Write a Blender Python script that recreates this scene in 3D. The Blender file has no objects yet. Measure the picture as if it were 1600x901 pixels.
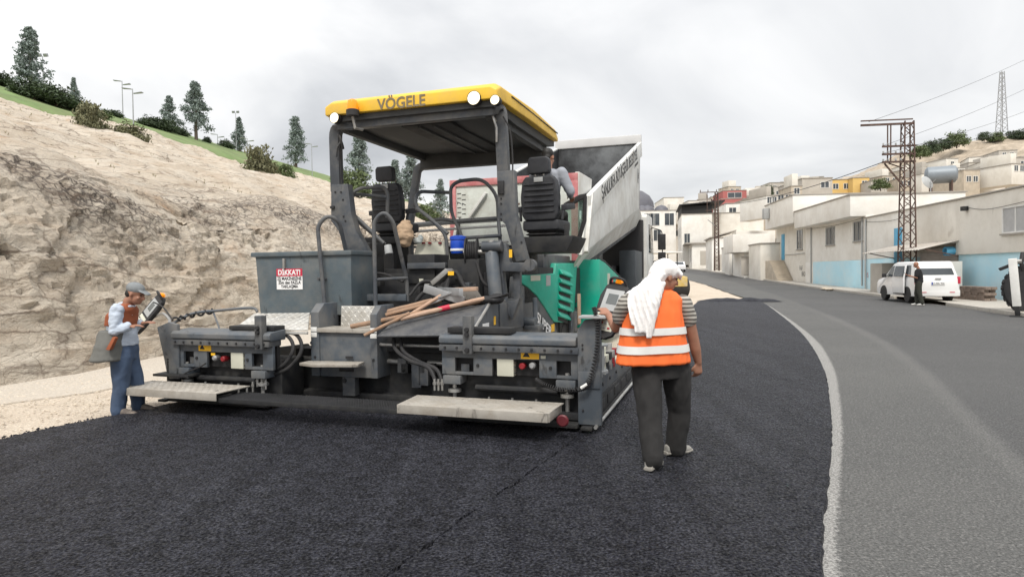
import bpy, bmesh, math, random
import numpy as np
from mathutils import Vector, Matrix, Euler, noise
random.seed(7)
R = math.radians
scn = bpy.context.scene
C = scn.collection

# ---------------------------------------------------------------- camera
CAM_H = 1.6
cd = bpy.data.cameras.new('camera'); cam = bpy.data.objects.new('camera', cd); C.objects.link(cam)
cd.sensor_width = 36.0; cd.sensor_fit = 'HORIZONTAL'; cd.lens = 22.5
cd.clip_start = 0.05; cd.clip_end = 3000
cam.matrix_world = Matrix.Translation((0, 0, CAM_H)) @ Euler((R(90 - 1.48), 0, 0)).to_matrix().to_4x4() @ Matrix.Rotation(R(-0.7), 4, 'Z')
scn.camera = cam

# ---------------------------------------------------------------- sky and sun
SUN_EL, SUN_AZ = 54.0, 188.0          # azimuth clockwise from +Y: behind the viewer
w = bpy.data.worlds.new('World'); scn.world = w; w.use_nodes = True
nt = w.node_tree; nt.nodes.clear()
def wn(t, **k):
    n = nt.nodes.new(t)
    for a, b in k.items(): setattr(n, a, b)
    return n
sky = wn('ShaderNodeTexSky', sky_type='NISHITA', sun_disc=False, sun_elevation=R(SUN_EL), sun_rotation=R(SUN_AZ))
tc = wn('ShaderNodeTexCoord'); sep = wn('ShaderNodeSeparateXYZ'); nt.links.new(tc.outputs['Generated'], sep.inputs[0])
def wm(op, a, b, c=None):
    n = wn('ShaderNodeMath', operation=op)
    for i, v in enumerate((a, b, c)):
        if v is None: continue
        if isinstance(v, (int, float)): n.inputs[i].default_value = v
        else: nt.links.new(v, n.inputs[i])
    return n.outputs[0]
zz = wm('ADD', wm('MAXIMUM', sep.outputs[2], 0.0), 0.28)
comb = wn('ShaderNodeCombineXYZ')
nt.links.new(wm('DIVIDE', sep.outputs[0], zz), comb.inputs[0]); nt.links.new(wm('DIVIDE', sep.outputs[1], zz), comb.inputs[1])
comb.inputs[2].default_value = 2.7
n1 = wn('ShaderNodeTexNoise'); n1.inputs['Scale'].default_value = 0.75; n1.inputs['Detail'].default_value = 7; n1.inputs['Roughness'].default_value = 0.5; n1.inputs['Distortion'].default_value = 0.5
nt.links.new(comb.outputs[0], n1.inputs['Vector'])
ramp = wn('ShaderNodeValToRGB'); nt.links.new(n1.outputs['Fac'], ramp.inputs[0])
e = ramp.color_ramp.elements
e[0].position = 0.30; e[0].color = (0.40, 0.41, 0.43, 1)
e[1].position = 0.60; e[1].color = (1.0, 0.995, 0.985, 1)
m = ramp.color_ramp.elements.new(0.45); m.color = (0.68, 0.69, 0.705, 1)
cl = wn('ShaderNodeMix', data_type='RGBA', blend_type='MULTIPLY'); cl.inputs[0].default_value = 1.0
# overcast luminance rises smoothly from the horizon to the zenith
gl_ = wm('MULTIPLY_ADD', wm('MULTIPLY', sep.outputs[2], sep.outputs[2]), 7.0, 5.9)
gc = wn('ShaderNodeCombineXYZ'); [nt.links.new(gl_, gc.inputs[i]) for i in range(3)]
nt.links.new(ramp.outputs[0], cl.inputs[6]); nt.links.new(gc.outputs[0], cl.inputs[7])
mx = wn('ShaderNodeMix', data_type='RGBA'); mx.inputs[0].default_value = 0.95
nt.links.new(sky.outputs[0], mx.inputs[6]); nt.links.new(cl.outputs[2], mx.inputs[7])
bg = wn('ShaderNodeBackground'); bg.inputs['Strength'].default_value = 0.1
nt.links.new(mx.outputs[2], bg.inputs['Color'])
ow = wn('ShaderNodeOutputWorld'); nt.links.new(bg.outputs[0], ow.inputs[0])

sd = bpy.data.lights.new('sun', 'SUN'); sd.energy = 1.5; sd.angle = R(14); sd.color = (1.0, 0.95, 0.87)
so = bpy.data.objects.new('sun', sd); C.objects.link(so)
dv = Vector((math.sin(R(SUN_AZ)) * math.cos(R(SUN_EL)), math.cos(R(SUN_AZ)) * math.cos(R(SUN_EL)), math.sin(R(SUN_EL))))
so.rotation_euler = dv.to_track_quat('Z', 'Y').to_euler(); so.location = dv * 60

scn.view_settings.view_transform = 'Standard'; scn.view_settings.look = 'None'
scn.view_settings.exposure = 0.82; scn.view_settings.gamma = 1.0; scn.view_settings.use_curve_mapping = False
scn.render.resolution_x = 1024; scn.render.resolution_y = 576

# ---------------------------------------------------------------- materials
MATS = {}
def mat(name, col, rough=0.6, metal=0.0, var=0.18, vscale=6.0, bump=0.0, bscale=40.0, dirt=None, damt=0.0, dscale=3.0,
        emit=None, trans=0.0, spec=0.5, coat=0.0, detail=6, spots=None):
    """principled material: base colour with mottling, an optional layer of dust in patches, and fine relief"""
    if name in MATS: return MATS[name]
    m = bpy.data.materials.new(name); m.use_nodes = True; MATS[name] = m
    t = m.node_tree; N = t.nodes; L = t.links; b = N['Principled BSDF']
    tcn = N.new('ShaderNodeTexCoord')
    src = tcn.outputs['Object']
    nz = N.new('ShaderNodeTexNoise'); nz.inputs['Scale'].default_value = vscale; nz.inputs['Detail'].default_value = detail; nz.inputs['Roughness'].default_value = 0.62
    L.new(src, nz.inputs['Vector'])
    rp = N.new('ShaderNodeValToRGB'); L.new(nz.outputs['Fac'], rp.inputs[0])
    a = rp.color_ramp.elements
    a[0].position = 0.28; a[0].color = tuple(c * (1 - var) for c in col[:3]) + (1,)
    a[1].position = 0.72; a[1].color = tuple(min(1, c * (1 + var)) for c in col[:3]) + (1,)
    out = rp.outputs[0]
    if dirt is not None:
        nd = N.new('ShaderNodeTexNoise'); nd.inputs['Scale'].default_value = dscale; nd.inputs['Detail'].default_value = 9; nd.inputs['Roughness'].default_value = 0.7
        L.new(src, nd.inputs['Vector'])
        rd = N.new('ShaderNodeValToRGB'); L.new(nd.outputs['Fac'], rd.inputs[0])
        rd.color_ramp.elements[0].position = 0.42; rd.color_ramp.elements[0].color = (0, 0, 0, 1)
        rd.color_ramp.elements[1].position = 0.68; rd.color_ramp.elements[1].color = (damt,) * 3 + (1,)
        mm = N.new('ShaderNodeMix'); mm.data_type = 'RGBA'
        L.new(rd.outputs[0], mm.inputs[0]); L.new(out, mm.inputs[6]); mm.inputs[7].default_value = tuple(dirt[:3]) + (1,)
        out = mm.outputs[2]
        ra = N.new('ShaderNodeMapRange'); L.new(nd.outputs['Fac'], ra.inputs[0]); ra.inputs[1].default_value = 0.35; ra.inputs[2].default_value = 0.7
        ra.inputs[3].default_value = rough; ra.inputs[4].default_value = min(1.0, rough + 0.3)
        L.new(ra.outputs[0], b.inputs['Roughness'])
    else:
        ra = N.new('ShaderNodeMapRange'); L.new(nz.outputs['Fac'], ra.inputs[0]); ra.inputs[3].default_value = max(0.03, rough - 0.1); ra.inputs[4].default_value = min(1, rough + 0.1)
        L.new(ra.outputs[0], b.inputs['Roughness'])
    if spots:
        ns = N.new('ShaderNodeTexNoise'); ns.inputs['Scale'].default_value = spots[0]; ns.inputs['Detail'].default_value = 5; ns.inputs['Roughness'].default_value = 0.65; ns.inputs['Distortion'].default_value = 0.6
        mp = N.new('ShaderNodeMapping'); mp.inputs['Scale'].default_value = (1, 1, 0.35); L.new(src, mp.inputs[0]); L.new(mp.outputs[0], ns.inputs['Vector'])
        rs_ = N.new('ShaderNodeValToRGB'); L.new(ns.outputs['Fac'], rs_.inputs[0]); rs_.color_ramp.elements[0].position = spots[1]; rs_.color_ramp.elements[0].color = (0, 0, 0, 1); rs_.color_ramp.elements[1].position = spots[1] + .07; rs_.color_ramp.elements[1].color = (spots[2],) * 3 + (1,)
        ms_ = N.new('ShaderNodeMix'); ms_.data_type = 'RGBA'; L.new(rs_.outputs[0], ms_.inputs[0]); L.new(out, ms_.inputs[6]); ms_.inputs[7].default_value = tuple(spots[3]) + (1,); out = ms_.outputs[2]
    L.new(out, b.inputs['Base Color'])
    b.inputs['Metallic'].default_value = metal
    b.inputs['Specular IOR Level'].default_value = spec
    if coat: b.inputs['Coat Weight'].default_value = coat; b.inputs['Coat Roughness'].default_value = 0.15
    if trans: b.inputs['Transmission Weight'].default_value = trans; b.inputs['IOR'].default_value = 1.1
    if emit: b.inputs['Emission Color'].default_value = tuple(emit[:3]) + (1,); b.inputs['Emission Strength'].default_value = emit[3]
    if bump:
        nb = N.new('ShaderNodeTexNoise'); nb.inputs['Scale'].default_value = bscale; nb.inputs['Detail'].default_value = 6
        L.new(src, nb.inputs['Vector'])
        bn = N.new('ShaderNodeBump'); bn.inputs['Strength'].default_value = min(1, bump * 10); bn.inputs['Distance'].default_value = bump * 0.1
        L.new(nb.outputs['Fac'], bn.inputs['Height']); L.new(bn.outputs[0], b.inputs['Normal'])
    return m

DUST = (0.46, 0.41, 0.34)
M = {}
M['grey'] = mat('grey_machine_paint', (0.058, 0.066, 0.078), 0.42, 0.0, 0.15, 5, dirt=(0.17, 0.162, 0.148), damt=0.75, dscale=3.2, spots=(7, .62, .7, (0.018, 0.018, 0.019)), bump=.006, bscale=90)
M['grey_light'] = mat('grey_blue_machine_paint', (0.075, 0.09, 0.108), 0.42, 0.0, 0.15, 4, dirt=(0.19, 0.18, 0.165), damt=0.7, dscale=2.8, spots=(7, .62, .7, (0.018, 0.018, 0.019)), bump=.006, bscale=90)
M['toolbox'] = mat('toolbox_paint', (0.082, 0.108, 0.125), 0.48, 0.0, 0.18, 3, dirt=(0.19, 0.185, 0.17), damt=0.7, dscale=2.4, spots=(6, .63, .6, (0.018, 0.018, 0.019)))
M['dark'] = mat('dark_greasy_steel', (0.018, 0.019, 0.022), 0.55, 0.2, 0.3, 8, dirt=(0.065, 0.062, 0.055), damt=0.6, dscale=5)
M['black'] = mat('black_rubber', (0.016, 0.016, 0.018), 0.6, 0, 0.3, 12, dirt=(0.09, 0.085, 0.08), damt=0.3, dscale=6)
M['seat'] = mat('black_seat_vinyl', (0.022, 0.024, 0.03), 0.5, 0, 0.2, 12, bump=0.02, bscale=160, dirt=(0.10, 0.10, 0.10), damt=0.3, dscale=5)
M['yellow'] = mat('yellow_roof_paint', (0.80, 0.50, 0.035), 0.38, 0, 0.06, 2, dirt=(0.55, 0.38, 0.13), damt=0.5, dscale=2.6, spots=(9, .66, .45, (.25, .17, .06)))
M['green'] = mat('green_machine_paint', (0.0, 0.37, 0.255), 0.36, 0, 0.1, 3, dirt=(0.12, 0.33, 0.26), damt=0.4, dscale=3.5, spots=(9, .66, .5, (.02, .09, .07)))
M['lamp'] = mat('lit_lamp_lens', (0.9, 0.88, 0.8), 0.3, 0, 0.02, emit=(1.0, 0.86, 0.55, 0.9))
M['beacon'] = mat('amber_beacon_lens', (0.80, 0.26, 0.01), 0.2, 0, 0.1, emit=(1.0, 0.28, 0.0, 0.25))
M['steel'] = mat('bare_steel', (0.42, 0.42, 0.41), 0.4, 0.75, 0.25, 9, dirt=(0.30, 0.27, 0.23), damt=0.5, dscale=6)
M['wood'] = mat('weathered_wood', (0.30, 0.18, 0.11), 0.7, 0, 0.3, 9, bump=0.02, bscale=60, dirt=(0.25, 0.2, 0.16), damt=0.6, dscale=7)
M['wood_pale'] = mat('pale_wood', (0.46, 0.30, 0.21), 0.65, 0, 0.2, 8, dirt=(0.35, 0.28, 0.22), damt=0.5, dscale=7)
M['red'] = mat('red_paint', (0.26, 0.014, 0.02), 0.5, 0, 0.25)
M['white'] = mat('white_paint', (0.74, 0.74, 0.72), 0.45, 0, 0.06, 3, dirt=(0.46, 0.43, 0.38), damt=0.4, dscale=2.0)
M['cream'] = mat('cream_plastic', (0.60, 0.60, 0.50), 0.5, 0, 0.1, 6, dirt=(0.3, 0.28, 0.24), damt=0.4)
M['print'] = mat('black_print', (0.02, 0.02, 0.022), 0.6, 0, 0.05)
M['print_white'] = mat('white_print', (0.8, 0.8, 0.8), 0.55, 0, 0.05)
M['print_red'] = mat('red_print', (0.52, 0.025, 0.06), 0.5, 0, 0.08)
M['print_brown'] = mat('brown_print', (0.19, 0.15, 0.09), 0.5, 0, 0.05)
M['print_yellow'] = mat('yellow_sticker', (0.85, 0.48, 0.02), 0.5, 0, 0.08)
M['blue'] = mat('blue_plastic', (0.01, 0.07, 0.50), 0.35, 0, 0.12)
M['orange_cloth'] = mat('orange_cloth', (0.55, 0.11, 0.03), 0.85, 0, 0.25, 20, bump=0.03, bscale=60)
M['sack'] = mat('paper_sack', (0.50, 0.36, 0.24), 0.85, 0, 0.2, 9, bump=0.05, bscale=25)
M['glass'] = mat('dark_glass', (0.03, 0.035, 0.04), 0.08, 0, 0.1, spec=0.8)
M['plastic_grey'] = mat('grey_plastic', (0.36, 0.37, 0.37), 0.5, 0, 0.08)
M['screen'] = mat('screen_face', (0.11, 0.12, 0.12), 0.2, 0, 0.1)
M['rust'] = mat('rusty_lattice_steel', (0.10, 0.062, 0.05), 0.8, 0.1, 0.45, 6)
M['galv'] = mat('galvanised_steel', (0.40, 0.41, 0.42), 0.5, 0.5, 0.15, 6)

def tread_mat(name, col, dirt, damt, metal):
    m = mat(name, col, 0.45, metal, 0.14, 6, dirt=dirt, damt=damt, dscale=5, spots=(6, .60, .75, (.12, .11, .10)))
    return m
M['alu'] = tread_mat('aluminium_tread_plate', (0.58, 0.57, 0.54), (0.40, 0.37, 0.32), 0.75, 0.45)
M['alu_dirty'] = tread_mat('dusty_tread_plate', (0.40, 0.375, 0.335), (0.29, 0.255, 0.21), 0.9, 0.15)
M['tread_dark'] = tread_mat('dark_tread_plate', (0.075, 0.08, 0.09), (0.17, 0.165, 0.155), 0.6, 0.3)

# ---------------------------------------------------------------- mesh building
class MB:
    def __init__(s): s.v = []; s.f = []
    def add(s, vs, fs):
        o = len(s.v); s.v += [tuple(x) for x in vs]; s.f += [tuple(i + o for i in q) for q in fs]; return s
    def box(s, a, b, rot=None, piv=None):
        x0, y0, z0 = a; x1, y1, z1 = b
        vs = [Vector(p) for p in ((x0,y0,z0),(x1,y0,z0),(x1,y1,z0),(x0,y1,z0),(x0,y0,z1),(x1,y0,z1),(x1,y1,z1),(x0,y1,z1))]
        if rot:
            pv = Vector(piv) if piv else (Vector(a) + Vector(b)) / 2
            mt = Euler(rot).to_matrix(); vs = [mt @ (v - pv) + pv for v in vs]
        return s.add(vs, [(3,2,1,0),(4,5,6,7),(0,1,5,4),(1,2,6,5),(2,3,7,6),(3,0,4,7)])
    def bar(s, p0, p1, wd, ht, up=(0,0,1)):
        p0, p1 = Vector(p0), Vector(p1); d = (p1 - p0).normalized(); u = Vector(up)
        if abs(d.dot(u)) > 0.98: u = Vector((0,1,0))
        a = d.cross(u).normalized() * wd / 2; b = a.cross(d).normalized() * ht / 2
        vs = [p0-a-b, p0+a-b, p0+a+b, p0-a+b, p1-a-b, p1+a-b, p1+a+b, p1-a+b]
        return s.add(vs, [(3,2,1,0),(4,5,6,7),(0,1,5,4),(1,2,6,5),(2,3,7,6),(3,0,4,7)])
    def rings(s, rings, cap=True):
        n = len(rings[0]); o = len(s.v)
        for r in rings: s.v += [tuple(p) for p in r]
        for i in range(len(rings) - 1):
            for j in range(n):
                k = (j + 1) % n; s.f.append((o+i*n+j, o+i*n+k, o+(i+1)*n+k, o+(i+1)*n+j))
        if cap:
            s.f.append(tuple(o + j for j in reversed(range(n)))); e_ = o + (len(rings)-1)*n; s.f.append(tuple(e_ + j for j in range(n)))
        return s
    def cyl(s, p0, p1, r0, r1=None, n=16):
        r1 = r0 if r1 is None else r1
        return s.tube([p0, p1], [r0, r1], n)
    def tube(s, pts, r, n=10):
        P = [Vector(p) for p in pts]; k = len(P); rr = r if isinstance(r, (list, tuple)) else [r] * k
        T = [(P[min(i+1, k-1)] - P[max(i-1, 0)]).normalized() for i in range(k)]
        u = T[0].orthogonal().normalized(); rg = []
        for i in range(k):
            if i:
                ax = T[i-1].cross(T[i])
                if ax.length > 1e-7: u = Matrix.Rotation(T[i-1].angle(T[i]), 3, ax.normalized()) @ u
            u = (u - T[i] * u.dot(T[i])).normalized(); v = T[i].cross(u)
            rg.append([P[i] + (u * math.cos(2*math.pi*j/n) + v * math.sin(2*math.pi*j/n)) * rr[i] for j in range(n)])
        return s.rings(rg)
    def prism(s, poly, axis, a, b):
        """extrude a 2D polygon; axis 'x' means poly is (y,z), 'y' (x,z), 'z' (x,y)"""
        def p3(q, t): return {'x': (t, q[0], q[1]), 'y': (q[0], t, q[1]), 'z': (q[0], q[1], t)}[axis]
        return s.rings([[p3(q, a) for q in poly], [p3(q, b) for q in poly]])
    def lathe(s, prof, c=(0,0,0), axis='z', n=20):
        c = Vector(c); rg = []
        for r, h in prof:
            ring = []
            for j in range(n):
                x, y = r * math.cos(2*math.pi*j/n), r * math.sin(2*math.pi*j/n)
                ring.append(c + Vector({'z': (x, y, h), 'x': (h, x, y), 'y': (x, h, -y)}[axis]))
            rg.append(ring)
        return s.rings(rg)
    def mesh(s, name, bevel=0.0, sharp=35, seg=2):
        me = bpy.data.meshes.new(name); me.from_pydata(s.v, [], s.f)
        bm = bmesh.new(); bm.from_mesh(me)
        bmesh.ops.recalc_face_normals(bm, faces=bm.faces)
        if bevel:
            ed = [q for q in bm.edges if len(q.link_faces) == 2 and q.calc_face_angle(0) > R(28)]
            bmesh.ops.bevel(bm, geom=ed, offset=bevel, segments=seg, profile=0.6, affect='EDGES', clamp_overlap=True)
        bm.to_mesh(me); bm.free()
        me.polygons.foreach_set('use_smooth', [True] * len(me.polygons)); me.set_sharp_from_angle(angle=R(sharp))
        return me
    def build(s, name, m, parent=None, bevel=0.0, loc=None, rot=None, sharp=35, seg=2):
        return link(name, s.mesh(name, bevel, sharp, seg), m, parent, loc, rot)

def link(name, me, m, parent=None, loc=None, rot=None):
    o = bpy.data.objects.new(name, me); C.objects.link(o)
    if m is not None and len(me.materials) == 0: me.materials.append(m)
    if parent is not None: o.parent = parent
    if loc is not None: o.location = loc
    if rot is not None: o.rotation_euler = rot
    return o
def tag(o, label=None, cat=None, group=None, kind=None):
    for k, v in (('label', label), ('category', cat), ('group', group), ('kind', kind)):
        if v: o[k] = v
    return o
def thing(name, label, cat, loc=(0,0,0), rz=0.0, group=None):
    o = bpy.data.objects.new(name, None); C.objects.link(o); o.empty_display_size = 0.2
    o.location = loc; o.rotation_euler = (0, 0, rz); return tag(o, label, cat, group)
def copy_tree(o, parent=None):
    c = o.copy(); C.objects.link(c); c.parent = parent
    for ch in [q for q in C.objects if q.parent == o]: copy_tree(ch, c)
    return c
def catmull(pts, n=6, closed=False):
    P = [Vector(p) for p in pts]; out = []; k = len(P)
    for i in range(k if closed else k - 1):
        g = (lambda j: P[j % k]) if closed else (lambda j: P[max(0, min(k - 1, j))])
        a, b, c, d = g(i-1), g(i), g(i+1), g(i+2)
        for t in range(n):
            t /= n
            out.append(0.5 * ((2*b) + (c-a)*t + (2*a-5*b+4*c-d)*t*t + (3*b-a-3*c+d)*t**3))
    if not closed: out.append(P[-1])
    return out
def fillet(pts, r=0.1, n=5):
    """polyline with rounded corners"""
    P = [Vector(p) for p in pts]; out = [P[0]]
    for i in range(1, len(P) - 1):
        a, b, c = P[i-1], P[i], P[i+1]
        ra = min(r, (a-b).length*0.49, (c-b).length*0.49)
        p, q = b + (a-b).normalized()*ra, b + (c-b).normalized()*ra
        for t in range(n + 1):
            t /= n; out.append((1-t)**2*p + 2*t*(1-t)*b + t*t*q)
    return out + [P[-1]]
DG = None
def text_mesh(txt, size, thick=0.0015, bold=0.0, sx=1.0, shear=0.0, align='CENTER'):
    cu = bpy.data.curves.new('lettering', 'FONT'); cu.body = txt; cu.size = size; cu.align_x = align; cu.align_y = 'CENTER'
    cu.extrude = thick; cu.offset = bold; cu.resolution_u = 3; cu.shear = shear
    ob = bpy.data.objects.new('lettering', cu); C.objects.link(ob)
    bpy.context.view_layer.update()
    me = bpy.data.meshes.new_from_object(ob.evaluated_get(bpy.context.evaluated_depsgraph_get()))
    bpy.data.objects.remove(ob); bpy.data.curves.remove(cu)
    if sx != 1.0:
        for v in me.vertices: v.co.x *= sx
    return me
def lettering(txt, size, m, parent, origin, xdir, ydir, bold=0.0, sx=1.0, name='lettering', shear=0.0, thick=0.0015):
    me = text_mesh(txt, size, thick, bold, sx, shear)
    x = Vector(xdir).normalized(); y = Vector(ydir); y = (y - x * y.dot(x)).normalized(); z = x.cross(y)
    mt = Matrix((x, y, z)).transposed().to_4x4(); mt.translation = Vector(origin)
    me.transform(mt)
    return link(name, me, m, parent)
def fused(name, build, m, parent, voxel=0.015, smooth=4, wrinkle=0.0, wscale=9.0, warp=None, wz=1.6):
    """overlapping solids fused into ONE continuous skin (voxel remesh), smoothed; returns the object"""
    me = build.mesh(name); ob = bpy.data.objects.new(name, me); C.objects.link(ob)
    md = ob.modifiers.new('fuse', 'REMESH'); md.mode = 'VOXEL'; md.voxel_size = voxel; md.use_smooth_shade = True
    bpy.context.view_layer.update()
    nm = bpy.data.meshes.new_from_object(ob.evaluated_get(bpy.context.evaluated_depsgraph_get()))
    bpy.data.objects.remove(ob); bpy.data.meshes.remove(me)
    bm = bmesh.new(); bm.from_mesh(nm)
    for _ in range(smooth): bmesh.ops.smooth_vert(bm, verts=bm.verts, factor=0.5, use_axis_x=True, use_axis_y=True, use_axis_z=True)
    bm.normal_update()
    if wrinkle:
        for v in bm.verts:
            p = v.co * wscale; p = Vector((p.x, p.y, p.z * wz))
            q = noise.noise(p) + 0.5 * noise.noise(p * 2.3) + 0.6 * (1 - 2 * abs(noise.noise(p * 0.8 + Vector((3, 1, 7)))))
            v.co += v.normal * wrinkle * q
    if warp:
        for v in bm.verts: v.co = warp(v.co)
    bm.to_mesh(nm); bm.free()
    nm.name = name; nm.polygons.foreach_set('use_smooth', [True] * len(nm.polygons))
    nm.materials.clear()
    return link(name, nm, m, parent)

# frames: a pixel of the survey photograph and a distance give a point of the place
CM = cam.matrix_world.copy()
def ray(px, py): return CM.to_3x3() @ Vector(((px - 800) / 1000, -(py - 450.5) / 1000, -1))
def at(px, py, y):
    d = ray(px, py); return Vector((0, 0, CAM_H)) + d * (y / d.y)
def softplus(t, k=8.0): return k * math.log1p(math.exp(max(-40, min(40, t / k))))
def gz(x, y): return 0.032 * (softplus(y - 48) - softplus(-48))

# ================================================================ TERRAIN
def set_out(nodes): pass
def road_mat(name, col, agg, stone, rough, bumpd, dust=None, dscale=0.25, damt=0.5, spec=0.5, vs=95.0):
    m = bpy.data.materials.new(name); m.use_nodes = True; t = m.node_tree; N = t.nodes; L = t.links; b = N['Principled BSDF']
    tcn = N.new('ShaderNodeTexCoord'); src = tcn.outputs['Object']
    vo = N.new('ShaderNodeTexVoronoi'); vo.inputs['Scale'].default_value = vs; vo.inputs['Randomness'].default_value = 1.0; L.new(src, vo.inputs['Vector'])
    v2 = N.new('ShaderNodeTexVoronoi'); v2.inputs['Scale'].default_value = vs * 0.45; L.new(src, v2.inputs['Vector'])
    nz = N.new('ShaderNodeTexNoise'); nz.inputs['Scale'].default_value = 34; nz.inputs['Detail'].default_value = 8; nz.inputs['Roughness'].default_value = 0.75; L.new(src, nz.inputs['Vector'])
    big = N.new('ShaderNodeTexNoise'); big.inputs['Scale'].default_value = dscale; big.inputs['Detail'].default_value = 8; big.inputs['Roughness'].default_value = 0.6; L.new(src, big.inputs['Vector'])
    rp = N.new('ShaderNodeValToRGB'); L.new(nz.outputs['Fac'], rp.inputs[0])
    rp.color_ramp.elements[0].position = 0.3; rp.color_ramp.elements[0].color = tuple(c * 0.55 for c in col) + (1,)
    rp.color_ramp.elements[1].position = 0.7; rp.color_ramp.elements[1].color = tuple(c * 1.35 for c in col) + (1,)
    # single pale stones of the aggregate
    hs = N.new('ShaderNodeSeparateColor'); L.new(vo.outputs['Color'], hs.inputs[0])
    st = N.new('ShaderNodeMath'); st.operation = 'GREATER_THAN'; L.new(hs.outputs[0], st.inputs[0]); st.inputs[1].default_value = 1 - agg
    mx_ = N.new('ShaderNodeMix'); mx_.data_type = 'RGBA'; L.new(st.outputs[0], mx_.inputs[0]); L.new(rp.outputs[0], mx_.inputs[6]); mx_.inputs[7].default_value = tuple(stone) + (1,)
    out = mx_.outputs[2]
    if dust:
        rd = N.new('ShaderNodeValToRGB'); L.new(big.outputs['Fac'], rd.inputs[0])
        rd.color_ramp.elements[0].position = 0.40; rd.color_ramp.elements[0].color = (0, 0, 0, 1)
        rd.color_ramp.elements[1].position = 0.72; rd.color_ramp.elements[1].color = (damt,) * 3 + (1,)
        md = N.new('ShaderNodeMix'); md.data_type = 'RGBA'; L.new(rd.outputs[0], md.inputs[0]); L.new(out, md.inputs[6]); md.inputs[7].default_value = tuple(dust) + (1,)
        out = md.outputs[2]
    L.new(out, b.inputs['Base Color'])
    rr = N.new('ShaderNodeMapRange'); L.new(nz.outputs['Fac'], rr.inputs[0]); rr.inputs[1].default_value = 0.3; rr.inputs[2].default_value = 0.7
    rr.inputs[3].default_value = rough - 0.12; rr.inputs[4].default_value = rough + 0.15; L.new(rr.outputs[0], b.inputs['Roughness'])
    b.inputs['Specular IOR Level'].default_value = spec
    ad = N.new('ShaderNodeMath'); ad.operation = 'MULTIPLY_ADD'; L.new(vo.outputs['Distance'], ad.inputs[0]); ad.inputs[1].default_value = -0.8; L.new(nz.outputs['Fac'], ad.inputs[2])
    ad2 = N.new('ShaderNodeMath'); ad2.operation = 'MULTIPLY_ADD'; L.new(v2.outputs['Distance'], ad2.inputs[0]); ad2.inputs[1].default_value = -0.7; L.new(ad.outputs[0], ad2.inputs[2])
    bn = N.new('ShaderNodeBump'); bn.inputs['Strength'].default_value = 1.0; bn.inputs['Distance'].default_value = bumpd
    L.new(ad2.outputs[0], bn.inputs['Height']); L.new(bn.outputs[0], b.inputs['Normal'])
    return m
M['mat_fresh'] = road_mat('fresh_hot_asphalt', (0.0125, 0.0125, 0.0165), 0.13, (0.042, 0.042, 0.050), 0.50, 0.05, spec=0.55, vs=42, dust=(0.024, 0.024, 0.030), dscale=0.9, damt=0.9)
def fresh_grain(m):
    t = m.node_tree; N = t.nodes; L = t.links; b = N['Principled BSDF']; src = N.new('ShaderNodeTexCoord').outputs['Object']
    def nz(sc, det, ro): n = N.new('ShaderNodeTexNoise'); n.inputs['Scale'].default_value = sc; n.inputs['Detail'].default_value = det; n.inputs['Roughness'].default_value = ro; L.new(src, n.inputs['Vector']); return n.outputs['Fac']
    def rp(f, st):
        r = N.new('ShaderNodeValToRGB'); L.new(f, r.inputs[0]); el = r.color_ramp.elements
        while len(el) < len(st): el.new(.5)
        for e_, (p, c) in zip(el, st): e_.position = p; e_.color = c + (1,)
        return r.outputs[0]
    g1 = rp(nz(60, 4, .7), [(.36, (.004, .004, .006)), (.47, (.0205, .0212, .0300)), (.62, (.080, .083, .108))])
    g2 = rp(nz(13, 4, .6), [(.33, (.35, .35, .36)), (.6, (1.0, 1.0, 1.0))])
    mpn = N.new('ShaderNodeMapping'); mpn.inputs['Rotation'].default_value = (0, 0, R(18.5)); mpn.inputs['Scale'].default_value = (2.6, .16, 1); L.new(src, mpn.inputs[0])
    sn = N.new('ShaderNodeTexNoise'); sn.inputs['Scale'].default_value = 1.0; sn.inputs['Detail'].default_value = 5; L.new(mpn.outputs[0], sn.inputs['Vector'])
    g3 = rp(sn.outputs['Fac'], [(.34, (.70, .70, .73)), (.66, (1.35, 1.35, 1.30))])
    def mul(a, c): n = N.new('ShaderNodeMix'); n.data_type = 'RGBA'; n.blend_type = 'MULTIPLY'; n.inputs[0].default_value = 1; L.new(a, n.inputs[6]); L.new(c, n.inputs[7]); return n.outputs[2]
    L.new(mul(mul(g1, g2), g3), b.inputs['Base Color'])
    sp_ = rp(nz(52, 3, .7), [(.40, (.05,) * 3), (.54, (.28,) * 3), (.66, (1.0,) * 3)]); L.new(sp_, b.inputs['Specular IOR Level'])
fresh_grain(M['mat_fresh'])
M['old_road'] = road_mat('worn_grey_asphalt', (0.112, 0.112, 0.109), 0.16, (0.18, 0.177, 0.17), 0.8, 0.010, dust=(0.165, 0.163, 0.155), damt=0.55)
M['old_road_dark'] = road_mat('older_dark_asphalt', (0.105, 0.106, 0.108), 0.12, (0.19, 0.19, 0.19), 0.8, 0.006, dust=(0.17, 0.17, 0.165), damt=0.5)
M['strip'] = road_mat('pale_chalky_dust', (0.40, 0.39, 0.37), 0.15, (0.52, 0.5, 0.47), 0.9, 0.006, dust=(0.28, 0.275, 0.265), dscale=1.3, damt=0.5)
M['dust_track'] = road_mat('dusty_tyre_track', (0.20, 0.198, 0.19), 0.2, (0.3, 0.295, 0.28), 0.85, 0.006, dust=(0.155, 0.155, 0.15), dscale=1.6, damt=0.9)
M['dirt'] = road_mat('pale_limestone_dirt', (0.57, 0.49, 0.395), 0.07, (0.66, 0.59, 0.50), 0.95, 0.010, dust=(0.46, 0.38, 0.30), dscale=0.9, damt=0.8, vs=45)
M['dusty_concrete'] = road_mat('dusty_grey_screed', (0.51, 0.455, 0.385), 0.05, (0.56, 0.51, 0.45), 0.9, 0.004, dust=(0.45, 0.39, 0.32), dscale=0.8, damt=0.5, vs=40)
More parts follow.
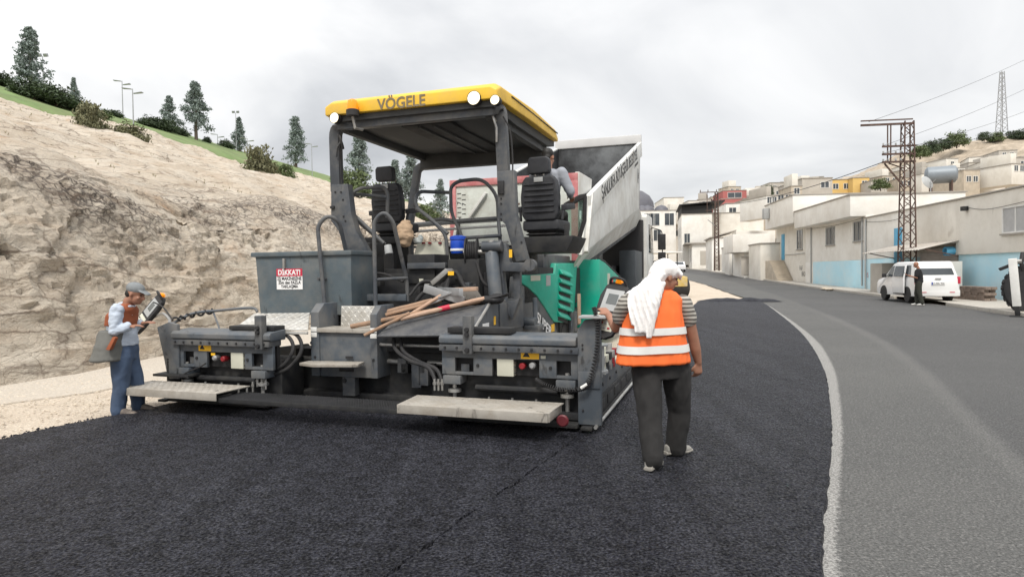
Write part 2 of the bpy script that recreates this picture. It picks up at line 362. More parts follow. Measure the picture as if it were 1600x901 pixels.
M['pavement'] = road_mat('pale_pavement', (0.46, 0.43, 0.385), 0.06, (0.52, 0.5, 0.45), 0.9, 0.004, dust=(0.37, 0.34, 0.30), dscale=0.6, damt=0.6, vs=40)
M['farsoil'] = mat('pale_dry_soil', (0.40, 0.335, 0.26), 0.95, 0, 0.25, 0.35, bump=0.08, bscale=6)

def polyx(pts, y):
    if y <= pts[0][1]: a, b = pts[0], pts[1]
    elif y >= pts[-1][1]: a, b = pts[-2], pts[-1]
    else:
        for a, b in zip(pts, pts[1:]):
            if a[1] <= y <= b[1]: break
    t = (y - a[1]) / (b[1] - a[1]); return a[0] + (b[0] - a[0]) * t
def sm(pts): return [(p.x, p.y) for p in catmull([(a, b, 0) for a, b in pts], 8)]
STRIP_L = sm([(-0.2, -2.0), (0.7, 1.0), (1.59, 3.28), (2.29, 4.65), (3.03, 6.08), (3.91, 7.91), (5.1, 10.55), (6.86, 15.08), (8.65, 20.35), (10.95, 27.48), (12.1, 31.5)])
KERB = sm([(6.0, -8.0), (10.2, 3.0), (13.9, 13), (16.0, 20.5), (17.9, 27), (20.2, 37), (22.5, 50), (25.2, 68), (27.2, 90), (28.2, 125), (26.5, 170), (20, 230)])
ROAD_L = sm([(-0.2, -2.0), (1.2, 2.6), (3.03, 6.08), (5.1, 10.55), (8.65, 20.35), (10.95, 27.48), (13.8, 40.5), (17.3, 60), (19.6, 90), (19.8, 125), (17.6, 170), (10.5, 230)])
def strip_mesh(name, fl, fr, ys, ncol, m, dz, jit=0.0, jl=0.0, jr=0.0, skirt=0.0, pw=1.0):
    vs, fs = [], []; n = len(ys); k = ncol + 1
    for i, y in enumerate(ys):
        a, b = fl(y), fr(y)
        a += jl * noise.noise((y * 5.1, 1.3, 0)) + jl * 0.8 * noise.noise((y * 19.0, 7.7, 0)); b += jr * noise.noise((y * 4.3, 5.1, 0)) + jr * 0.8 * noise.noise((y * 21.0, 2.2, 0))
        for j in range(k):
            x = a + (b - a) * (j / ncol) ** pw
            vs.append((x, y, gz(x, y) + dz + (jit * noise.noise((x * 2.2, y * 2.2, 0.4)) + jit * 0.6 * noise.noise((x * 9, y * 9, 3.4)) if jit else 0)))
    for i in range(n - 1):
        for j in range(ncol): q = i * k + j; fs.append((q, q + 1, q + k + 1, q + k))
    if skirt:
        for col, flip in ((0, 1), (ncol, 0)):
            o = len(vs)
            for i in range(n): x, y, z = vs[i * k + col]; vs.append((x + (-0.02 if flip else 0.02), y, z - skirt))
            for i in range(n - 1):
                q = (i * k + col, (i + 1) * k + col, o + i + 1, o + i); fs.append(q if not flip else q[::-1])
        for row in (0, n - 1):
            o = len(vs)
            for j in range(k): x, y, z = vs[row * k + j]; vs.append((x, y + (-0.03 if row == 0 else 0.03), z - skirt))
            for j in range(ncol):
                q = (row * k + j, row * k + j + 1, o + j + 1, o + j); fs.append(q)
    me = bpy.data.meshes.new(name); me.from_pydata(vs, [], fs); me.polygons.foreach_set('use_smooth', [True] * len(fs)); me.set_sharp_from_angle(angle=R(50))
    o = link(name, me, m); o['kind'] = 'structure'; return o
def fr_(a, b, s):
    out = [a]
    while out[-1] < b: out.append(min(b, out[-1] + s(out[-1])))
    return out

# one sheet of ground reaching the horizon
vs, fs = [], []
gx = sorted(set([-1400, -900, -500, -300, -200, -120, -80, -50, 60, 80, 100, 130, 170, 220, 300, 450, 700, 1000, 1500] + list(range(-40, 52, 4))))
gy = sorted(set([-300, -100, -40, -20] + list(range(-12, 60, 4)) + list(range(60, 240, 12)) + [260, 320, 420, 600, 900, 1500, 2400]))
for y in gy:
    for x in gx:
        vs.append((x, y, min(gz(x, y), 8.0) - 0.055))
k = len(gx)
for i in range(len(gy) - 1):
    for j in range(k - 1): q = i * k + j; fs.append((q, q + 1, q + k + 1, q + k))
me = bpy.data.meshes.new('ground'); me.from_pydata(vs, [], fs); tag(link('ground', me, M['farsoil']), kind='structure')

near_step = lambda y: 0.06 if y < 9 else (0.15 if y < 20 else (0.5 if y < 60 else 3))
DT = sm([(1.9, -2.0), (3.0, 3.0), (3.92, 4.88), (4.99, 7.11), (6.26, 9.77), (7.89, 13.59), (9.59, 18.43), (11.4, 24), (13.6, 31), (16.6, 42), (21, 62), (23.5, 90), (24, 125), (22, 170), (15, 230)])
ro = strip_mesh('road', lambda y: polyx(ROAD_L, y) - (0.35 if y < 27 else 0), lambda y: polyx(KERB, y), fr_(-2, 230, lambda y: 0.10 if y < 12 else (0.25 if y < 32 else 2)), 130, M['old_road'], 0.0, jit=0.006, pw=2.2)
# wear and dust with a shape of their own: the darker further lane, the dusty track between, the chalky strip by the new mat
me = ro.data; n_ = len(me.vertices); arr = np.zeros((n_, 4), dtype=np.float32); arr[:, 3] = 1
for i, v in enumerate(me.vertices):
    x, y = v.co.x, v.co.y; dx = x - polyx(DT, y); sx_ = x - polyx(STRIP_L, y)
    wd = (0.075 + 0.013 * max(0, y - 5)) if y < 13 else 0.18 * max(0.3, 1 - (y - 13) / 22)
    arr[i, 0] = max(0, min(1, dx / 0.5 + .5)); arr[i, 1] = math.exp(-(dx / (0.15 + .006 * y)) ** 2) * (1 if y < 20 else max(0, 1 - (y - 20) / 14)); arr[i, 2] = 1 / (1 + math.exp((sx_ - wd * 1.25) / .035)) if y < 29 else 0
at_ = me.color_attributes.new('wear', 'FLOAT_COLOR', 'POINT'); at_.data.foreach_set('color', arr.ravel())
def wear_nodes(m):
    t = m.node_tree; N = t.nodes; L = t.links; b = N['Principled BSDF']; src = b.inputs['Base Color'].links[0].from_socket
    va = N.new('ShaderNodeAttribute'); va.attribute_name = 'wear'; sp = N.new('ShaderNodeSeparateColor'); L.new(va.outputs['Color'], sp.inputs[0])
    tcn = N.new('ShaderNodeTexCoord')
    def nzf(sc, amp):
        n = N.new('ShaderNodeTexNoise'); n.inputs['Scale'].default_value = sc; n.inputs['Detail'].default_value = 8; n.inputs['Roughness'].default_value = .75; L.new(tcn.outputs['Object'], n.inputs['Vector'])
        mm = N.new('ShaderNodeMath'); mm.operation = 'MULTIPLY_ADD'; L.new(n.outputs['Fac'], mm.inputs[0]); mm.inputs[1].default_value = amp; mm.inputs[2].default_value = -amp / 2; return mm.outputs[0]
    def layer(src, ch, lo, hi, amt, col, sc, amp):
        ad = N.new('ShaderNodeMath'); L.new(sp.outputs[ch], ad.inputs[0]); L.new(nzf(sc, amp), ad.inputs[1])
        mr = N.new('ShaderNodeMapRange'); L.new(ad.outputs[0], mr.inputs[0]); mr.inputs[1].default_value = lo; mr.inputs[2].default_value = hi; mr.inputs[4].default_value = amt
        if isinstance(col, float): 
            mx2 = N.new('ShaderNodeMix'); mx2.data_type = 'RGBA'; mx2.blend_type = 'MULTIPLY'; mx2.inputs[7].default_value = (col, col, col * 1.03, 1)
        else: mx2 = N.new('ShaderNodeMix'); mx2.data_type = 'RGBA'; mx2.inputs[7].default_value = col + (1,)
        L.new(mr.outputs[0], mx2.inputs[0]); L.new(src, mx2.inputs[6]); return mx2.outputs[2]
    src = layer(src, 0, .3, .8, 1.0, 0.80, 1.5, .5); src = layer(src, 1, .5, 1.1, .36, (.225, .22, .21), 28, 2.2); src = layer(src, 2, .42, .62, .9, (.37, .362, .345), 26, 1.5)
    L.new(src, b.inputs['Base Color'])
wear_nodes(M['old_road'])
def coarse_grain(m):
    t = m.node_tree; N = t.nodes; L = t.links; b = N['Principled BSDF']; src = b.inputs['Base Color'].links[0].from_socket
    n = N.new('ShaderNodeTexNoise'); n.inputs['Scale'].default_value = 60; n.inputs['Detail'].default_value = 3; n.inputs['Roughness'].default_value = .7; L.new(N.new('ShaderNodeTexCoord').outputs['Object'], n.inputs['Vector'])
    r = N.new('ShaderNodeValToRGB'); L.new(n.outputs['Fac'], r.inputs[0]); r.color_ramp.elements[0].position = .36; r.color_ramp.elements[0].color = (.42, .42, .42, 1); r.color_ramp.elements[1].position = .62; r.color_ramp.elements[1].color = (1.2, 1.2, 1.2, 1)
    x = N.new('ShaderNodeMix'); x.data_type = 'RGBA'; x.blend_type = 'MULTIPLY'; x.inputs[0].default_value = 1; L.new(src, x.inputs[6]); L.new(r.outputs[0], x.inputs[7]); L.new(x.outputs[2], b.inputs['Base Color'])
coarse_grain(M['old_road'])
# freshly laid lanes
JOINT = sm([(-2.6, -3.0), (-1.6, 1.0), (-1.0, 2.5), (-0.58, 3.49), (-0.34, 4.02), (0.08, 4.88), (0.6, 6.05), (0.95, 7.1), (1.9, 9.94), (3.2, 13.8), (5.2, 20.0), (7.6, 27.0), (9.34, 32.0)])
LEFT = sm([(-7.4, -3.0), (-6.2, 2.5), (-4.99, 6.18), (-4.66, 6.89), (-4.2, 7.9), (-3.9, 9.2)])
strip_mesh('fresh_asphalt_lane', lambda y: polyx(JOINT, y) + 0.006, lambda y: polyx(STRIP_L, y), fr_(-2, 31.2, near_step), 60, M['mat_fresh'], 0.034, jit=0.004, jl=0.032, jr=0.016, skirt=0.05)
strip_mesh('fresh_asphalt_mat', lambda y: polyx(LEFT, y), lambda y: polyx(JOINT, y) - 0.004, fr_(-2, 8.2, near_step), 80, M['mat_fresh'], 0.040, jit=0.005, jl=0.03, jr=0.026, skirt=0.09)
# ridge of spare asphalt heaped across the end of the lane
mb = MB(); rg = []
for i in range(26):
    t = i / 25; cx = 9.2 + 3.6 * t; cy = 31.35 - 0.9 * t * 0.6; hh = 0.16 * (1 - (2 * t - 1) ** 4) * (0.8 + 0.4 * noise.noise((t * 7, 1, 2))) + 0.02
    rg.append([(cx, cy + (j / 10 - 0.5) * 1.3, gz(cx, cy) + 0.02 + hh * (1 - (j / 5 - 1) ** 2) + 0.015 * noise.noise((cx * 5, j * 1.3, 3))) for j in range(11)])
o = len(mb.v)
for r_ in rg: mb.v += r_
for i in range(25):
    for j in range(10): q = i * 11 + j; mb.f.append((q, q + 11, q + 12, q + 1))
tag(mb.build('asphalt_ridge', M['mat_fresh']), 'low ridge of loose black asphalt heaped across the end of the laid lane', 'asphalt heap')
# shoulder on the left: dirt, then a dusty levelled bench at the foot of the rock
strip_mesh('dirt_shoulder', lambda y: -13 - 0.0 * y, lambda y: polyx(LEFT, y) + 0.5 if y < 8 else 2.0 + (y - 8) * 0.3, fr_(-6, 40, lambda y: 0.12 if y < 13 else 0.8), 110, M['dirt'], 0.0, jit=0.014)
strip_mesh('dusty_bench', lambda y: -14.0, lambda y: -5.75 + (y - 8.9) * 0.75, fr_(8.0, 18, lambda y: 0.1), 50, M['dusty_concrete'], 0.022, jit=0.006, jr=0.05, skirt=0.05)
strip_mesh('dusty_verge', lambda y: polyx(ROAD_L, y) - 5.5, lambda y: polyx(ROAD_L, y) - 0.15, fr_(28, 110, lambda y: 1.0), 10, M['dirt'], 0.012, jit=0.02, jr=0.15)
# loose crumbs of mix and limestone chips along the edges
def crumbs(name, pts, m, r0, r1, label=None):
    vs, fs = [], []
    for (x, y, z) in pts:
        r = random.uniform(r0, r1); o = len(vs); a = random.uniform(0, 6.28)
        for i in range(4): vs.append((x + r * math.cos(a + i * 1.57) * random.uniform(.6, 1.2), y + r * math.sin(a + i * 1.57) * random.uniform(.6, 1.2), z + r * random.uniform(-.1, .2)))
        vs.append((x, y, z + r * random.uniform(.5, .9))); vs.append((x, y, z - r * .4))
        for i in range(4): fs.append((o + i, o + (i + 1) % 4, o + 4)); fs.append((o + (i + 1) % 4, o + i, o + 5))
    me = bpy.data.meshes.new(name); me.from_pydata(vs, [], fs); o = link(name, me, m); o['kind'] = 'stuff'; return o
pt = []
for _ in range(2600):
    y = random.uniform(1.0, 7.8) if random.random() < .8 else random.uniform(0, 8); x = polyx(LEFT, y) - abs(random.gauss(0, 0.10)); pt.append((x, y, 0.01))
for _ in range(0):
    y = random.uniform(1.5, 12); pt.append((polyx(STRIP_L, y) + 0.02 + abs(random.gauss(0, 0.05)), y, 0.004))
tag(crumbs('asphalt_crumbs', pt, M['mat_fresh'], 0.006, 0.022), 'loose black asphalt crumbs spilled along the edges of the fresh mat', 'crumbs')
pt = [(random.uniform(-9, -4.6), random.uniform(5.5, 10.5), 0.02) for _ in range(3600)]
pt = [p for p in pt if p[0] < polyx(LEFT, p[1]) - 0.03]
tag(crumbs('limestone_chips', pt, mat('limestone_chips', (0.55, 0.48, 0.39), 0.95, 0, 0.3, 3), 0.005, 0.022), 'pale limestone chips scattered over the dirt shoulder', 'stone chips')

# ---------------------------------------------------------------- rock cutting on the left
RD = Vector((math.sin(R(11)), math.cos(R(11)), 0)); RL = Vector((-RD.y, RD.x, 0))
PROF = [(8.9, -0.3), (9.3, 0.0), (9.9, 1.2), (10.7, 2.4), (11.6, 3.3), (12.9, 4.0), (20, 5.9), (30, 9.2), (42, 13.4), (48.5, 15.55)]
PL = [0]
for a, b in zip(PROF, PROF[1:]): PL.append(PL[-1] + math.hypot(b[0] - a[0], b[1] - a[1]))
def prof(l):
    for i in range(len(PL) - 1):
        if l <= PL[i + 1] + 1e-9:
            t = (l - PL[i]) / (PL[i + 1] - PL[i]); a, b = PROF[i], PROF[i + 1]; dx, dz = b[0] - a[0], b[1] - a[1]; n = math.hypot(dx, dz)
            return a[0] + dx * t, a[1] + dz * t, -dz / n, dx / n
    return PROF[-1] + (-0.3, 0.95)
def rock_pt(s, l, d, z, nd, nz_):
    """limestone face: big bulges, tilted bedding ledges, blocky fractures in the upper band, fine roughness"""
    p = Vector((s, d, z))
    dip = z - 0.14 * s * 0.35
    h = 0.5 * noise.noise(p * 0.16) + 0.20 * noise.noise(p * 0.42 + Vector((4, 2, 1))) + 0.06 * noise.noise(p * 1.1)
    w_ = Vector((noise.noise(p * .9), noise.noise(p * .9 + Vector((9, 0, 0))), noise.noise(p * .9 + Vector((0, 9, 0))))) * 0.35
    q = Vector((s, d * 0.6, dip * 2.1)) + w_
    band = max(0.0, min(1.0, noise.noise(Vector((s * 0.16, dip * 0.45, 2.0))) * 1.6 + 0.45)) * math.exp(-((dip - 2.9 + 0.02 * s) / 1.7) ** 2)
    for sc, am, bw in ((0.7, 0.085, .035), (1.7, 0.035, .05), (4.4, 0.026, .09)):
        f, pts_ = noise.voronoi(q * sc); c = max(0.0, 1 - (f[1] - f[0]) / bw)
        cell = noise.cell(pts_[0] * 7.3)                       # every block stands proud or back by its own amount
        am2 = am * (0.28 + 1.2 * band)
        h += am2 * (cell - .5) * 1.3 - am2 * .9 * c
    led = dip * 1.25 + 0.4 * noise.noise(p * 0.3); st = led - math.floor(led)
    h += 0.13 * (st ** 3) * (0.4 + 0.8 * max(0, noise.noise(p * 0.35 + Vector((1, 7, 3)))))
    h += 0.035 * (1 - 2 * abs(noise.noise(Vector((s * 1.6, d * 1.6, z * 3.2))))) + 0.02 * noise.noise(p * 6.0)
    fade = min(1.0, max(0.0, l / 1.2))
    hh = h * (0.25 + 0.75 * fade)
    return hh, band
def rock_piece(name, s0, s1, ds, ls):
    ns = int((s1 - s0) / ds) + 1; nl = len(ls)
    vs, fs = [], []
    for i in range(ns):
        s = s0 + (s1 - s0) * i / (ns - 1)
        wob = 0.5 * noise.noise((s * 0.12, 0, 5)) - 0.35 * max(0, 1 - abs(s - 9) / 6)
        for l in ls:
            d, z, nd, nz_ = prof(l)
            hh, band = rock_pt(s, l, d, z, nd, nz_)
            if d > 14: hh = hh * 1.6 + 0.7 * noise.noise((s * .09, d * .11, 3)) * min(1, (d - 14) / 8)
            p = RD * s + RL * (d + wob * max(0, 1 - (d - 12) / 15 if d > 12 else 1) + nd * hh); vs.append((p.x, p.y, z + nz_ * hh + min(gz(p.x, p.y) * .35, 1.2)))
    for i in range(ns - 1):
        for j in range(nl - 1): q = i * nl + j; fs.append((q, q + 1, q + nl + 1, q + nl))
    me = bpy.data.meshes.new(name); me.from_pydata(vs, [], fs)
    me.polygons.foreach_set('use_smooth', [True] * len(fs)); me.set_sharp_from_angle(angle=R(30))
    return me
def rock_mat():
    m = bpy.data.materials.new('cream_limestone'); m.use_nodes = True; t = m.node_tree; N = t.nodes; L = t.links; b = N['Principled BSDF']
    src = N.new('ShaderNodeTexCoord').outputs['Object']
    def nz(sc, det=8, ro=.62, dist=0.0, sq=None):
        n = N.new('ShaderNodeTexNoise'); n.inputs['Scale'].default_value = sc; n.inputs['Detail'].default_value = det; n.inputs['Roughness'].default_value = ro; n.inputs['Distortion'].default_value = dist
        if sq:
            mp = N.new('ShaderNodeMapping'); mp.inputs['Scale'].default_value = sq; mp.inputs['Rotation'].default_value = (0.1, 0.06, 0); L.new(src, mp.inputs[0]); L.new(mp.outputs[0], n.inputs['Vector'])
        else: L.new(src, n.inputs['Vector'])
        return n.outputs['Fac']
    def rampf(f, stops):
        r = N.new('ShaderNodeValToRGB'); L.new(f, r.inputs[0]); el = r.color_ramp.elements
        while len(el) < len(stops): el.new(0.5)
        for e_, (p, c) in zip(el, stops): e_.position = p; e_.color = (c if isinstance(c, tuple) else (c, c, c)) + (1,)
        return r.outputs[0]
    def mix(f, a, c):
        n = N.new('ShaderNodeMix'); n.data_type = 'RGBA'; L.new(f, n.inputs[0])
        for v, i in ((a, 6), (c, 7)):
            if isinstance(v, tuple): n.inputs[i].default_value = v + (1,)
            else: L.new(v, n.inputs[i])
        return n.outputs[2]
    base = rampf(nz(0.5, 9), [(0.3, (0.50, 0.415, 0.32)), (0.5, (0.605, 0.53, 0.435)), (0.72, (0.685, 0.625, 0.535))])
    base = mix(rampf(nz(0.8, 7, sq=(1, 1, 5)), [(0.50, 0.0), (0.72, 0.6)]), base, (0.43, 0.31, 0.21))
    base = mix(rampf(nz(5, 9, .7), [(0.48, 0.0), (0.8, 0.5)]), base, (0.55, 0.48, 0.40))
    # dark weathering stain along fractures, in patches of the upper face
    sepz = N.new('ShaderNodeSeparateXYZ'); L.new(src, sepz.inputs[0])
    zb = rampf(sepz.outputs[2], [(0.0, 0.0), (1.0, 1.0)])
    mr = N.new('ShaderNodeMapRange'); L.new(sepz.outputs[2], mr.inputs[0]); mr.inputs[1].default_value = 1.6; mr.inputs[2].default_value = 3.2
    mr2 = N.new('ShaderNodeMapRange'); L.new(sepz.outputs[2], mr2.inputs[0]); mr2.inputs[1].default_value = 5.4; mr2.inputs[2].default_value = 4.0
    mm = N.new('ShaderNodeMath'); mm.operation = 'MULTIPLY'; L.new(mr.outputs[0], mm.inputs[0]); L.new(mr2.outputs[0], mm.inputs[1])
    patch = rampf(nz(0.33, 5, .55, 0.4), [(0.40, 0.0), (0.56, 1.0)])
    vo = N.new('ShaderNodeTexVoronoi'); vo.feature = 'DISTANCE_TO_EDGE'; vo.inputs['Scale'].default_value = 3.4
    mp = N.new('ShaderNodeMapping'); mp.inputs['Scale'].default_value = (1, 1, 1.9); L.new(src, mp.inputs[0])
    wv = N.new('ShaderNodeTexNoise'); wv.inputs['Scale'].default_value = 2.4; wv.inputs['Detail'].default_value = 6; L.new(src, wv.inputs['Vector'])
    va = N.new('ShaderNodeVectorMath'); va.operation = 'MULTIPLY_ADD'; L.new(wv.outputs['Color'], va.inputs[0]); va.inputs[1].default_value = (0.55, .55, .8); L.new(mp.outputs[0], va.inputs[2]); L.new(va.outputs[0], vo.inputs['Vector'])
    crk = rampf(vo.outputs['Distance'], [(0.0, 1.0), (0.05, 0.75), (0.13, 0.0)])
    grain = rampf(nz(7, 8, .7), [(0.4, 0.0), (0.58, 1.0)])
    def mul(a, c):
        n = N.new('ShaderNodeMath'); n.operation = 'MULTIPLY'
        for v, i in ((a, 0), (c, 1)):
            if isinstance(v, float): n.inputs[i].default_value = v
            else: L.new(v, n.inputs[i])
        return n.outputs[0]
    pm = mul(patch, mm.outputs[0])
    base = mix(mul(mul(crk, pm), 0.93), base, (0.045, 0.038, 0.035))
    base = mix(mul(mul(grain, pm), 0.55), base, (0.12, 0.10, 0.09))
    # broad weak cracks everywhere
    v3 = N.new('ShaderNodeTexVoronoi'); v3.feature = 'DISTANCE_TO_EDGE'; v3.inputs['Scale'].default_value = 1.5; L.new(va.outputs[0], v3.inputs['Vector'])
    v4 = N.new('ShaderNodeTexVoronoi'); v4.feature = 'DISTANCE_TO_EDGE'; v4.inputs['Scale'].default_value = 6.5; L.new(va.outputs[0], v4.inputs['Vector'])
    base = mix(mul(rampf(v4.outputs['Distance'], [(0.0, 1.0), (0.07, 0.0)]), rampf(nz(0.7, 6, .65, .5), [(0.50, 0.0), (0.66, 0.7)])), base, (0.26, 0.205, 0.155))
    v6 = N.new('ShaderNodeTexVoronoi'); v6.feature = 'DISTANCE_TO_EDGE'; v6.inputs['Scale'].default_value = 1.0
    mp6 = N.new('ShaderNodeMapping'); mp6.inputs['Scale'].default_value = (.45, .45, 2.3); mp6.inputs['Rotation'].default_value = (.05, .04, 0); L.new(src, mp6.inputs[0])
    va6 = N.new('ShaderNodeVectorMath'); va6.operation = 'MULTIPLY_ADD'; L.new(wv.outputs['Color'], va6.inputs[0]); va6.inputs[1].default_value = (.5, .5, .5); L.new(mp6.outputs[0], va6.inputs[2]); L.new(va6.outputs[0], v6.inputs['Vector'])
    base = mix(mul(rampf(v6.outputs['Distance'], [(0.0, 1.0), (0.022, 0.6), (0.05, 0.0)]), rampf(nz(0.6, 5, .6), [(0.38, 0.1), (0.58, 0.85)])), base, (0.17, 0.13, 0.10))
    base = mix(rampf(nz(0.55, 6, .6, .6), [(0.60, 0.0), (0.72, 0.55)]), base, (0.44, 0.27, 0.16))
    base = mix(mul(rampf(v3.outputs['Distance'], [(0.0, 1.0), (0.035, 0.0)]), mul(rampf(nz(1.1, 5), [(0.42, 0.0), (0.6, 0.85)]), 0.85)), base, (0.20, 0.155, 0.12))
    L.new(base, b.inputs['Base Color']); b.inputs['Roughness'].default_value = 0.95; b.inputs['Specular IOR Level'].default_value = 0.2
    ad = N.new('ShaderNodeMath'); ad.operation = 'MULTIPLY_ADD'; L.new(nz(4.5, 12, .75), ad.inputs[0]); ad.inputs[1].default_value = 0.9; a2 = N.new('ShaderNodeMath'); a2.operation = 'MULTIPLY_ADD'; L.new(rampf(v4.outputs['Distance'], [(0.0, 0.0), (0.12, 1.0)]), a2.inputs[0]); a2.inputs[1].default_value = .12; v5 = N.new('ShaderNodeTexVoronoi'); v5.inputs['Scale'].default_value = 5.2; L.new(va.outputs[0], v5.inputs['Vector']); sc5 = N.new('ShaderNodeSeparateColor'); L.new(v5.outputs['Color'], sc5.inputs[0]); a3 = N.new('ShaderNodeMath'); a3.operation = 'MULTIPLY_ADD'; L.new(sc5.outputs[0], a3.inputs[0]); a3.inputs[1].default_value = .42; L.new(nz(2.2, 12, .75, sq=(1, 1, 3)), a3.inputs[2]); L.new(a3.outputs[0], a2.inputs[2]); L.new(a2.outputs[0], ad.inputs[2])
    bn = N.new('ShaderNodeBump'); bn.inputs['Strength'].default_value = 1.0; bn.inputs['Distance'].default_value = 0.10; L.new(ad.outputs[0], bn.inputs['Height']); L.new(bn.outputs[0], b.inputs['Normal'])
    return m
M['rock'] = rock_mat()
fine = [i * 0.075 for i in range(int(7 / 0.075))]
up_ = [6.9 + i * 0.30 for i in range(int((PL[-1] - 6.9) / 0.30) + 1)] + [PL[-1]]
coarse = [i * 0.4 for i in range(18)]
for args in ((-3, 42, 0.08, fine), (41.9, 190, 0.6, coarse), (-3, 190, 0.34, up_)):
    tag(link('rock_hillside', rock_piece('rock_hillside', *args), M['rock']), kind='structure')
# lawn on top of the cutting
M['lawn'] = mat('mown_grass', (0.145, 0.215, 0.075), 0.95, 0, 0.35, 0.35, bump=0.3, bscale=9, dirt=(.2, .19, .1), damt=.6, dscale=.5)
LAWN = [(46.5, 14.6), (48.2, 15.75), (52, 17.0), (56, 18.6), (60, 20.0), (64, 21.4), (68, 22.7), (80, 25.2), (105, 27)]
vs, fs = [], []; ss = [-8 + i * 1.4 for i in range(170)]
for s in ss:
    for d, z in LAWN:
        p = RD * s + RL * (d + 0.5 * noise.noise((s * .2, 3, 1))); vs.append((p.x, p.y, z + 0.15 * noise.noise((s * .4, d * .3, 1)) + min(gz(p.x, p.y) * .35, 1.2)))
k = len(LAWN)
for i in range(len(ss) - 1):
    for j in range(k - 1): q = i * k + j; fs.append((q, q + 1, q + k + 1, q + k))
me = bpy.data.meshes.new('lawn'); me.from_pydata(vs, [], fs); me.polygons.foreach_set('use_smooth', [True] * len(fs)); tag(link('lawn', me, M['lawn']), kind='structure')
HP = PROF[:-1] + LAWN[1:]
def hill_pt(px, d):
    """point of the left hillside seen in the direction of column px, d metres behind the road line"""
    r = ray(px, 430); r /= r.y; lat = -(r.x * RL.x + r.y * RL.y) * -1.0
    y = d / lat; p = Vector((r.x * y, y, 0))
    for (d0, z0_), (d1, z1_) in zip(HP, HP[1:]):
        if d0 <= d <= d1: p.z = z0_ + (z1_ - z0_) * (d - d0) / (d1 - d0) + min(gz(p.x, p.y) * .35, 1.2); break
    return p

# ================================================================ ASPHALT PAVER
PO = Vector((-1.81, 6.93, 0.045)); PYAW = R(-18.5)
PM = Matrix.Translation(PO) @ Matrix.Rotation(PYAW, 4, 'Z'); PI_ = PM.inverted()
EYE_L = PI_ @ Vector((0, 0, CAM_H))
def pv(px, py, y):
    d = PI_.to_3x3() @ ray(px, py); return EYE_L + d * ((y - EYE_L.y) / d.y)
def pvx(px, py, x):
    d = PI_.to_3x3() @ ray(px, py); return EYE_L + d * ((x - EYE_L.x) / d.x)
paver = thing('asphalt_paver', 'large grey and green asphalt paver with a yellow roof canopy', 'asphalt paver', PO, PYAW)
G, GL, DK, BK = M['grey'], M['grey_light'], M['dark'], M['black']
def bx(name, a, b, m, par=paver, bev=0.008, rot=None): return MB().box(a, b, rot).build(name, m, par, bev)
def tb(name, pts, r, m, par=paver, n=10): return MB().tube(pts, r, n).build(name, m, par)
BOLT = None
def bolt(p, axis='y', r=0.018, par=paver, m=None, h=0.014):
    mb = MB(); d = {'x': Vector((1,0,0)), 'y': Vector((0,-1,0)), 'z': Vector((0,0,1))}[axis]
    global BOLT
    if BOLT is None: BOLT = MB().cyl((0,0,0), (0,0,1), 1, 0.92, 6).mesh('bolt')
    o = link('bolt', BOLT, m or M['steel'], par); o.location = p; o.scale = (r, r, h); o.rotation_euler = d.to_track_quat('Z', 'Y').to_euler(); return o

# --- chassis and body
mb = MB(); mb.box((-1.0, 1.75, 0.55), (1.0, 6.4, 1.55)); mb.box((-1.2, 2.6, 0.95), (1.2, 6.35, 1.62)); mb.build('chassis', DK, paver, 0.02)
bx('operator_floor', (-1.22, 1.62, 1.02), (1.2, 3.9, 1.10), DK)
bx('engine_hood', (-1.15, 3.9, 1.6), (1.14, 6.3, 1.84), G, bev=0.03)
bx('rear_bulkhead', (-1.2, 1.55, 0.62), (1.22, 1.64, 1.06), DK)
# crawler tracks
for s in (-1, 1):
    mb = MB(); x0, x1 = s * 0.86, s * 1.17
    pts = []
    for i in range(36):
        t = i / 36; L_ = 3.4; r = 0.34; per = 2 * L_ + 2 * math.pi * r; u = t * per
        if u < L_: p = (2.3 + u, 0.02)
        elif u < L_ + math.pi * r: a = (u - L_) / r; p = (2.3 + L_ + r * math.sin(a), 0.02 + r - r * math.cos(a))
        elif u < 2 * L_ + math.pi * r: p = (2.3 + L_ - (u - L_ - math.pi * r), 0.02 + 2 * r)
        else: a = (u - 2 * L_ - math.pi * r) / r; p = (2.3 - r * math.sin(a), 0.02 + r + r * math.cos(a))
        pts.append(p)
    mb.prism(pts, 'x', x0, x1); tr = mb.build('crawler_track', BK, paver, 0.0)
    for yy in (2.3, 3.2, 4.1, 5.0, 5.7): mb = MB(); mb.lathe([(0.05, 0), (0.27, 0), (0.27, 0.05), (0.08, 0.06)], (s * 1.16 if s > 0 else -1.22, yy, 0.36), 'x', 18); mb.build('road_wheel', DK, tr)

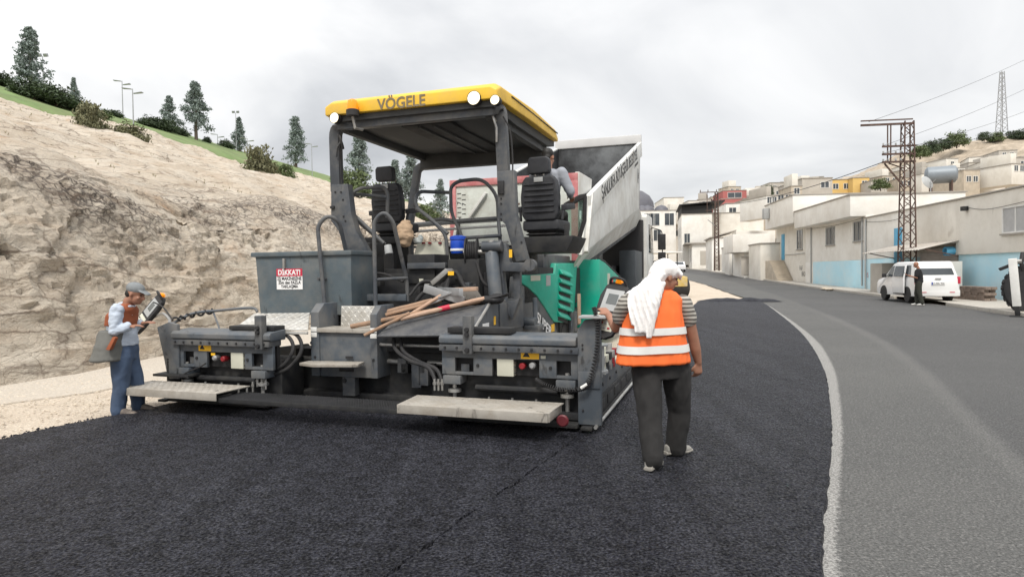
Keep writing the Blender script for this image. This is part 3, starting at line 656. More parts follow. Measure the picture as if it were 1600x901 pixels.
# --- green side panel with louvres, grey swept side panel with its lettering
XS = 1.24
gp = [(813, 430), (814, 441), (826, 449), (840, 462), (852, 480), (862, 496), (867, 503), (888, 504), (897, 499), (902, 411), (869, 411), (868, 427)]
gpl = [pvx(a, b, XS) for a, b in gp]
side = MB().prism([(p.y, p.z) for p in gpl], 'x', XS - 0.10, XS).build('side_panel', M['green'], paver, 0.02); side['label'] = 'bright green engine side panel with louvres'
for i in range(6):
    p0, p1 = pvx(873.5 - i * 0.5, 424 + i * 13.2, XS), pvx(891.5, 421.5 + i * 13.4 + 9, XS)
    mb = MB(); yA, yB = p0.y, p1.y
    prof_ = [(XS - 0.002, p0.z + 0.055), (XS + 0.05, p0.z - 0.02), (XS + 0.05, p0.z - 0.045), (XS - 0.002, p0.z - 0.045)]
    dz = (p1.z - p0.z)
    mb.rings([[(x, yA, z) for x, z in prof_], [(x, yB, z + dz) for x, z in prof_]]); mb.build('louvre', M['green'], side, 0.008)
    mb = MB(); mb.rings([[(XS + 0.003, yA + .03, p0.z - 0.047), (XS + 0.004, yA + .03, p0.z - 0.115), (XS - .03, yA + .03, p0.z - 0.115), (XS - .03, yA + .03, p0.z - 0.047)], [(XS + 0.003, yB - .03, p1.z - 0.047), (XS + 0.004, yB - .03, p1.z - 0.10), (XS - .03, yB - .03, p1.z - 0.10), (XS - .03, yB - .03, p1.z - 0.047)]]); mb.build('louvre_slot', DK, side)
for (a, b, c, d, mm_) in ((829, 430, 844, 438, 'cream'), (853, 430, 860, 446, 'plastic_grey'), (880, 482, 886, 490, 'plastic_grey')):
    p, q = pvx(a, b, XS), pvx(c, d, XS); bx('sticker', (XS, p.y, q.z), (XS + 0.003, q.y, p.z), M[mm_], side, 0)
gs = [(800, 520), (805, 432), (813, 430), (814, 443), (826, 451), (840, 464), (852, 482), (862, 498), (868, 508), (872, 524)]
gsl = [pvx(a, b, XS - 0.02) for a, b in gs]
sw = MB().prism([(p.y, p.z) for p in gsl], 'x', XS - 0.10, XS - 0.02).build('swept_panel', G, paver, 0.015)
a, b = pvx(837, 501, XS), pvx(862, 528, XS)
lettering('SUPER', 0.22, M['print_white'], sw, (a + b) / 2 + Vector((0.006, 0.0, .07)), b - a, (0, 0.5, 1), bold=0.004, sx=1.45)
p, q = pvx(863, 507, XS), pvx(868, 517, XS); bx('sticker', (XS - .02, p.y, q.z), (XS - 0.016, q.y, p.z), M['print_yellow'], sw, 0)
mb = MB(); mb.box((1.05, 4.7, 0.5), (1.2, 6.3, 0.85)); mb.build('side_skirt', DK, paver, 0.02)
for yy in (5.2, 5.5): tb('side_pipe', [(1.27, yy, 0.45), (1.27, yy, 0.82)], 0.05, M['grey'])
# lifting lug on the swept panel
l = pvx(822, 503, XS); o = MB().cyl((XS - .03, l.y, l.z), (XS + 0.14, l.y, l.z), 0.07, n=16).build('lug', GL, paver, .006)
tb('lug_pin', [(XS + .10, l.y + .12, l.z - .02), (XS + .10, l.y + .12, l.z + .34)], 0.035, GL, o)
mb = MB(); mb.box((XS, l.y - .1, l.z - .10), (XS + 0.2, l.y + .22, l.z - .04)); mb.build('lug_bracket', GL, o, .006)
# measuring rod on the panel edge
a, b = pvx(902, 459, XS + .05), pvx(902, 506, XS + .05); bx('measuring_rod', (XS + .05, a.y, b.z), (XS + .09, a.y + .12, a.z), M['wood_pale'], paver, .004)
# --- hopper with folding wings
for s in (-1, 1):
    mb = MB(); y0, y1 = 6.55, 9.4
    x = s * 1.56; zf = 1.33
    mb.rings([[(x, y0, 0.55), (x, y0, 1.78), (x - s * .07, y0, 1.78), (x - s * .07, y0, .55)], [(x, y0 + .55, .5), (x, y0 + .55, 1.72), (x - s * .07, y0 + .55, 1.72), (x - s * .07, y0 + .55, .5)], [(x, y1, .5), (x, y1, zf), (x - s * .07, y1, zf), (x - s * .07, y1, .5)]])
    mb.box((min(0.1 * s, x), y0 - .06, 0.45), (max(.1 * s, x), y0 + .01, 1.78)); mb.box((min(0.05 * s, x), y0, .42), (max(.05 * s, x), y1, .5))
    wg = mb.build('hopper_wing', M['green'], paver, 0.012)
    tb('wing_rim', [(x - s * .03, y0 - .02, 1.79), (x - s * .03, y0 + .55, 1.74), (x - s * .03, y1, zf + .02)], 0.035, M['black'], wg, 8)
    if s > 0:
        for (za, zb, mm_) in ((1.5, 1.25, 'cream'), (1.38, 1.22, 'print_red'), (1.18, .95, 'cream')):
            ya = 7.35 if mm_ == 'cream' and za > 1.4 else 7.75
            bx('sticker', (x, ya, zb), (x + .004, ya + .3, za), M[mm_], wg, 0)
# --- glazed side screen beside the driver
def quad_slab(name, pts, n_, m, par=paver, bev=0.0):
    off = Vector(n_); return MB().rings([[Vector(p) for p in pts], [Vector(p) + off for p in pts]]).build(name, m, par, bev)
M['tint'] = mat('green_tinted_glass', (0.45, 0.60, 0.52), 0.06, 0, 0.03, trans=0.85, spec=0.6)
gl = [pv(872, 325, 3.95), pv(914, 312, 3.95), pv(912, 345, 3.95), pv(899, 392, 3.95), pv(872, 392, 3.95)]
ws = quad_slab('side_screen', gl, (0, 0.012, 0), M['tint'])
tb('screen_frame', [pv(914, 306, 3.93), pv(913, 345, 3.93), pv(906, 368, 3.93), pv(898, 396, 3.93)], 0.035, BK, ws, 8)
bar = MB(); bar.rings([[pv(880, 318, 3.9), pv(905, 304, 3.9), pv(916, 302, 3.9), pv(914, 309, 3.9), pv(884, 325, 3.9)], [p + Vector((0, 0.06, 0)) for p in (pv(880, 318, 3.9), pv(905, 304, 3.9), pv(916, 302, 3.9), pv(914, 309, 3.9), pv(884, 325, 3.9))]]); bar.build('mirror', BK, paver, 0.008)
# --- roof canopy
z0 = 3.86
mb = MB()
sec = lambda y, zt, zb, w: [(-w, y, zb), (-w, y, zt - .05), (-w + .09, y, zt), (w - .09, y, zt), (w, y, zt - .05), (w, y, zb)]
mb.rings([sec(1.50, 3.86, 3.70, 1.24), sec(1.62, 3.92, 3.70, 1.26), sec(3.0, 3.96, 3.72, 1.27), sec(4.3, 3.93, 3.73, 1.26), sec(4.62, 3.86, 3.75, 1.22)])
roof = mb.build('canopy_roof', M['yellow'], paver, 0.022, seg=3)
M['liner'] = mat('grey_canopy_liner', (0.045, 0.048, 0.05), 0.6, 0, 0.2, 3, dirt=(0.10, 0.10, 0.10), damt=0.5)
mb = MB(); mb.prism([(1.56, 3.705), (1.56, 3.62), (2.5, 3.58), (4.2, 3.60), (4.55, 3.66), (4.55, 3.755)], 'x', -1.17, 1.17); ln = mb.build('roof_liner', M['liner'], roof, 0.01)
mb = MB(); mb.box((-0.30, 1.9, 3.555), (.42, 4.1, 3.60)); mb.build('roof_recess', BK, roof, 0.01)
mb = MB(); mb.box((-1.14, 1.62, 3.53), (1.14, 1.74, 3.63)); mb.build('rear_crossbeam', G, roof, 0.01)
mb = MB(); mb.prism([(4.1, 3.6), (4.1, 3.36), (4.28, 3.36), (4.34, 3.6)], 'x', -1.12, 1.12); mb.build('front_crossbeam', M['liner'], roof, 0.01)
for s in (-1, 1):
    mb = MB(); mb.box((s * 1.06 - .05, 1.7, 3.50), (s * 1.06 + .05, 4.3, 3.60)); mb.build('roof_rail', M['liner'], roof, 0.01)
for xx in (-0.05, .17): mb = MB(); mb.box((xx - .02, 1.95, 3.53), (xx + .02, 4.0, 3.56)); mb.build('roof_rib', M['liner'], roof, .004)
lettering('VÖGELE', 0.205, M['print_brown'], roof, (-0.08, 1.496, 3.765), (1, 0, 0), (0, 0, 1), bold=0.004, sx=0.93)
mb = MB(); mb.box((1.262, 2.0, 3.835), (1.275, 4.4, 3.85)); mb.build('roof_groove', M['dark'], roof)
for (px, py, r_) in ((522, 184, 0.07), (740, 153, 0.085), (773, 156, 0.06)):
    c = pv(px, py, 1.47); lp = MB().lathe([(r_ * 1.04, 0.09), (r_ * 1.05, 0), (r_ * 1.01, -0.008), (r_ * .98, .02)], c, 'y', 24).build('lamp_housing', BK, roof)
    MB().lathe([(0.001, -0.012), (r_ * .6, -0.008), (r_ * .97, 0.004), (r_ * .97, .02)], c, 'y', 24).build('lamp_lens', M['lamp'], lp)
c = pv(551, 176, 1.42)
bc = MB().lathe([(0.075, -0.05), (0.085, -0.045), (0.085, 0.03), (0.07, 0.04)], c, 'z', 20).build('beacon_base', BK, roof)
MB().lathe([(0.07, 0.04), (0.072, 0.11), (0.06, 0.155), (0.03, 0.175), (0.001, .18)], c, 'z', 20).build('beacon_lens', M['beacon'], bc)
tb('beacon_stem', [c + Vector((0, 0, -.05)), c + Vector((0.02, .02, -.2)), c + Vector((.06, .14, -.2))], 0.02, M['steel'], bc)
# posts
def post(name, pts, wx, wy, par=paver):
    mb = MB(); P_ = fillet(pts, 0.16, 5); rg = []
    for i, p in enumerate(P_):
        t = (P_[min(i + 1, len(P_) - 1)] - P_[max(i - 1, 0)]).normalized(); x = Vector((1, 0, 0)); x = (x - t * x.dot(t)).normalized(); y = t.cross(x)
        rg.append([p + x * a * wx / 2 + y * b * wy / 2 for a, b in ((-1, -1), (1, -1), (1, 1), (-1, 1))])
    return mb.rings(rg).build(name, G, par, 0.02)
YP = 1.78
pr = [pv(757, 170, 1.62), pv(783, 168, YP), pv(789, 300, YP), pv(791, 312, YP)]
post('canopy_post', [pv(765, 173, 1.68), pv(782, 170, YP), pv(789, 305, YP)], 0.15, 0.11)
post('canopy_post', [pv(556, 196, 1.68), pv(524, 198, YP), pv(527, 300, YP)], 0.15, 0.11)
post('canopy_post', [pv(668, 258, 4.2), pv(653, 262, 4.2), pv(640, 350, 4.0), pv(640, 420, 4.0)], 0.13, 0.1)
post('canopy_post', [Vector((1.0, 4.2, 3.5)), Vector((1.08, 4.2, 3.4)), Vector((1.1, 4.0, 2.6)), Vector((1.1, 4.0, 1.8))], 0.13, 0.1)
for (pts, z_) in (([(776, 268), (803, 265), (806, 335), (812, 360), (824, 406), (806, 409), (789, 350), (778, 340)], 1), ([(517, 288), (543, 287), (549, 335), (556, 360), (577, 398), (545, 402), (528, 360), (517, 345)], -1)):
    q = [pv(a, b, YP - .07) for a, b in pts]; pl = MB().rings([q, [p + Vector((0, 0.13, 0)) for p in q]]).build('post_bracket', G, paver, 0.012)
    for a, b in ((783, 310), (783, 318), (783, 334), (783, 342), (815, 378)) if z_ > 0 else ((533, 300), (536, 312), (537, 338), (540, 345), (524, 300)): bolt(pv(a, b, YP - .07), 'y', 0.013, pl, M['print'])
    a, b = ((778, 283), (788, 303)) if z_ > 0 else ((517, 322), (523, 326)); p, q = pv(*a, YP - .075), pv(*b, YP - .075); MB().box((p.x, YP - .10, q.z), (q.x, YP - .068, p.z)).build('latch_recess', BK, pl, .004)
# mirrors on the posts
mi = MB(); c = pv(533, 222, 1.6); mi.lathe([(0.001, -.012), (0.1, -.008), (0.1, .012), (.001, .016)], (0, 0, 0), 'x', 20); mo = mi.build('mirror', BK, paver, loc=c, rot=(R(10), R(-18), R(35)))
tb('mirror_arm', [pv(526, 245, 1.7), pv(527, 230, 1.62), pv(532, 222, 1.62)], 0.012, G, paver, 8)
tb('mirror_arm', [pv(775, 190, 1.72), pv(770, 182, 1.68), pv(776, 200, 1.66), pv(776, 222, 1.7)], 0.014, M['steel'], paver, 8)
# --- seats
def seat_at(c, ry, tilt):
    e_ = bpy.data.objects.new('seat', None); C.objects.link(e_); e_.parent = paver; e_.location = c; e_.rotation_euler = (0, 0, ry)
    S_ = M['seat']
    bk = MB(); prof_ = [(-.22, 0.02), (-.27, .10), (-.28, .35), (-.25, .56), (-.2, .63), (.2, .63), (.25, .56), (.28, .35), (.27, .10), (.22, .02)]
    bk.rings([[(x, -.07 - z * tilt, z) for x, z in prof_], [(x, .06 - z * tilt, z) for x, z in prof_]]); bko = bk.build('backrest', S_, e_, 0.03, seg=3)
    for i in range(6):
        z = .14 + i * .075; mb = MB(); mb.tube([(-.22, -.074 - z * tilt, z), (0, -.086 - z * tilt, z), (.22, -.074 - z * tilt, z)], 0.011, 6); mb.build('backrest_rib', S_, bko)
    mb = MB(); hp = [(-.14, .66), (-.16, .70), (-.155, .85), (-.12, .89), (.12, .89), (.155, .85), (.16, .70), (.14, .66)]
    mb.rings([[(x, -.075 - z * tilt, z) for x, z in hp], [(x, .04 - z * tilt, z) for x, z in hp]]); mb.build('headrest', S_, e_, 0.025, seg=3)
    for q_ in (-.06, .06): MB().cyl((q_, -.02 - .63 * tilt, .6), (q_, -.02 - .7 * tilt, .70), .012).build('headrest_bracket', M['steel'], e_)
    bx('plate', (-.06, -.09 - .57 * tilt, .545), (.07, -.075 - .57 * tilt, .61), M['plastic_grey'], bko, .002)
    mb = MB(); mb.box((-.27, -.05, -.12), (.27, .46, .03)); mb.build('cushion', S_, e_, 0.045, seg=3)
    mb = MB(); pr_ = []
    for i in range(9): pr_ += [(.19 if i % 2 else .235, -.30 + i * .022)]
    rg = [[(sx_ * r_, .2 + sy_ * r_, z) for sx_, sy_ in ((-1, -1), (1, -1), (1, 1), (-1, 1))] for r_, z in pr_]; mb.rings(rg); mb.build('bellows', BK, e_, 0.006)
    for s in (-1, 1): mb = MB(); mb.box((s * .34 - .045, -.02, .17), (s * .34 + .045, .34, .25), (R(8), 0, 0)); mb.bar((s * .31, 0, .02), (s * .33, 0.02, .2), .03, .05); mb.build('armrest', S_, e_, 0.02)
    return e_
c = pv(846, 347, 2.62); seat_at((c.x, 2.62, c.z), R(-6), 0.05)
c = pv(609, 350, 3.05); seat_at((c.x, 3.05, c.z), R(-4), 0.10)
p, q = pv(817, 371, 2.6), pv(900, 374, 2.6)
MB().prism([(p.x, p.z), (q.x, p.z), (q.x - .02, p.z - .06), (q.x - .1, p.z - .22), (p.x + .02, p.z - .22), (p.x, p.z - .08)], 'y', 2.45, 3.3).build('seat_platform', DK, paver, 0.012)
bx('seat_platform', (-1.5, 2.8, 2.02), (-.85, 3.5, 2.12), DK)
bx('seat_pedestal', (-1.25, 2.9, 1.1), (-1.0, 3.4, 2.03), DK); bx('seat_pedestal', (0.85, 2.6, 1.1), (1.22, 3.3, 1.9), DK)
bx('bracket', (p.x + .62, 2.5, p.z - .02), (p.x + .68, 2.56, p.z + .16), BK)
# driver's console between the seats: dash, levers, bins
bx('dashboard', (-.85, 3.55, 1.62), (.75, 3.9, 1.98), DK, bev=.03); bx('dash_panel', (-.75, 3.4, 1.5), (.72, 3.56, 1.66), BK, bev=.02)
a, b = pv(648, 348, 3.86), pv(795, 339, 3.86)
tb('dash_rail', [pv(646, 352, 3.8), pv(700, 347, 3.8), pv(795, 341, 3.8)], 0.045, M['plastic_grey'])
tb('dash_rail', [pv(646, 362, 3.75), pv(700, 358, 3.75), pv(795, 352, 3.75)], 0.022, M['white'])
tb('dash_rail', [pv(646, 386, 3.5), pv(720, 382, 3.5), pv(795, 377, 3.5)], 0.022, M['white'])
q = [pv(652, 381, 2.7), pv(692, 379, 2.7), pv(696, 410, 2.6), pv(641, 413, 2.6)]
cv = MB().rings([q, [p + Vector((0, .18, .03)) for p in q]]).build('map_cover', M['cream'], paver, .01)
for xx in (660, 670, 686): bx('clip', tuple(pv(xx, 381, 2.69)), tuple(pv(xx + 3, 378, 2.66)), M['red'], cv, 0)
bx('machinery_box', tuple(pv(637, 443, 1.72)), tuple(pv(702, 398, 2.2)), DK, bev=.012)
bx('crossbar', tuple(pv(636, 420, 1.66)), tuple(pv(700, 410, 1.75)), G)
bx('machinery_box', tuple(pv(552, 450, 1.7)), tuple(pv(600, 402, 2.3)), DK, bev=.012)
bx('rear_beam', tuple(pv(562, 470, 1.3)), tuple(pv(640, 459, 1.4)), GL)
bx('fluid_tank', tuple(pv(560, 420, 2.0)), tuple(pv(600, 380, 2.4)), DK, bev=.04)
c = pv(608, 397, 1.7); cn = MB().cyl(c, c + Vector((-.03, .02, .12)), .055, .05).build('canister', M['plastic_grey'], paver, .004)
# --- handrails
RL_ = 0.026
def rail(pts, y=None, r=RL_, f=0.16, par=paver): return tb('handrail', fillet([pv(a, b, c) for a, b, c in pts], f, 6), r, G, par, 10)
h1 = rail([(508, 482, .82), (496, 352, .85), (512, 336, .9), (530, 345, 1.0), (551, 440, 1.35), (552, 472, 1.35)], f=.12)
tb('rail_bar', [pv(497, 436, .83), pv(550, 434, 1.33)], .022, G, h1)
h2 = rail([(587, 480, .95), (584, 345, .98), (600, 330, 1.0), (614, 345, 1.05), (636, 440, 1.35), (637, 470, 1.35)], f=.12)
tb('rail_bar', [pv(586, 437, .96), pv(636, 434, 1.33)], .022, G, h2)
rail([(546, 345, 1.9), (545, 308, 1.9), (560, 294, 1.95), (600, 292, 2.3), (606, 302, 2.3), (605, 340, 2.3)], f=.12)
rail([(600, 380, 1.95), (545, 328, 1.9), (545, 310, 1.9), (556, 303, 2.0), (604, 308, 2.3)], f=.1)
rail([(602, 382, 2.0), (552, 340, 1.92), (548, 310, 1.92)], f=.1)
rail([(700, 365, 2.3), (652, 325, 2.3), (648, 312, 2.3), (655, 299, 2.4), (704, 301, 2.9)], f=.12)
rail([(699, 400, 2.3), (697, 367, 2.3), (672, 340, 2.3), (650, 325, 2.3)], f=.1)
rail([(724, 390, 2.6), (720, 362, 2.6), (705, 335, 2.6), (704, 292, 2.6), (716, 283, 2.6), (754, 279, 2.6), (777, 305, 2.6), (779, 345, 2.5), (783, 392, 2.4)], f=.14)
rail([(672, 344, 2.62), (695, 342, 2.62), (711, 346, 2.62), (777, 341, 2.58)], f=.1)
rail([(722, 372, 2.6), (783, 368, 2.4)])
# --- toolbox at the rear left
p, q = pv(410, 488, .98), pv(551, 404, .98)
tbx = MB().prism([(p.x - .06, 1.80), (q.x, 1.80), (q.x, 1.04), (p.x, 1.04)], 'y', .94, 1.5).build('toolbox', M['toolbox'], paver, 0.012)
bx('toolbox_lid', (p.x - .11, .91, 1.79), (q.x + .02, 1.54, 1.85), M['toolbox'], tbx, .012)
c = pv(447, 410, .96); bx('hasp', (c.x - .015, .905, c.z - .08), (c.x + .015, .945, c.z + .05), M['steel'], tbx, .003)
s0, s1 = pv(432, 420, .935), pv(473, 452, .935); YB = .933
sg = bx('warning_sign', (s0.x, YB, s1.z), (s1.x, YB + .006, s0.z), M['print_white'], tbx, 0)
w_, h_ = s1.x - s0.x, s0.z - s1.z; cx = (s0.x + s1.x) / 2
bx('sign_header', (s0.x, YB - .002, s0.z - h_ * .36), (s1.x, YB + .003, s0.z), M['print_red'], sg, 0)
lettering('DİKKAT!', h_ * .34, M['print_white'], sg, (cx, YB - .0035, s0.z - h_ * .19), (1, 0, 0), (0, 0, 1), bold=.003, sx=.95, thick=.001)
for i, tx in enumerate(('İŞ MAKİNESİNE', '25m den FAZLA', 'YAKLAŞMA')): lettering(tx, h_ * .21, M['print'], sg, (cx, YB - .0015, s0.z - h_ * (.48 + .19 * i)), (1, 0, 0), (0, 0, 1), bold=.0012, sx=.9, thick=.001)
# --- tread plates
def tread(name, a, b, c, d, th, m, par=paver, nx=22, ny=9, pat=0.006):
    """chequer plate: a quad a-b-c-d (rear left, rear right, front right, front left) with raised diamonds"""
    a, b, c, d = map(Vector, (a, b, c, d)); n = (b - a).cross(d - a).normalized()
    if n.z < 0 and abs(n.z) > .2: n = -n
    if abs(n.z) <= .2 and n.y > 0: n = -n
    mb = MB(); mb.rings([[p - n * th for p in (a, b, c, d)], [a, b, c, d]])
    o = mb.build(name, m, par, 0.003)
    mb = MB()
    for i in range(nx):
        for j in range(ny):
            u, v = (i + .5) / nx, (j + .5) / ny; p = (a * (1 - u) + b * u) * (1 - v) + (d * (1 - u) + c * u) * v
            e1 = (b - a).normalized(); e2 = n.cross(e1); s_ = 1 if (i + j) % 2 else -1
            l1 = (e1 * s_ + e2).normalized(); l2 = n.cross(l1); L_ = min((b - a).length / nx, (d - a).length / ny) * .55; W_ = L_ * .32
            mb.add([p - l1 * L_, p + l2 * W_, p + l1 * L_, p - l2 * W_, p + n * pat], [(0, 1, 4), (1, 2, 4), (2, 3, 4), (3, 0, 4)])
    t_ = mb.build('tread_pattern', m, o); t_['kind'] = 'stuff'; return o
t = tread('step_plate', pv(364, 514, .42), pv(481, 515, .42), pv(484, 488, .95), pv(398, 489, .95), .015, M['alu'], nx=20, ny=9)
a, b = pv(366, 517, .42), pv(481, 518, .42); bx('plate_edge', (a.x, .40, a.z - .02), (b.x, .43, a.z + .012), M['alu'], t, .003)
td = tread('step_plate', pv(588, 525, .42), pv(737, 523, .42), Vector((pv(737, 523, .42).x, 1.0, 1.185)), pv(632, 486, 1.0), .02, M['tread_dark'], nx=26, ny=10)
mb = MB(); a, b, c_, d_ = pv(588, 525, .42), pv(737, 523, .42), Vector((pv(737, 523, .42).x, 1.0, 1.185)), pv(632, 486, 1.0)
mb.tube([b + Vector((-.01, -.01, 0)), c_ + Vector((-.01, 0, 0))], .018, 6); mb.build('plate_edge', M['steel'], td)
# panel closing the right end of the deck, with its stickers
X1 = b.x
q = [Vector((X1, .44, .82)), Vector((X1, .44, .9)), Vector((X1, 1.0, 1.2)), Vector((X1, 2.3, 1.22)), Vector((X1, 2.3, .82))]
ep = MB().rings([q, [p - Vector((.05, 0, 0)) for p in q]]).build('deck_side', G, paver, .008)
for (ya, za, yb, zb, mm_) in ((.75, .88, .95, .97, 'print_white'), (1.12, .93, 1.18, 1.03, 'print_yellow')): bx('sticker', (X1, ya, za), (X1 + .004, yb, zb), M[mm_], ep, 0)
bx('access_door', (X1, 1.3, .87), (X1 + .012, 2.0, 1.17), G, ep, .004)
# --- rear step block
x0, x1 = -.85, .06; YS = .55
st = bx('step_block', (x0 + .1, YS + .02, .33), (x1 - .09, YS + .3, .86), GL)
bx('step_top', (x0 + .1, YS - .02, .86), (x1 - .08, YS + .32, .91), M['alu_dirty'], st, .006)
tread('step_riser', (x0 + .22, YS + .31, .91), (x1 - .06, YS + .31, .91), (x1 - .06, YS + .33, 1.16), (x0 + .22, YS + .33, 1.16), .01, M['alu'], st, 14, 5)
mb = MB(); mb.prism([(YS, .33), (YS, 1.1), (YS + .12, 1.2), (YS + .42, 1.2), (YS + .42, .33)], 'x', x0, x0 + .12); mb.build('step_cheek', GL, st, .012)
mb = MB(); mb.prism([(YS, .33), (YS, 1.08), (YS + .12, 1.18), (YS + .42, 1.18), (YS + .42, .33)], 'x', x1 - .09, x1); mb.build('step_cheek', GL, st, .012)
for xx in (x0 + .005, x1 - .088):
    for zz_ in (.865, .80): bx('hinge_plate', (xx, YS - .006, zz_), (xx + .085, YS + .004, zz_ + .055), M['white'], st, .002)
q = [(x0 - .02, YS - .02, .515), (x1 - .16, YS - .02, .53), (x1 - .11, YS - .24, .53), (x0 + .22, YS - .28, .515), (x0 - .02, YS - .2, .515)]
MB().rings([[Vector(p) - Vector((0, 0, .035)) for p in q], [Vector(p) for p in q]]).build('footboard', M['alu_dirty'], st, .006)
bx('slot', (x0 + .38, YS + .012, .395), (x0 + .58, YS + .03, .435), BK, st, .01)
for p in ((x0 + .06, .56), (x1 - .05, .55)): bolt((p[0], YS, p[1]), 'y', .016, st, M['print'])
mb = MB(); mb.box((-.45, YS + .05, .1), (-.28, YS + .15, .34)); mb.build('step_foot', G, st, .006); bolt((-.42, YS + .05, .28), 'y', .03, st)
# --- screed
mb = MB(); mb.box((-1.3, .85, .07), (1.3, 1.5, .62)); mb.box((-1.3, .7, .05), (1.3, 1.5, .12)); scr = mb.build('screed', DK, paver, .012)
tb('screed_rod', [(-1.25, .8, .5), (1.3, .8, .5)], .03, M['steel'], scr); tb('screed_rod', [(-.9, .62, .72), (1.2, .62, .72)], .02, M['steel'], scr)
bx('screed_beam', (-1.0, .78, .62), (1.35, .86, .84), DK, scr)
random.seed(3)
for i in range(14):
    xx = random.uniform(-1.0, 1.1); bx('valve', (xx, .72, random.uniform(.2, .4)), (xx + random.uniform(.05, .14), .84, random.uniform(.42, .56)), random.choice([DK, DK, M['grey'], BK]), scr, .006)
def extension(x0, x1, zt, zb, s):
    e_ = bpy.data.objects.new('screed_extension', None); C.objects.link(e_); e_.parent = paver
    bx('body', (x0, .3, .07), (x1, .72, zb + .1), DK, e_, .012)
    bx('sole_plate', (x0, .02, .035), (x1, .74, .075), M['dark'], e_, .004)
    mb = MB(); mb.prism([(.1, zt - .10), (.07, zt - .08), (.07, zt - .03), (.1, zt), (.36, zt + .02), (.36, zt - .10)], 'x', x0, x1 - .02 * s); mb.build('guide_beam', GL, e_, .012)
    bx('beam_flange', (x0, .08, zt - .165), (x1, .3, zt - .10), G, e_, .006)
    n_ = 11
    for i in range(n_): bolt((x0 + (x1 - x0) * (i + .5) / n_, .08, zt - .13), 'y', .013, e_, M['dark'])
    # panel with openings, built from strips round the openings
    zp0, zp1 = zb, zt - .16; xs = [x0 + (x1 - x0) * f for f in ((0, .10, .24, .38, .72, .84, .94, 1) if s > 0 else (0, .08, .19, .33, .72, .79, .90, 1))]
    zl_, zh_ = zp0 + (zp1 - zp0) * .12, zp0 + (zp1 - zp0) * .68
    mb = MB()
    mb.box((x0, .15, zh_), (x1, .19, zp1)); 
    for a_, b_ in ((0, 1), (2, 3), (4, 5), (6, 7)): mb.box((xs[a_], .15, zp0), (xs[b_], .19, zh_))
    for a_, b_ in ((1, 2), (5, 6)): mb.box((xs[a_], .15, zp0), (xs[b_], .19, zl_))
    mb.build('rear_panel', GL, e_, .004)
    bx('panel_back', (x0 + .02, .25, zp0), (x1 - .02, .3, zp1), BK, e_, 0)
    zc = (zl_ + zh_) / 2
    bw = .19; cx_ = xs[3] + .14 if s > 0 else xs[4] - .12
    bo = bx('junction_box', (cx_ - .09, .155, zp0 + .0), (cx_ + .09, .25, zp0 + .21), M['cream'], e_, .008)
    for zz_ in (.04, .1, .16): bolt((cx_ + .1, .17, zp0 + zz_), 'x', .012, e_)
    sx_ = xs[3] + .64 * (xs[4] - xs[3]) if s > 0 else xs[3] + .42 * (xs[4] - xs[3])
    so_ = MB().lathe([(.024, -.05), (.033, -.04), (.033, .02), (.025, .05)], (sx_, .19, zp0 + .11), 'y', 18).build('socket', M['red'], e_)
    MB().lathe([(.02, -.05), (.034, -.03), (.03, .04)], (sx_ + .11 * s, .17, zp0 + .12), 'y', 16).build('socket', M['galv'], e_)
    a_ = xs[4] - .02 if s > 0 else xs[2] + .25
    wl = bx('warning_label', (a_ - .17, .146, zh_ + .01), (a_ + .02, .151, zh_ + .11), M['print_yellow'], e_, 0)
    me_ = MB(); me_.rings([[(a_ - .15, .1445, zh_ + .03), (a_ - .075, .1445, zh_ + .03), (a_ - .1125, .1445, zh_ + .095)], [(a_ - .15, .147, zh_ + .03), (a_ - .075, .147, zh_ + .03), (a_ - .1125, .147, zh_ + .095)]]); me_.build('warning_triangle', M['print'], wl)
    for p in (xs[5] - .06, xs[2] + .05): bolt((p, .15, zc), 'y', .018, e_, M['print'])
    bx('inner_plate', (xs[1] + .05, .2, zl_), (xs[1] + .14, .22, zc), G, e_, 0)
    # fittings under the panel
    for xx in (xs[0] + .12, xs[6] - .05): bx('spindle_mount', (xx - .1, .12, zp0 - .10), (xx + .1, .3, zp0 - .01), GL, e_, .01); tb('spindle', [(xx, .2, .12), (xx, .2, zp0 + .05)], .022, M['steel'], e_); MB().lathe([(.02, 0), (.07, .01), (.07, .04), (.02, .05)], (xx, .2, zp0 - .2), 'z', 14).build('hand_nut', M['steel'], e_)
    tb('heater_tube', [(xs[2], .22, zp0 - .14), (xs[5], .22, zp0 - .14)], .035, DK, e_)
    for i in range(7): xx = xs[2] + (xs[5] - xs[2]) * (i + .3) / 7; tb('adjusting_screw', [(xx, .16, .1), (xx, .16, .22 + .05 * (i % 2))], .012, M['steel'], e_, 8)
    bx('tamper_bar', (x0, .13, .09), (x1, .2, .16), M['dark'], e_, .006)
    # hinged carrier
    xh = x0 + (.33 if s > 0 else x1 - x0 - .12)
    hb = bx('carrier_bracket', (xh - .05, .05, zp1 - .03), (xh + .05, .14, zt + .2), G, e_, .008)
    for zz_ in (zp1 + .01, zp1 + .17, zt + .06): bolt((xh, .05, zz_), 'y', .026, e_, h=.03)
    return e_
exR = extension(1.07, 2.55, .91, .49, 1); exL = extension(-2.52, -1.08, .885, .445, -1)
bx('beam_cover', (1.15, .12, .925), (1.85, .3, .985), DK, exR, .006); bx('beam_cover', (-1.75, .2, .90), (-1.1, .4, .95), DK, exL, .006)
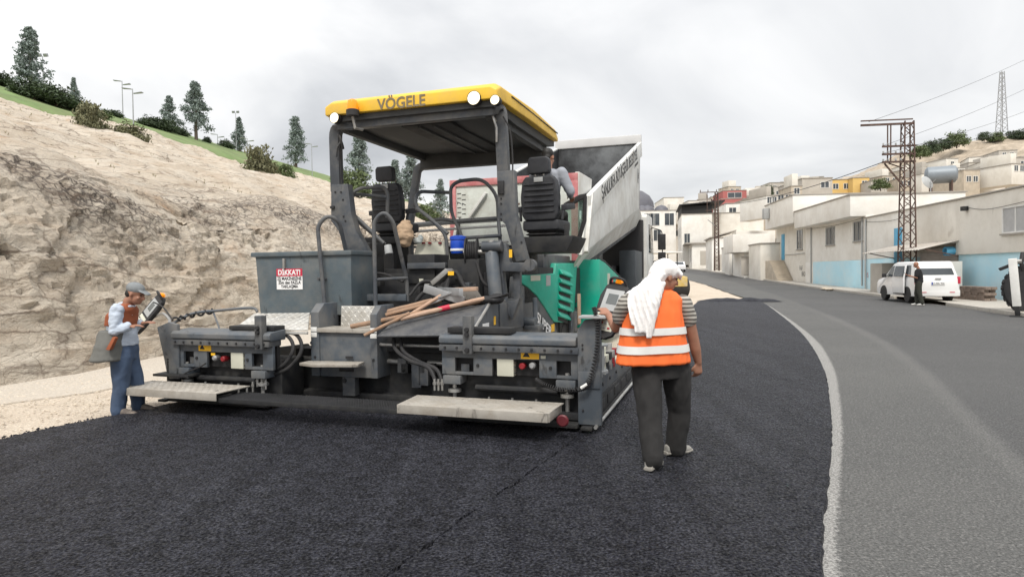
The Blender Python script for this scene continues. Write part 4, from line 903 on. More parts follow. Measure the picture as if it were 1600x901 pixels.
# hydraulic hoses in pairs
def hose(pts, r=.022): return tb('hydraulic_hose', catmull([pv(a, b, c) for a, b, c in pts], 7), r, BK, paver, 8)
hose([(420, 522, .5), (448, 524, .42), (458, 545, .35), (440, 572, .3), (405, 582, .25), (398, 600, .2)]); hose([(430, 520, .55), (462, 522, .45), (471, 547, .38), (450, 575, .32), (415, 590, .27), (408, 605, .2)])
hose([(615, 525, .6), (618, 545, .5), (640, 563, .4), (670, 575, .3), (682, 600, .2)]); hose([(626, 525, .6), (630, 548, .5), (655, 565, .4), (682, 577, .3), (692, 600, .2)])
for px in (395, 402, 409, 415, 679, 685, 691):
    mb = MB(); a = pv(px, 588 + (px % 3) * 4, .18); mb.cyl(a, a - Vector((0, 0, .12)), .013, n=8); mb.cyl(a - Vector((0, 0, .03)), a - Vector((0, 0, .06)), .02, n=6); mb.build('hose_fitting', M['steel'], paver)
# uprights at the screed ends
q = [pv(245, 511, .12), pv(263, 503, .12), pv(276, 507, .12), pv(279, 540, .12), pv(280, 592, .12), pv(262, 592, .12), pv(256, 560, .12)]
MB().rings([q, [p + Vector((0, .05, 0)) for p in q]]).build('end_upright', GL, paver, .01)
mb = MB(); a = pv(247, 582, .1); mb.box((a.x, .02, a.z - .03), (a.x + .55, .3, a.z)); mb.build('upright_foot', DK, paver, .006)
xr = 2.57
q = [(xr - .03, .10, .06), (xr - .03, .10, .98), (xr + .04, .10, 1.08), (xr + .20, .10, 1.10), (xr + .20, .10, .06)]
ur = MB().rings([[Vector(p) for p in q], [Vector(p) + Vector((0, .06, 0)) for p in q]]).build('end_upright', GL, paver, .008)
bx('upright_bracket', (xr, .02, 1.1), (xr + .26, .2, 1.125), M['plastic_grey'], ur, .004)
for zz_ in (.5, .53, .8, .84, .2): bolt((xr + .02, .10, zz_), 'y', .01, ur, M['print'])
bx('upright_patch', (xr - .02, .085, .42), (xr + .19, .1, .58), GL, ur, .004)
# side gates
for s in (-1, 1):
    x = s * 2.6; gt = MB().prism([(.12, .06), (.12, .55), (.5, .50), (2.9, .42), (3.02, .30), (3.02, .06)], 'x', x, x + s * .05).build('side_gate', G if s > 0 else DK, paver, .008)
    bx('gate_shoe', (min(x - .02, x + s * .09), .02, .02), (max(x + .02, x + s * .09), 3.1, .05), DK, gt, .006)
    if s > 0:
        bx('wear_plate', (x + .05, .25, .06), (x + .07, 2.95, .24), DK, gt, .004)
        for i in range(6): bolt((x + .05, .35 + i * .45, .34), 'x', .024, gt)
        tb('skid_rail', [(x + .12, .05, .05), (x + .12, 3.05, .05)], .018, M['steel'], gt)
        for i in range(5): bx('wear_slot', (x + .068, .5 + i * .48, .1), (x + .08, .8 + i * .48, .2), BK, gt, .004)
        mb = MB(); mb.cyl((x + .02, .55, .52), (x + .02, .55, .78), .10, n=18); mb.cyl((x + .02, .55, .78), (x + .02, .55, .80), .14, n=18); mb.cyl((x + .02, .55, .5), (x + .02, .55, .53), .14, n=18); mb.cyl((x + .02, .55, .8), (x + .02, .55, 1.0), .045, .03, n=12); mb.build('spindle_housing', M['plastic_grey'], gt, .004)
        for i, mm_ in enumerate(('steel', 'cream', 'dark', 'steel', 'red')):
            mb = MB(); mb.cyl((x + .03, .75 + i * .2, .42), (x + .03, .75 + i * .2, .62 + .1 * (i % 2)), .035, n=10); mb.box((x - .03, .7 + i * .2, .56), (x + .09, .8 + i * .2, .64)); mb.build('valve', M[mm_], gt, .004)
        mb = MB(); mb.lathe([(.02, -.06), (.05, -.04), (.05, .04), (.02, .07)], (x + .02, .95, .88), 'y', 12); mb.build('sensor', mat('lime_plastic', (.30, .55, .03), .4), gt)
    else: bx('wear_plate', (x + s * .07, .2, .06), (x + s * .05, 2.9, .25), DK, gt, .004)
# --- rear walkway
def walk(x0, x1, y0, y1, z):
    o = tread('walkway', (x0, y0, z), (x1, y0, z), (x1 + .03, y1, z), (x0 - .03, y1, z), .012, M['alu_dirty'], nx=34, ny=10, pat=.004)
    bx('walkway_lip', (x0, y0 - .006, z - .085), (x1, y0 + .006, z - .001), M['alu_dirty'], o, .002)
    for xx in (x0 + .25, x1 - .3): mb = MB(); mb.bar((xx, y0 + .05, z - .07), (xx, y1 + .2, z - .07), .07, .07); mb.build('walkway_arm', DK, o, .006)
    return o
wl_ = walk(-2.74, -1.33, -.47, .02, .28); wr_ = walk(.87, 2.39, -.47, .02, .28)
bx('walkway_end', (2.39, -.46, .195), (2.402, .0, .279), M['alu_dirty'], wr_, .002)
mb = MB()
for i in range(74): xx = -1.36 + i * .0302; mb.box((xx, -.42, .185), (xx + .006, -.02, .215))
for j in range(9): yy = -.42 + j * .049; mb.box((-1.36, yy, .19), (.87, yy + .006, .21))
gr = mb.build('walkway_grating', mat('worn_grating', (.10, .10, .105), .5, .4, .3, 6, dirt=(.03, .03, .03), damt=.8), paver); gr['kind'] = 'stuff'; MB().box((-1.36, -.43, .17), (.87, -.422, .216)).build('grating_frame', DK, paver, .002)
c = pv(879, 657, -.3); MB().lathe([(.001, -.012), (.045, -.012), (.058, 0), (.05, .03), (.001, .03)], c, 'y', 20).build('reflector', mat('dirty_red_reflector', (.11, .012, .018), .5), paver)
# --- pivot frame, cylinder, hose reel at the right of the deck
c0, c1 = pv(768, 395, 1.55), pv(775, 470, 1.45)
cy = MB().cyl(c0, c1, .085, .085, 20).build('lift_cylinder', GL, paver, .006); MB().cyl(c0 + Vector((0, 0, .16)), c0, .045).build('cylinder_rod', M['steel'], cy)
mb = MB(); a = pv(768, 385, 1.55); mb.cyl(a - Vector((.12, 0, 0)), a + Vector((.14, 0, 0)), .07, n=18); mb.build('clevis', G, cy, .006)
def poly_plate(name, pts, y, th, m, bev=.01, par=paver):
    q = [pv(a, b, y) for a, b in pts]; return MB().rings([q, [p + Vector((0, th, 0)) for p in q]]).build(name, m, par, bev)
poly_plate('lift_arm', [(770, 382), (790, 380), (797, 410), (826, 410), (830, 418), (820, 425), (797, 424), (785, 424), (790, 470), (800, 470), (812, 466), (800, 500), (778, 470), (772, 430)], 1.62, .12, G)
poly_plate('brace', [(800, 425), (812, 423), (812, 470), (806, 478)], 1.7, .1, G)
c = pv(829, 414, 1.6); mb = MB(); mb.lathe([(.05, -.05), (.075, -.05), (.075, .05), (.05, .05)], c, 'y', 16); mb.build('arm_eye', G, paver)
p = pv(798, 396, 1.6); bx('warning_label', (p.x - .02, 1.59, p.z - .05), (p.x + .02, 1.6, p.z + .05), M['print_yellow'], paver, 0)
c = pv(742, 394, 1.75); rl = MB().lathe([(.06, -.12), (.19, -.12), (.19, -.105), (.1, -.1), (.1, .02), (.19, .025), (.19, .04), (.06, .045)], (0, 0, 0), 'x', 26).build('hose_reel', BK, paver, loc=c, rot=(0, 0, R(15)))
mb = MB()
for i in range(5): mb.tube([(-.09 + i * .024, .135 * math.cos(a_ * .4), .135 * math.sin(a_ * .4)) for a_ in range(17)], .012, 6)
mb.build('reel_hose', BK, rl)
MB().lathe([(.001, -.2), (.03, -.2), (.045, -.13), (.03, .1), (.001, .1)], (0.05, 0, 0), 'x', 12).build('reel_hub', M['steel'], rl)
bx('reel_stand', (c.x - .1, 1.78, 1.1), (c.x + .06, 1.95, c.z), DK)
p = pv(748, 423, 1.74); bx('warning_label', (p.x - .06, 1.735, p.z - .035), (p.x + .06, 1.745, p.z + .035), mat('orange_label', (.55, .2, .04), .6), paver, 0)
bx('machinery_box', tuple(pv(700, 470, 1.6)), tuple(pv(770, 405, 2.1)), DK, bev=.02)
poly_plate('folded_step', [(672, 440), (676, 446), (702, 424), (696, 419)], 1.3, .2, M['steel'], .004)
tb('hydraulic_hose', catmull([pv(695, 470, 1.3), pv(700, 440, 1.35), pv(712, 425, 1.4), pv(728, 450, 1.4), pv(745, 446, 1.4)], 6), .03, BK)
tb('hydraulic_hose', catmull([pv(650, 470, 1.3), pv(665, 455, 1.35), pv(690, 452, 1.4), pv(700, 470, 1.4)], 6), .025, BK)
# --- left and right control consoles on their arms, coil cable
def console(c, rot, par=paver):
    e_ = bpy.data.objects.new('control_console', None); C.objects.link(e_); e_.parent = par; e_.location = c; e_.rotation_euler = rot
    out = [(-.115, -.27), (-.135, -.2), (-.15, .12), (-.12, .24), (-.06, .285), (.06, .285), (.12, .24), (.15, .12), (.135, -.2), (.115, -.27), (.05, -.31), (-.05, -.31)]
    MB().rings([[(x, y, -.05) for x, y in out], [(x * 1.02, y * 1.02, .01) for x, y in out]]).build('console_case', BK, e_, .018)
    bx('console_face', (-.1, -.03, .008), (.1, .2, .018), M['plastic_grey'], e_, .004); bx('console_face', (-.105, -.24, .008), (.105, -.06, .018), M['cream'], e_, .004)
    bx('console_screen', (-.055, .04, .017), (.055, .15, .021), M['screen'], e_, 0)
    for i in range(3):
        for j in range(4): bx('button', (-.08 + j * .045, -.22 + i * .05, .017), (-.055 + j * .045, -.20 + i * .05, .025), random.choice([BK, M['red'], M['plastic_grey']]), e_, .003)
    MB().lathe([(.03, 0), (.038, .01), (.038, .04), (.02, .055), (.001, .06)], (0, .27, .0), 'y', 16).build('warning_lamp', M['beacon'], e_)
    tb('console_grip', catmull([(-.09, .26, .0), (-.06, .30, .06), (.06, .30, .06), (.09, .26, 0)], 5), .014, BK, e_)
    return e_
cl_ = pv(231, 489, .55); yv = (pv(246, 466, .62) - pv(205, 516, .45)).normalized(); zv = Vector((-.35, -.90, .30)); zv = (zv - yv * zv.dot(yv)).normalized()
console(cl_, Matrix((yv.cross(zv), yv, zv)).transposed().to_euler())
cr_ = pv(953, 482, .25); console(cr_, Euler((R(62), R(8), R(-18))))
tb('console_arm', catmull([cl_ + Vector((.1, .03, -.05)), pv(255, 490, .5), pv(265, 500, .4), pv(262, 510, .2)], 6), .018, M['steel'])
tb('console_arm', catmull([pv(240, 472, .5), pv(255, 480, .45), pv(270, 500, .3)], 6), .009, BK); tb('console_arm', [cr_ + Vector((-.02, .05, -.1)), pv(945, 510, .2), pv(925, 503, .15)], .02, M['steel'])
lp_ = catmull([pv(270, 505, .3), pv(300, 490, .5), pv(340, 485, .6), pv(392, 481, .75), pv(402, 487, .75)], 8)
tb('guide_rail', lp_, .018, GL); tb('guide_rail', [pv(333, 487, .6), pv(340, 505, .5), pv(345, 520, .4)], .012, GL)
def coil(pts, r, turns, rw, name='coil_cable', n=9):
    P_ = catmull(pts, 30); k_ = len(P_); out = []
    tot = turns * n
    for i in range(tot + 1):
        f = i / tot * (k_ - 1); a_ = int(min(f, k_ - 2)); p = P_[a_].lerp(P_[a_ + 1], f - a_); t_ = (P_[a_ + 1] - P_[a_]).normalized(); u = t_.cross(Vector((.3, .9, .2))).normalized(); v = t_.cross(u)
        th = 2 * math.pi * i / n; out.append(p + (u * math.cos(th) + v * math.sin(th)) * r)
    return tb(name, out, rw, BK, paver, 6)
coil([pv(928, 480, .05), pv(934, 510, .05), pv(932, 550, .05), pv(922, 592, .03), pv(912, 606, .03), pv(880, 609, .05), pv(850, 600, .1), pv(838, 592, .14)], .02, 62, .006)
tb('cable_plug', [pv(908, 606, .02), pv(918, 600, .02)], .018, M['white'])
coil([pv(272, 500, .3), pv(300, 492, .5), pv(332, 486, .6)], .028, 5, .014)
tb('cable', catmull([pv(280, 588, .1), pv(295, 580, .1), pv(312, 573, .1), pv(322, 567, .12)], 5), .009, BK)
bx('push_plate', (-1.25, 1.45, .2), (-.9, 1.6, .9), G); bx('tow_arm', (1.30, 1.2, .34), (1.38, 4.2, .50), G, bev=.015); bx('tow_arm', (-1.38, 1.2, .34), (-1.30, 4.2, .50), G, bev=.015)

# small fittings: cables strapped to the posts, decals, bolts along the body
for pts in ([(800, 300, 1.72), (801, 250, 1.72), (797, 205, 1.72), (786, 182, 1.68)], [(534, 296, 1.72), (532, 250, 1.72), (531, 215, 1.72)]): tb('post_cable', catmull([pv(a, b, c) for a, b, c in pts], 5), .011, BK, paver, 6)
for (a, b, c, w_, h_, mm_) in ((497, 430, .80, .0, .0, 'cream'), (700, 430, 1.3, .08, .05, 'print_yellow'), (575, 412, 1.66, .07, .045, 'plastic_grey'), (655, 440, 1.64, .06, .04, 'cream'), (540, 560, .545, .10, .03, 'dark'), (845, 560, .145, .05, .03, 'cream'), (330, 555, .145, .06, .03, 'print_yellow')):
    if w_: q = pv(a, b, c); bx('decal', (q.x, c - .003, q.z), (q.x + w_, c + .002, q.z + h_), M[mm_], paver, 0)
for i in range(9): bolt((-1.1 + i * .27, 1.548, .98), 'y', .014)
for pts in ([(690, 470, 1.5), (705, 448, 1.45), (735, 460, 1.4), (760, 470, 1.45)], [(640, 462, 1.3), (660, 440, 1.4), (690, 440, 1.5), (705, 420, 1.6)], [(565, 455, 1.35), (580, 430, 1.5), (600, 428, 1.6), (630, 440, 1.5)], [(745, 410, 1.6), (755, 440, 1.55), (772, 452, 1.6)]): tb('hydraulic_hose', catmull([pv(a, b, c) for a, b, c in pts], 6), .018, BK)
for (a, b) in ((560, 440), (574, 446), (588, 440), (650, 452), (664, 448), (684, 452), (712, 440), (726, 446)): q = pv(a, b, 1.5); MB().box((q.x, 1.48, q.z - .06), (q.x + .07, 1.6, q.z + .04)).build('valve', random.choice([G, DK, M['steel'], BK]), paver, .008)

# ================================================================ TIPPER TRUCK tipping into the hopper
TO = Vector((0.15, 11.5, -0.045))
truck = thing('tipper_truck', 'white tipper truck with raised dump body tipping into the paver hopper', 'truck', PM @ TO, PYAW)
def tk(mb, name, m, par=None, bev=0.01):
    o = mb.build(name, m, par or truck, bev)
    if par is None: o.location = -TO
    return o
XR, XL = 1.45, -1.17
M['truck_white'] = mat('truck_white_paint', (0.70, 0.71, 0.69), 0.4, 0, 0.07, 2, dirt=(0.40, 0.36, 0.30), damt=0.55, dscale=1.3)
M['bed_steel'] = mat('sooty_bed_steel', (0.085, 0.09, 0.095), 0.5, 0.5, 0.5, 1.2, dirt=(0.02, 0.02, 0.022), damt=0.95, dscale=0.9)
A_, B_, C_, D_ = pvx(918, 306, XR), pvx(1000, 222, XR), pvx(999, 325, XR), pvx(909, 398, XR)
E_, F_ = pvx(1006, 347, 1.12), pvx(940, 419, 1.12)
yz = lambda p: (p.y, p.z)
def lerp2(a, b, t): return (a[0] + (b[0] - a[0]) * t, a[1] + (b[1] - a[1]) * t)
a, b, c, d, e_, f_ = map(yz, (A_, B_, C_, D_, E_, F_))
low0 = (d[0] + .02, d[1] - .0); f_ = (d[0] + .5, lerp2(e_, f_, 1.0)[1] - .12)
for s, X in ((1, XR), (-1, XL)):
    xi = X - s * .06; xf = X - s * .33
    mb = MB(); mb.prism([a, b, c, d], 'x', xi, X); wl = tk(mb, 'bed_side', M['truck_white'])
    # top rail carrying the lettering
    dn = Vector((0, -(b[1] - a[1]), (b[0] - a[0]))).normalized()
    h = .42
    a2, b2 = (a[0] - dn.y * h, a[1] - dn.z * h), (b[0] - dn.y * h, b[1] - dn.z * h)
    mb = MB(); mb.prism([a, b, b2, a2], 'x', X, X + s * .05); rl_ = tk(mb, 'bed_rail', M['truck_white'], wl)
    if s > 0:
        o0 = Vector((X + .053, (a[0] + b[0]) / 2 - dn.y * .21, (a[1] + b[1]) / 2 - dn.z * .21)); dirv = Vector((0, b[0] - a[0], b[1] - a[1]))
        lettering('ŞANLIURFA BÜYÜKŞEHİR BELEDİYESİ', .40, M['print'], wl, o0, dirv, (0, -.3, 1), bold=.006, sx=.86)
        pe = lerp2(a, b, .90); em = MB().lathe([(.16, 0), (.22, 0), (.22, .006), (.16, .006)], (X + .002, pe[0] + .25, pe[1] - .85), 'x', 24); tk(em, 'emblem', M['plastic_grey'], wl, 0)
        tk(MB().lathe([(.001, 0), (.10, 0), (.10, .006), (.001, .006)], (X + .002, pe[0] + .25, pe[1] - .85), 'x', 16), 'emblem', M['print'], wl, 0)
        lettering('ŞANLIURFA', .16, M['print'], wl, (X + .004, pe[0] - .1, pe[1] - .55), dirv, (0, -.3, 1))
    mb = MB(); mb.rings([[(X, c[0], c[1]), (xf, e_[0], e_[1]), (xf - s * .05, e_[0], e_[1]), (xi, c[0], c[1])], [(X, low0[0], low0[1]), (xf, f_[0], f_[1]), (xf - s * .05, f_[0], f_[1]), (xi, low0[0], low0[1])]])
    tk(mb, 'bed_chamfer', M['truck_white'])
    for t in ((.03,) if s > 0 else ()):
        p, q = lerp2(a, b, t), lerp2(d, c, t); mb = MB(); mb.bar((X + s * .03, p[0], p[1]), (X + s * .03, q[0], q[1]), .10, .08, (1, 0, 0)); tk(mb, 'bed_rib', M['truck_white'], wl)
mb = MB(); mb.rings([[(XL + .3, f_[0] - 1.2, f_[1] - .25), (XR - .3, f_[0] - 1.2, f_[1] - .25), (XR - .3, f_[0] - 1.2, f_[1] - .17), (XL + .3, f_[0] - 1.2, f_[1] - .17)], [(XL + .3, e_[0], e_[1]), (XR - .3, e_[0], e_[1]), (XR - .3, e_[0], e_[1] + .08), (XL + .3, e_[0], e_[1] + .08)]]); tk(mb, 'bed_floor', M['bed_steel'])
for s, X in ((1, XR), (-1, XL)):
    mb = MB(); mb.prism([lerp2(a, d, .02), lerp2(b, c, .02), c, d], 'x', X - s * .085, X - s * .065); tk(mb, 'bed_lining', M['bed_steel'], None, 0)
zt_ = pv(1000, 207, b[0]).z
mb = MB(); mb.rings([[(XL, b[0], b[1]), (XR, b[0], b[1]), (XR, b[0] + .05, b[1]), (XL, b[0] + .05, b[1])], [(XL, c[0], c[1]), (XR, c[0], c[1]), (XR, c[0] + .05, c[1]), (XL, c[0] + .05, c[1])]]); tk(mb, 'headboard', M['bed_steel'])
mb = MB(); mb.prism([(b[0] - .05, b[1] - .04), (b[0] - .02, b[1] + .22), (b[0] + .08, b[1] + .25), (b[0] + .08, b[1] - .1)], 'x', XL - .03, XR + .04); tk(mb, 'headboard_rail', mat('grey_white_rail', (.5, .5, .5), .5, 0, .1, 2), None, .02)
# tailgate swung open behind the paver's handrails
YT = 5.75
p0, p1 = pv(703, 285, YT), pv(903, 267, YT); zb = 1.75; zt = (p0.z + p1.z) / 2
p0.x = max(p0.x, XL - .12)
mb = MB(); mb.box((p0.x, YT, zb), (p1.x, YT + .1, zt)); tg = tk(mb, 'tailgate', mat('pale_tailgate_paint', (.62, .66, .62), .5, 0, .12, 2, dirt=(.35, .33, .29), damt=.6, dscale=3), None, .015)
M['pinkred'] = mat('faded_red_paint', (.52, .16, .17), .55, 0, .15, 3, dirt=(.6, .45, .42), damt=.5, dscale=3)
for (q0, q1) in (((p0.x, zt - .13), (p1.x, zt)), ((p0.x, zb), (p0.x + .13, zt - .13)), ((p1.x - .13, zb), (p1.x, zt - .13))):
    tk(MB().box((q0[0], YT - .03, q0[1]), (q1[0], YT + .002, q1[1])), 'tailgate_frame', M['pinkred'], tg, .006)
tk(MB().bar((p0.x + .42, YT - .02, zt - .75), (p0.x + .78, YT - .02, zt - .28), .05, .12, (0, 1, 0)), 'tailgate_brace', M['truck_white'], tg, .006)
for i in range(2): lettering('1 1 1 7 1 1'[i:], .12, M['print'], tg, (p0.x + .2 + i * .1, YT - .006, zt - .5), (0, 0, 1), (-1, 0, 0))
random.seed(11)
for i in range(16): x = random.uniform(p0.x + 1.1, p0.x + 1.75); z = random.uniform(zt - .75, zt - .4); r_ = random.uniform(.01, .03); tk(MB().lathe([(.001, 0), (r_, 0), (r_ * .8, .004), (.001, .004)], (x, YT - .004, z), 'y', 7), 'rust_spot', M['rust'], tg, 0)
lettering('?', .28, M['plastic_grey'], tg, (p1.x - .4, YT - .004, zt - .38), (1, 0, 0), (0, 0, 1))
bq = [pv(905, 268, YT + .02), pv(925, 280, YT + .9), pv(923, 318, YT + .9), pv(905, 310, YT + .02)]
mb = MB(); mb.rings([bq, [p - Vector((.08, 0, 0)) for p in bq]]); tk(mb, 'hinge_arm', M['truck_white'], tg, .01)
# chassis, tanks, wheels
mb = MB(); mb.box((-.35, 8.6, .75), (.65, 17.2, 1.15)); mb.box((-.5, 12.4, 1.1), (.8, 14.2, 1.7)); tk(mb, 'truck_chassis', M['dark'])
tk(MB().cyl((.15, 13.9, 1.1), (.15, 13.9, 3.3), .12, .09), 'tipping_ram', M['steel'])
ta, tb_ = pvx(976, 394, 1.38), pvx(1009, 392, 1.38)
tk(MB().box((.9, 13.1, .75), (1.38, 14.7, 2.15)), 'side_box', mat('slate_plastic', (.05, .06, .07), .5, 0, .15), None, .03)
tk(MB().box((.85, 12.9, .55), (1.42, 15.3, .78)), 'side_guard', M['dark'], None, .03)
def wheel(par, c, r, w, ax=1, rimm=None, off=True):
    t_ = MB().lathe([(r * .58, -w / 2), (r * .9, -w / 2), (r * .98, -w * .38), (r, -w * .2), (r, w * .2), (r * .98, w * .38), (r * .9, w / 2), (r * .58, w / 2)], c, 'x', 32).build('tyre', M['black'], par)
    rm_ = MB().lathe([(.001, -w * .3), (r * .2, -w * .34), (r * .25, -w * .3), (r * .45, -w * .2), (r * .56, -w * .45), (r * .6, -w * .46), (r * .6, w * .46), (r * .56, w * .45), (r * .45, w * .2), (r * .25, w * .3), (r * .2, w * .34), (.001, w * .3)], c, 'x', 28).build('rim', rimm or M['plastic_grey'], par)
    return t_, rm_
for yy in (10.3, 11.65, 14.95):
    for xx in (-.85, 1.18):
        w_ = bpy.data.objects.new('wheel', None); C.objects.link(w_); w_.parent = truck; w_.location = -TO + Vector((xx, yy, .52)); wheel(w_, (0, 0, 0), .52, .36)
# cab
cy0, cy1 = 15.4, 17.5; zc0, zc1 = 1.0, 3.42
prof_ = [(cy0, zc0), (cy0, zc1 - .12), (cy0 + .2, zc1), (cy1 - .45, zc1), (cy1 - .05, 2.2), (cy1, 2.0), (cy1, zc0)]
cab = tk(MB().prism(prof_, 'x', XL + .1, XR), 'cab', M['truck_white'], None, .06)
tk(MB().prism([(cy0 + .55, 2.15), (cy0 + .55, 3.1), (cy1 - .5, 3.1), (cy1 - .2, 2.15)], 'x', XR - .01, XR + .012), 'side_window', M['glass'], cab, .004)
tk(MB().box((XR, cy0 + .5, 1.2), (XR + .012, cy1 - .12, 2.1)), 'door', M['truck_white'], cab, .02)
tk(MB().box((XL + .3, cy0 - .25, 1.3), (XR - .1, cy0, 3.2)), 'cab_intake', M['print'], cab, .03)
ml = pvx(1036, 372, XR + .35)
for (z0_, z1_) in ((-.28, .28), (-.62, -.36)): tk(MB().box((XR + .18, cy1 - .35, 2.55 + z0_), (XR + .45, cy1 - .27, 2.55 + z1_)), 'mirror', M['black'], cab, .03)
tk(MB().tube(fillet([(XR, cy1 - .4, 3.05), (XR + .32, cy1 - .3, 2.95), (XR + .34, cy1 - .3, 1.95), (XR, cy1 - .4, 1.85)], .1), .018, 8), 'mirror_arm', M['black'], cab, 0)

# ================================================================ PEOPLE
M['skin'] = mat('sunburnt_skin', (0.32, 0.155, 0.10), 0.55, 0, 0.12, 14)
M['hair'] = mat('black_hair', (0.012, 0.011, 0.010), 0.6, 0, 0.2, 40, bump=.05, bscale=120)
M['hair_grey'] = mat('grey_hair', (0.16, 0.15, 0.14), 0.7, 0, 0.3, 60)
V = Vector
def ell(mb, c, r, rot=None, n=14, k=9):
    c = V(c); mt = rot or Matrix.Identity(3); rg = []
    for i in range(k):
        a = math.pi * (i + .02 if i == 0 else (i - .02 if i == k - 1 else i)) / (k - 1); z = -math.cos(a); q = math.sin(a)
        rg.append([c + mt @ V((r[0] * q * math.cos(2 * math.pi * j / n), r[1] * q * math.sin(2 * math.pi * j / n), r[2] * z)) for j in range(n)])
    mb.rings(rg)
def limb(mb, pts, rr, n=14):
    mb.tube(pts, rr, n)
    for p, r in ((pts[0], rr[0]), (pts[-1], rr[-1])): ell(mb, p, (r, r, r), n=10, k=7)
def loft(mb, secs, n=22, pw=2.4):
    """secs: (centre, half-width vector, half-depth vector); rounded-box sections"""
    rg = []
    for c, a, b in secs:
        ring = []
        for j in range(n):
            t = 2 * math.pi * j / n; cx, sx_ = math.cos(t), math.sin(t)
            ring.append(V(c) + V(a) * (abs(cx) ** (2 / pw)) * (1 if cx >= 0 else -1) + V(b) * (abs(sx_) ** (2 / pw)) * (1 if sx_ >= 0 else -1))
        rg.append(ring)
    mb.rings(rg)
def hand(mb, w, d, nrm, curl=.5, s=1, side=1):
    w, d, nrm = V(w), V(d).normalized(), V(nrm); nrm = (nrm - d * nrm.dot(d)).normalized(); sd_ = d.cross(nrm) * side
    loft(mb, [(w - d * .02, sd_ * .027, nrm * .019), (w + d * .03 * s, sd_ * .036, nrm * .016), (w + d * .075 * s, sd_ * .042, nrm * .014), (w + d * .098 * s, sd_ * .038, nrm * .011)], 12, 2.2)
    for i, L_ in enumerate((.072, .08, .075, .06)):
        b = w + d * (.09 - .004 * abs(i - 1.2)) * s + sd_ * (1.5 - i) * .0205; dd_ = d.copy(); pts = [b - d * .015]; cur = b; spread = sd_ * (1.5 - i) * .05
        dd_ = (dd_ + spread).normalized()
        for k_ in range(3):
            dd_ = (dd_ * math.cos(curl * .6) + nrm * math.sin(curl * .6)).normalized(); cur = cur + dd_ * L_ * s * (.42, .32, .26)[k_]; pts.append(cur)
        limb(mb, pts, [.0095, .0092, .0085, .0072], 8)
    b = w + d * .028 * s + sd_ * .03; t1 = (d * .7 + sd_ * .75 + nrm * .25).normalized(); t2 = (d * .95 + sd_ * .15 + nrm * .4).normalized()
    limb(mb, [b - t1 * .01, b + t1 * .035, b + t1 * .035 + t2 * .03], [.0125, .011, .0085], 8)
def head(mb, c, f, up, s=1.0):
    """f looking direction, up head axis; c centre of the skull"""
    f, up = V(f).normalized(), V(up); up = (up - f * up.dot(f)).normalized(); sd_ = f.cross(up)
    mt = Matrix((sd_, f, up)).transposed(); P_ = lambda x, y, z: V(c) + mt @ V((x, y, z)) * s
    ell(mb, P_(0, -.012, .03), (.077 * s, .098 * s, .09 * s), mt)
    ell(mb, P_(0, .03, -.045), (.06 * s, .065 * s, .075 * s), mt)
    ell(mb, P_(0, .062, -.088), (.03 * s, .028 * s, .024 * s), mt)            # chin
    limb(mb, [P_(0, .094, .012), P_(0, .110, -.018), P_(0, .116, -.033)], [.009 * s, .013 * s, .015 * s], 8)   # nose
    ell(mb, P_(0, .085, .026), (.055 * s, .014 * s, .012 * s), mt)            # brow
    ell(mb, P_(0, .090, -.058), (.024 * s, .011 * s, .007 * s), mt); ell(mb, P_(0, .088, -.069), (.021 * s, .010 * s, .007 * s), mt)   # lips
    for q in (-1, 1):
        ell(mb, P_(q * .079, -.005, -.012), (.009 * s, .019 * s, .031 * s), mt); ell(mb, P_(q * .036, .072, -.03), (.022 * s, .016 * s, .018 * s), mt)
    return P_, mt
def eyes(par, P_, mt, s=1.0):
    for q in (-1, 1):
        mb = MB(); ell(mb, P_(q * .03, .083, .006), (.012 * s, .008 * s, .007 * s), mt, 10, 7); mb.build('eye', M['print'], par)
def person(label, base, group=None):
    o = thing('person', label, 'person', base, 0.0, group); return o
def off(o, base): o.location = -V(base); return o
def shoe(par, heel, toe, m, base, h=.085, w=.048):
    heel, toe = V(heel), V(toe); d = toe - heel; d.z *= .5; L_ = d.length; d.normalize(); u = V((0, 0, 1)); sd_ = d.cross(u).normalized()
    mb = MB(); loft(mb, [(heel + u * .035 - d * .0, sd_ * w * .75, u * .042), (heel + d * .05 + u * .05, sd_ * w * .85, u * .055), (heel + d * L_ * .45 + u * .045, sd_ * w * .9, u * .045), (heel + d * L_ * .72 + u * .03, sd_ * w * 1.08, u * .032), (heel + d * L_ * .95 + u * .024, sd_ * w * .8, u * .024)], 16, 2.6)
    o = off(fused('shoe', mb, m, par, .009, 2), base)
    mb = MB(); loft(mb, [(heel - d * .012 + u * .010, sd_ * w * .8, u * .014), (heel + d * L_ * .5 + u * .01, sd_ * w * .95, u * .014), (heel + d * L_ * .75 + u * .01, sd_ * w * 1.12, u * .014), (heel + d * L_ * 1.0 + u * .014, sd_ * w * .75, u * .013)], 16, 3)
    mb.build('sole', M['sole'], o, .004)
    return o
M['sole'] = mat('pale_shoe_sole', (.26, .245, .22), .8)
M['shoe_grey'] = mat('dusty_grey_trainer', (.24, .235, .22), .8, 0, .25, 30, dirt=(.4, .37, .32), damt=.6, dscale=8)
M['shoe_dark'] = mat('dusty_dark_shoe', (.12, .10, .09), .8, 0, .25, 20, dirt=(.35, .3, .25), damt=.7, dscale=8)

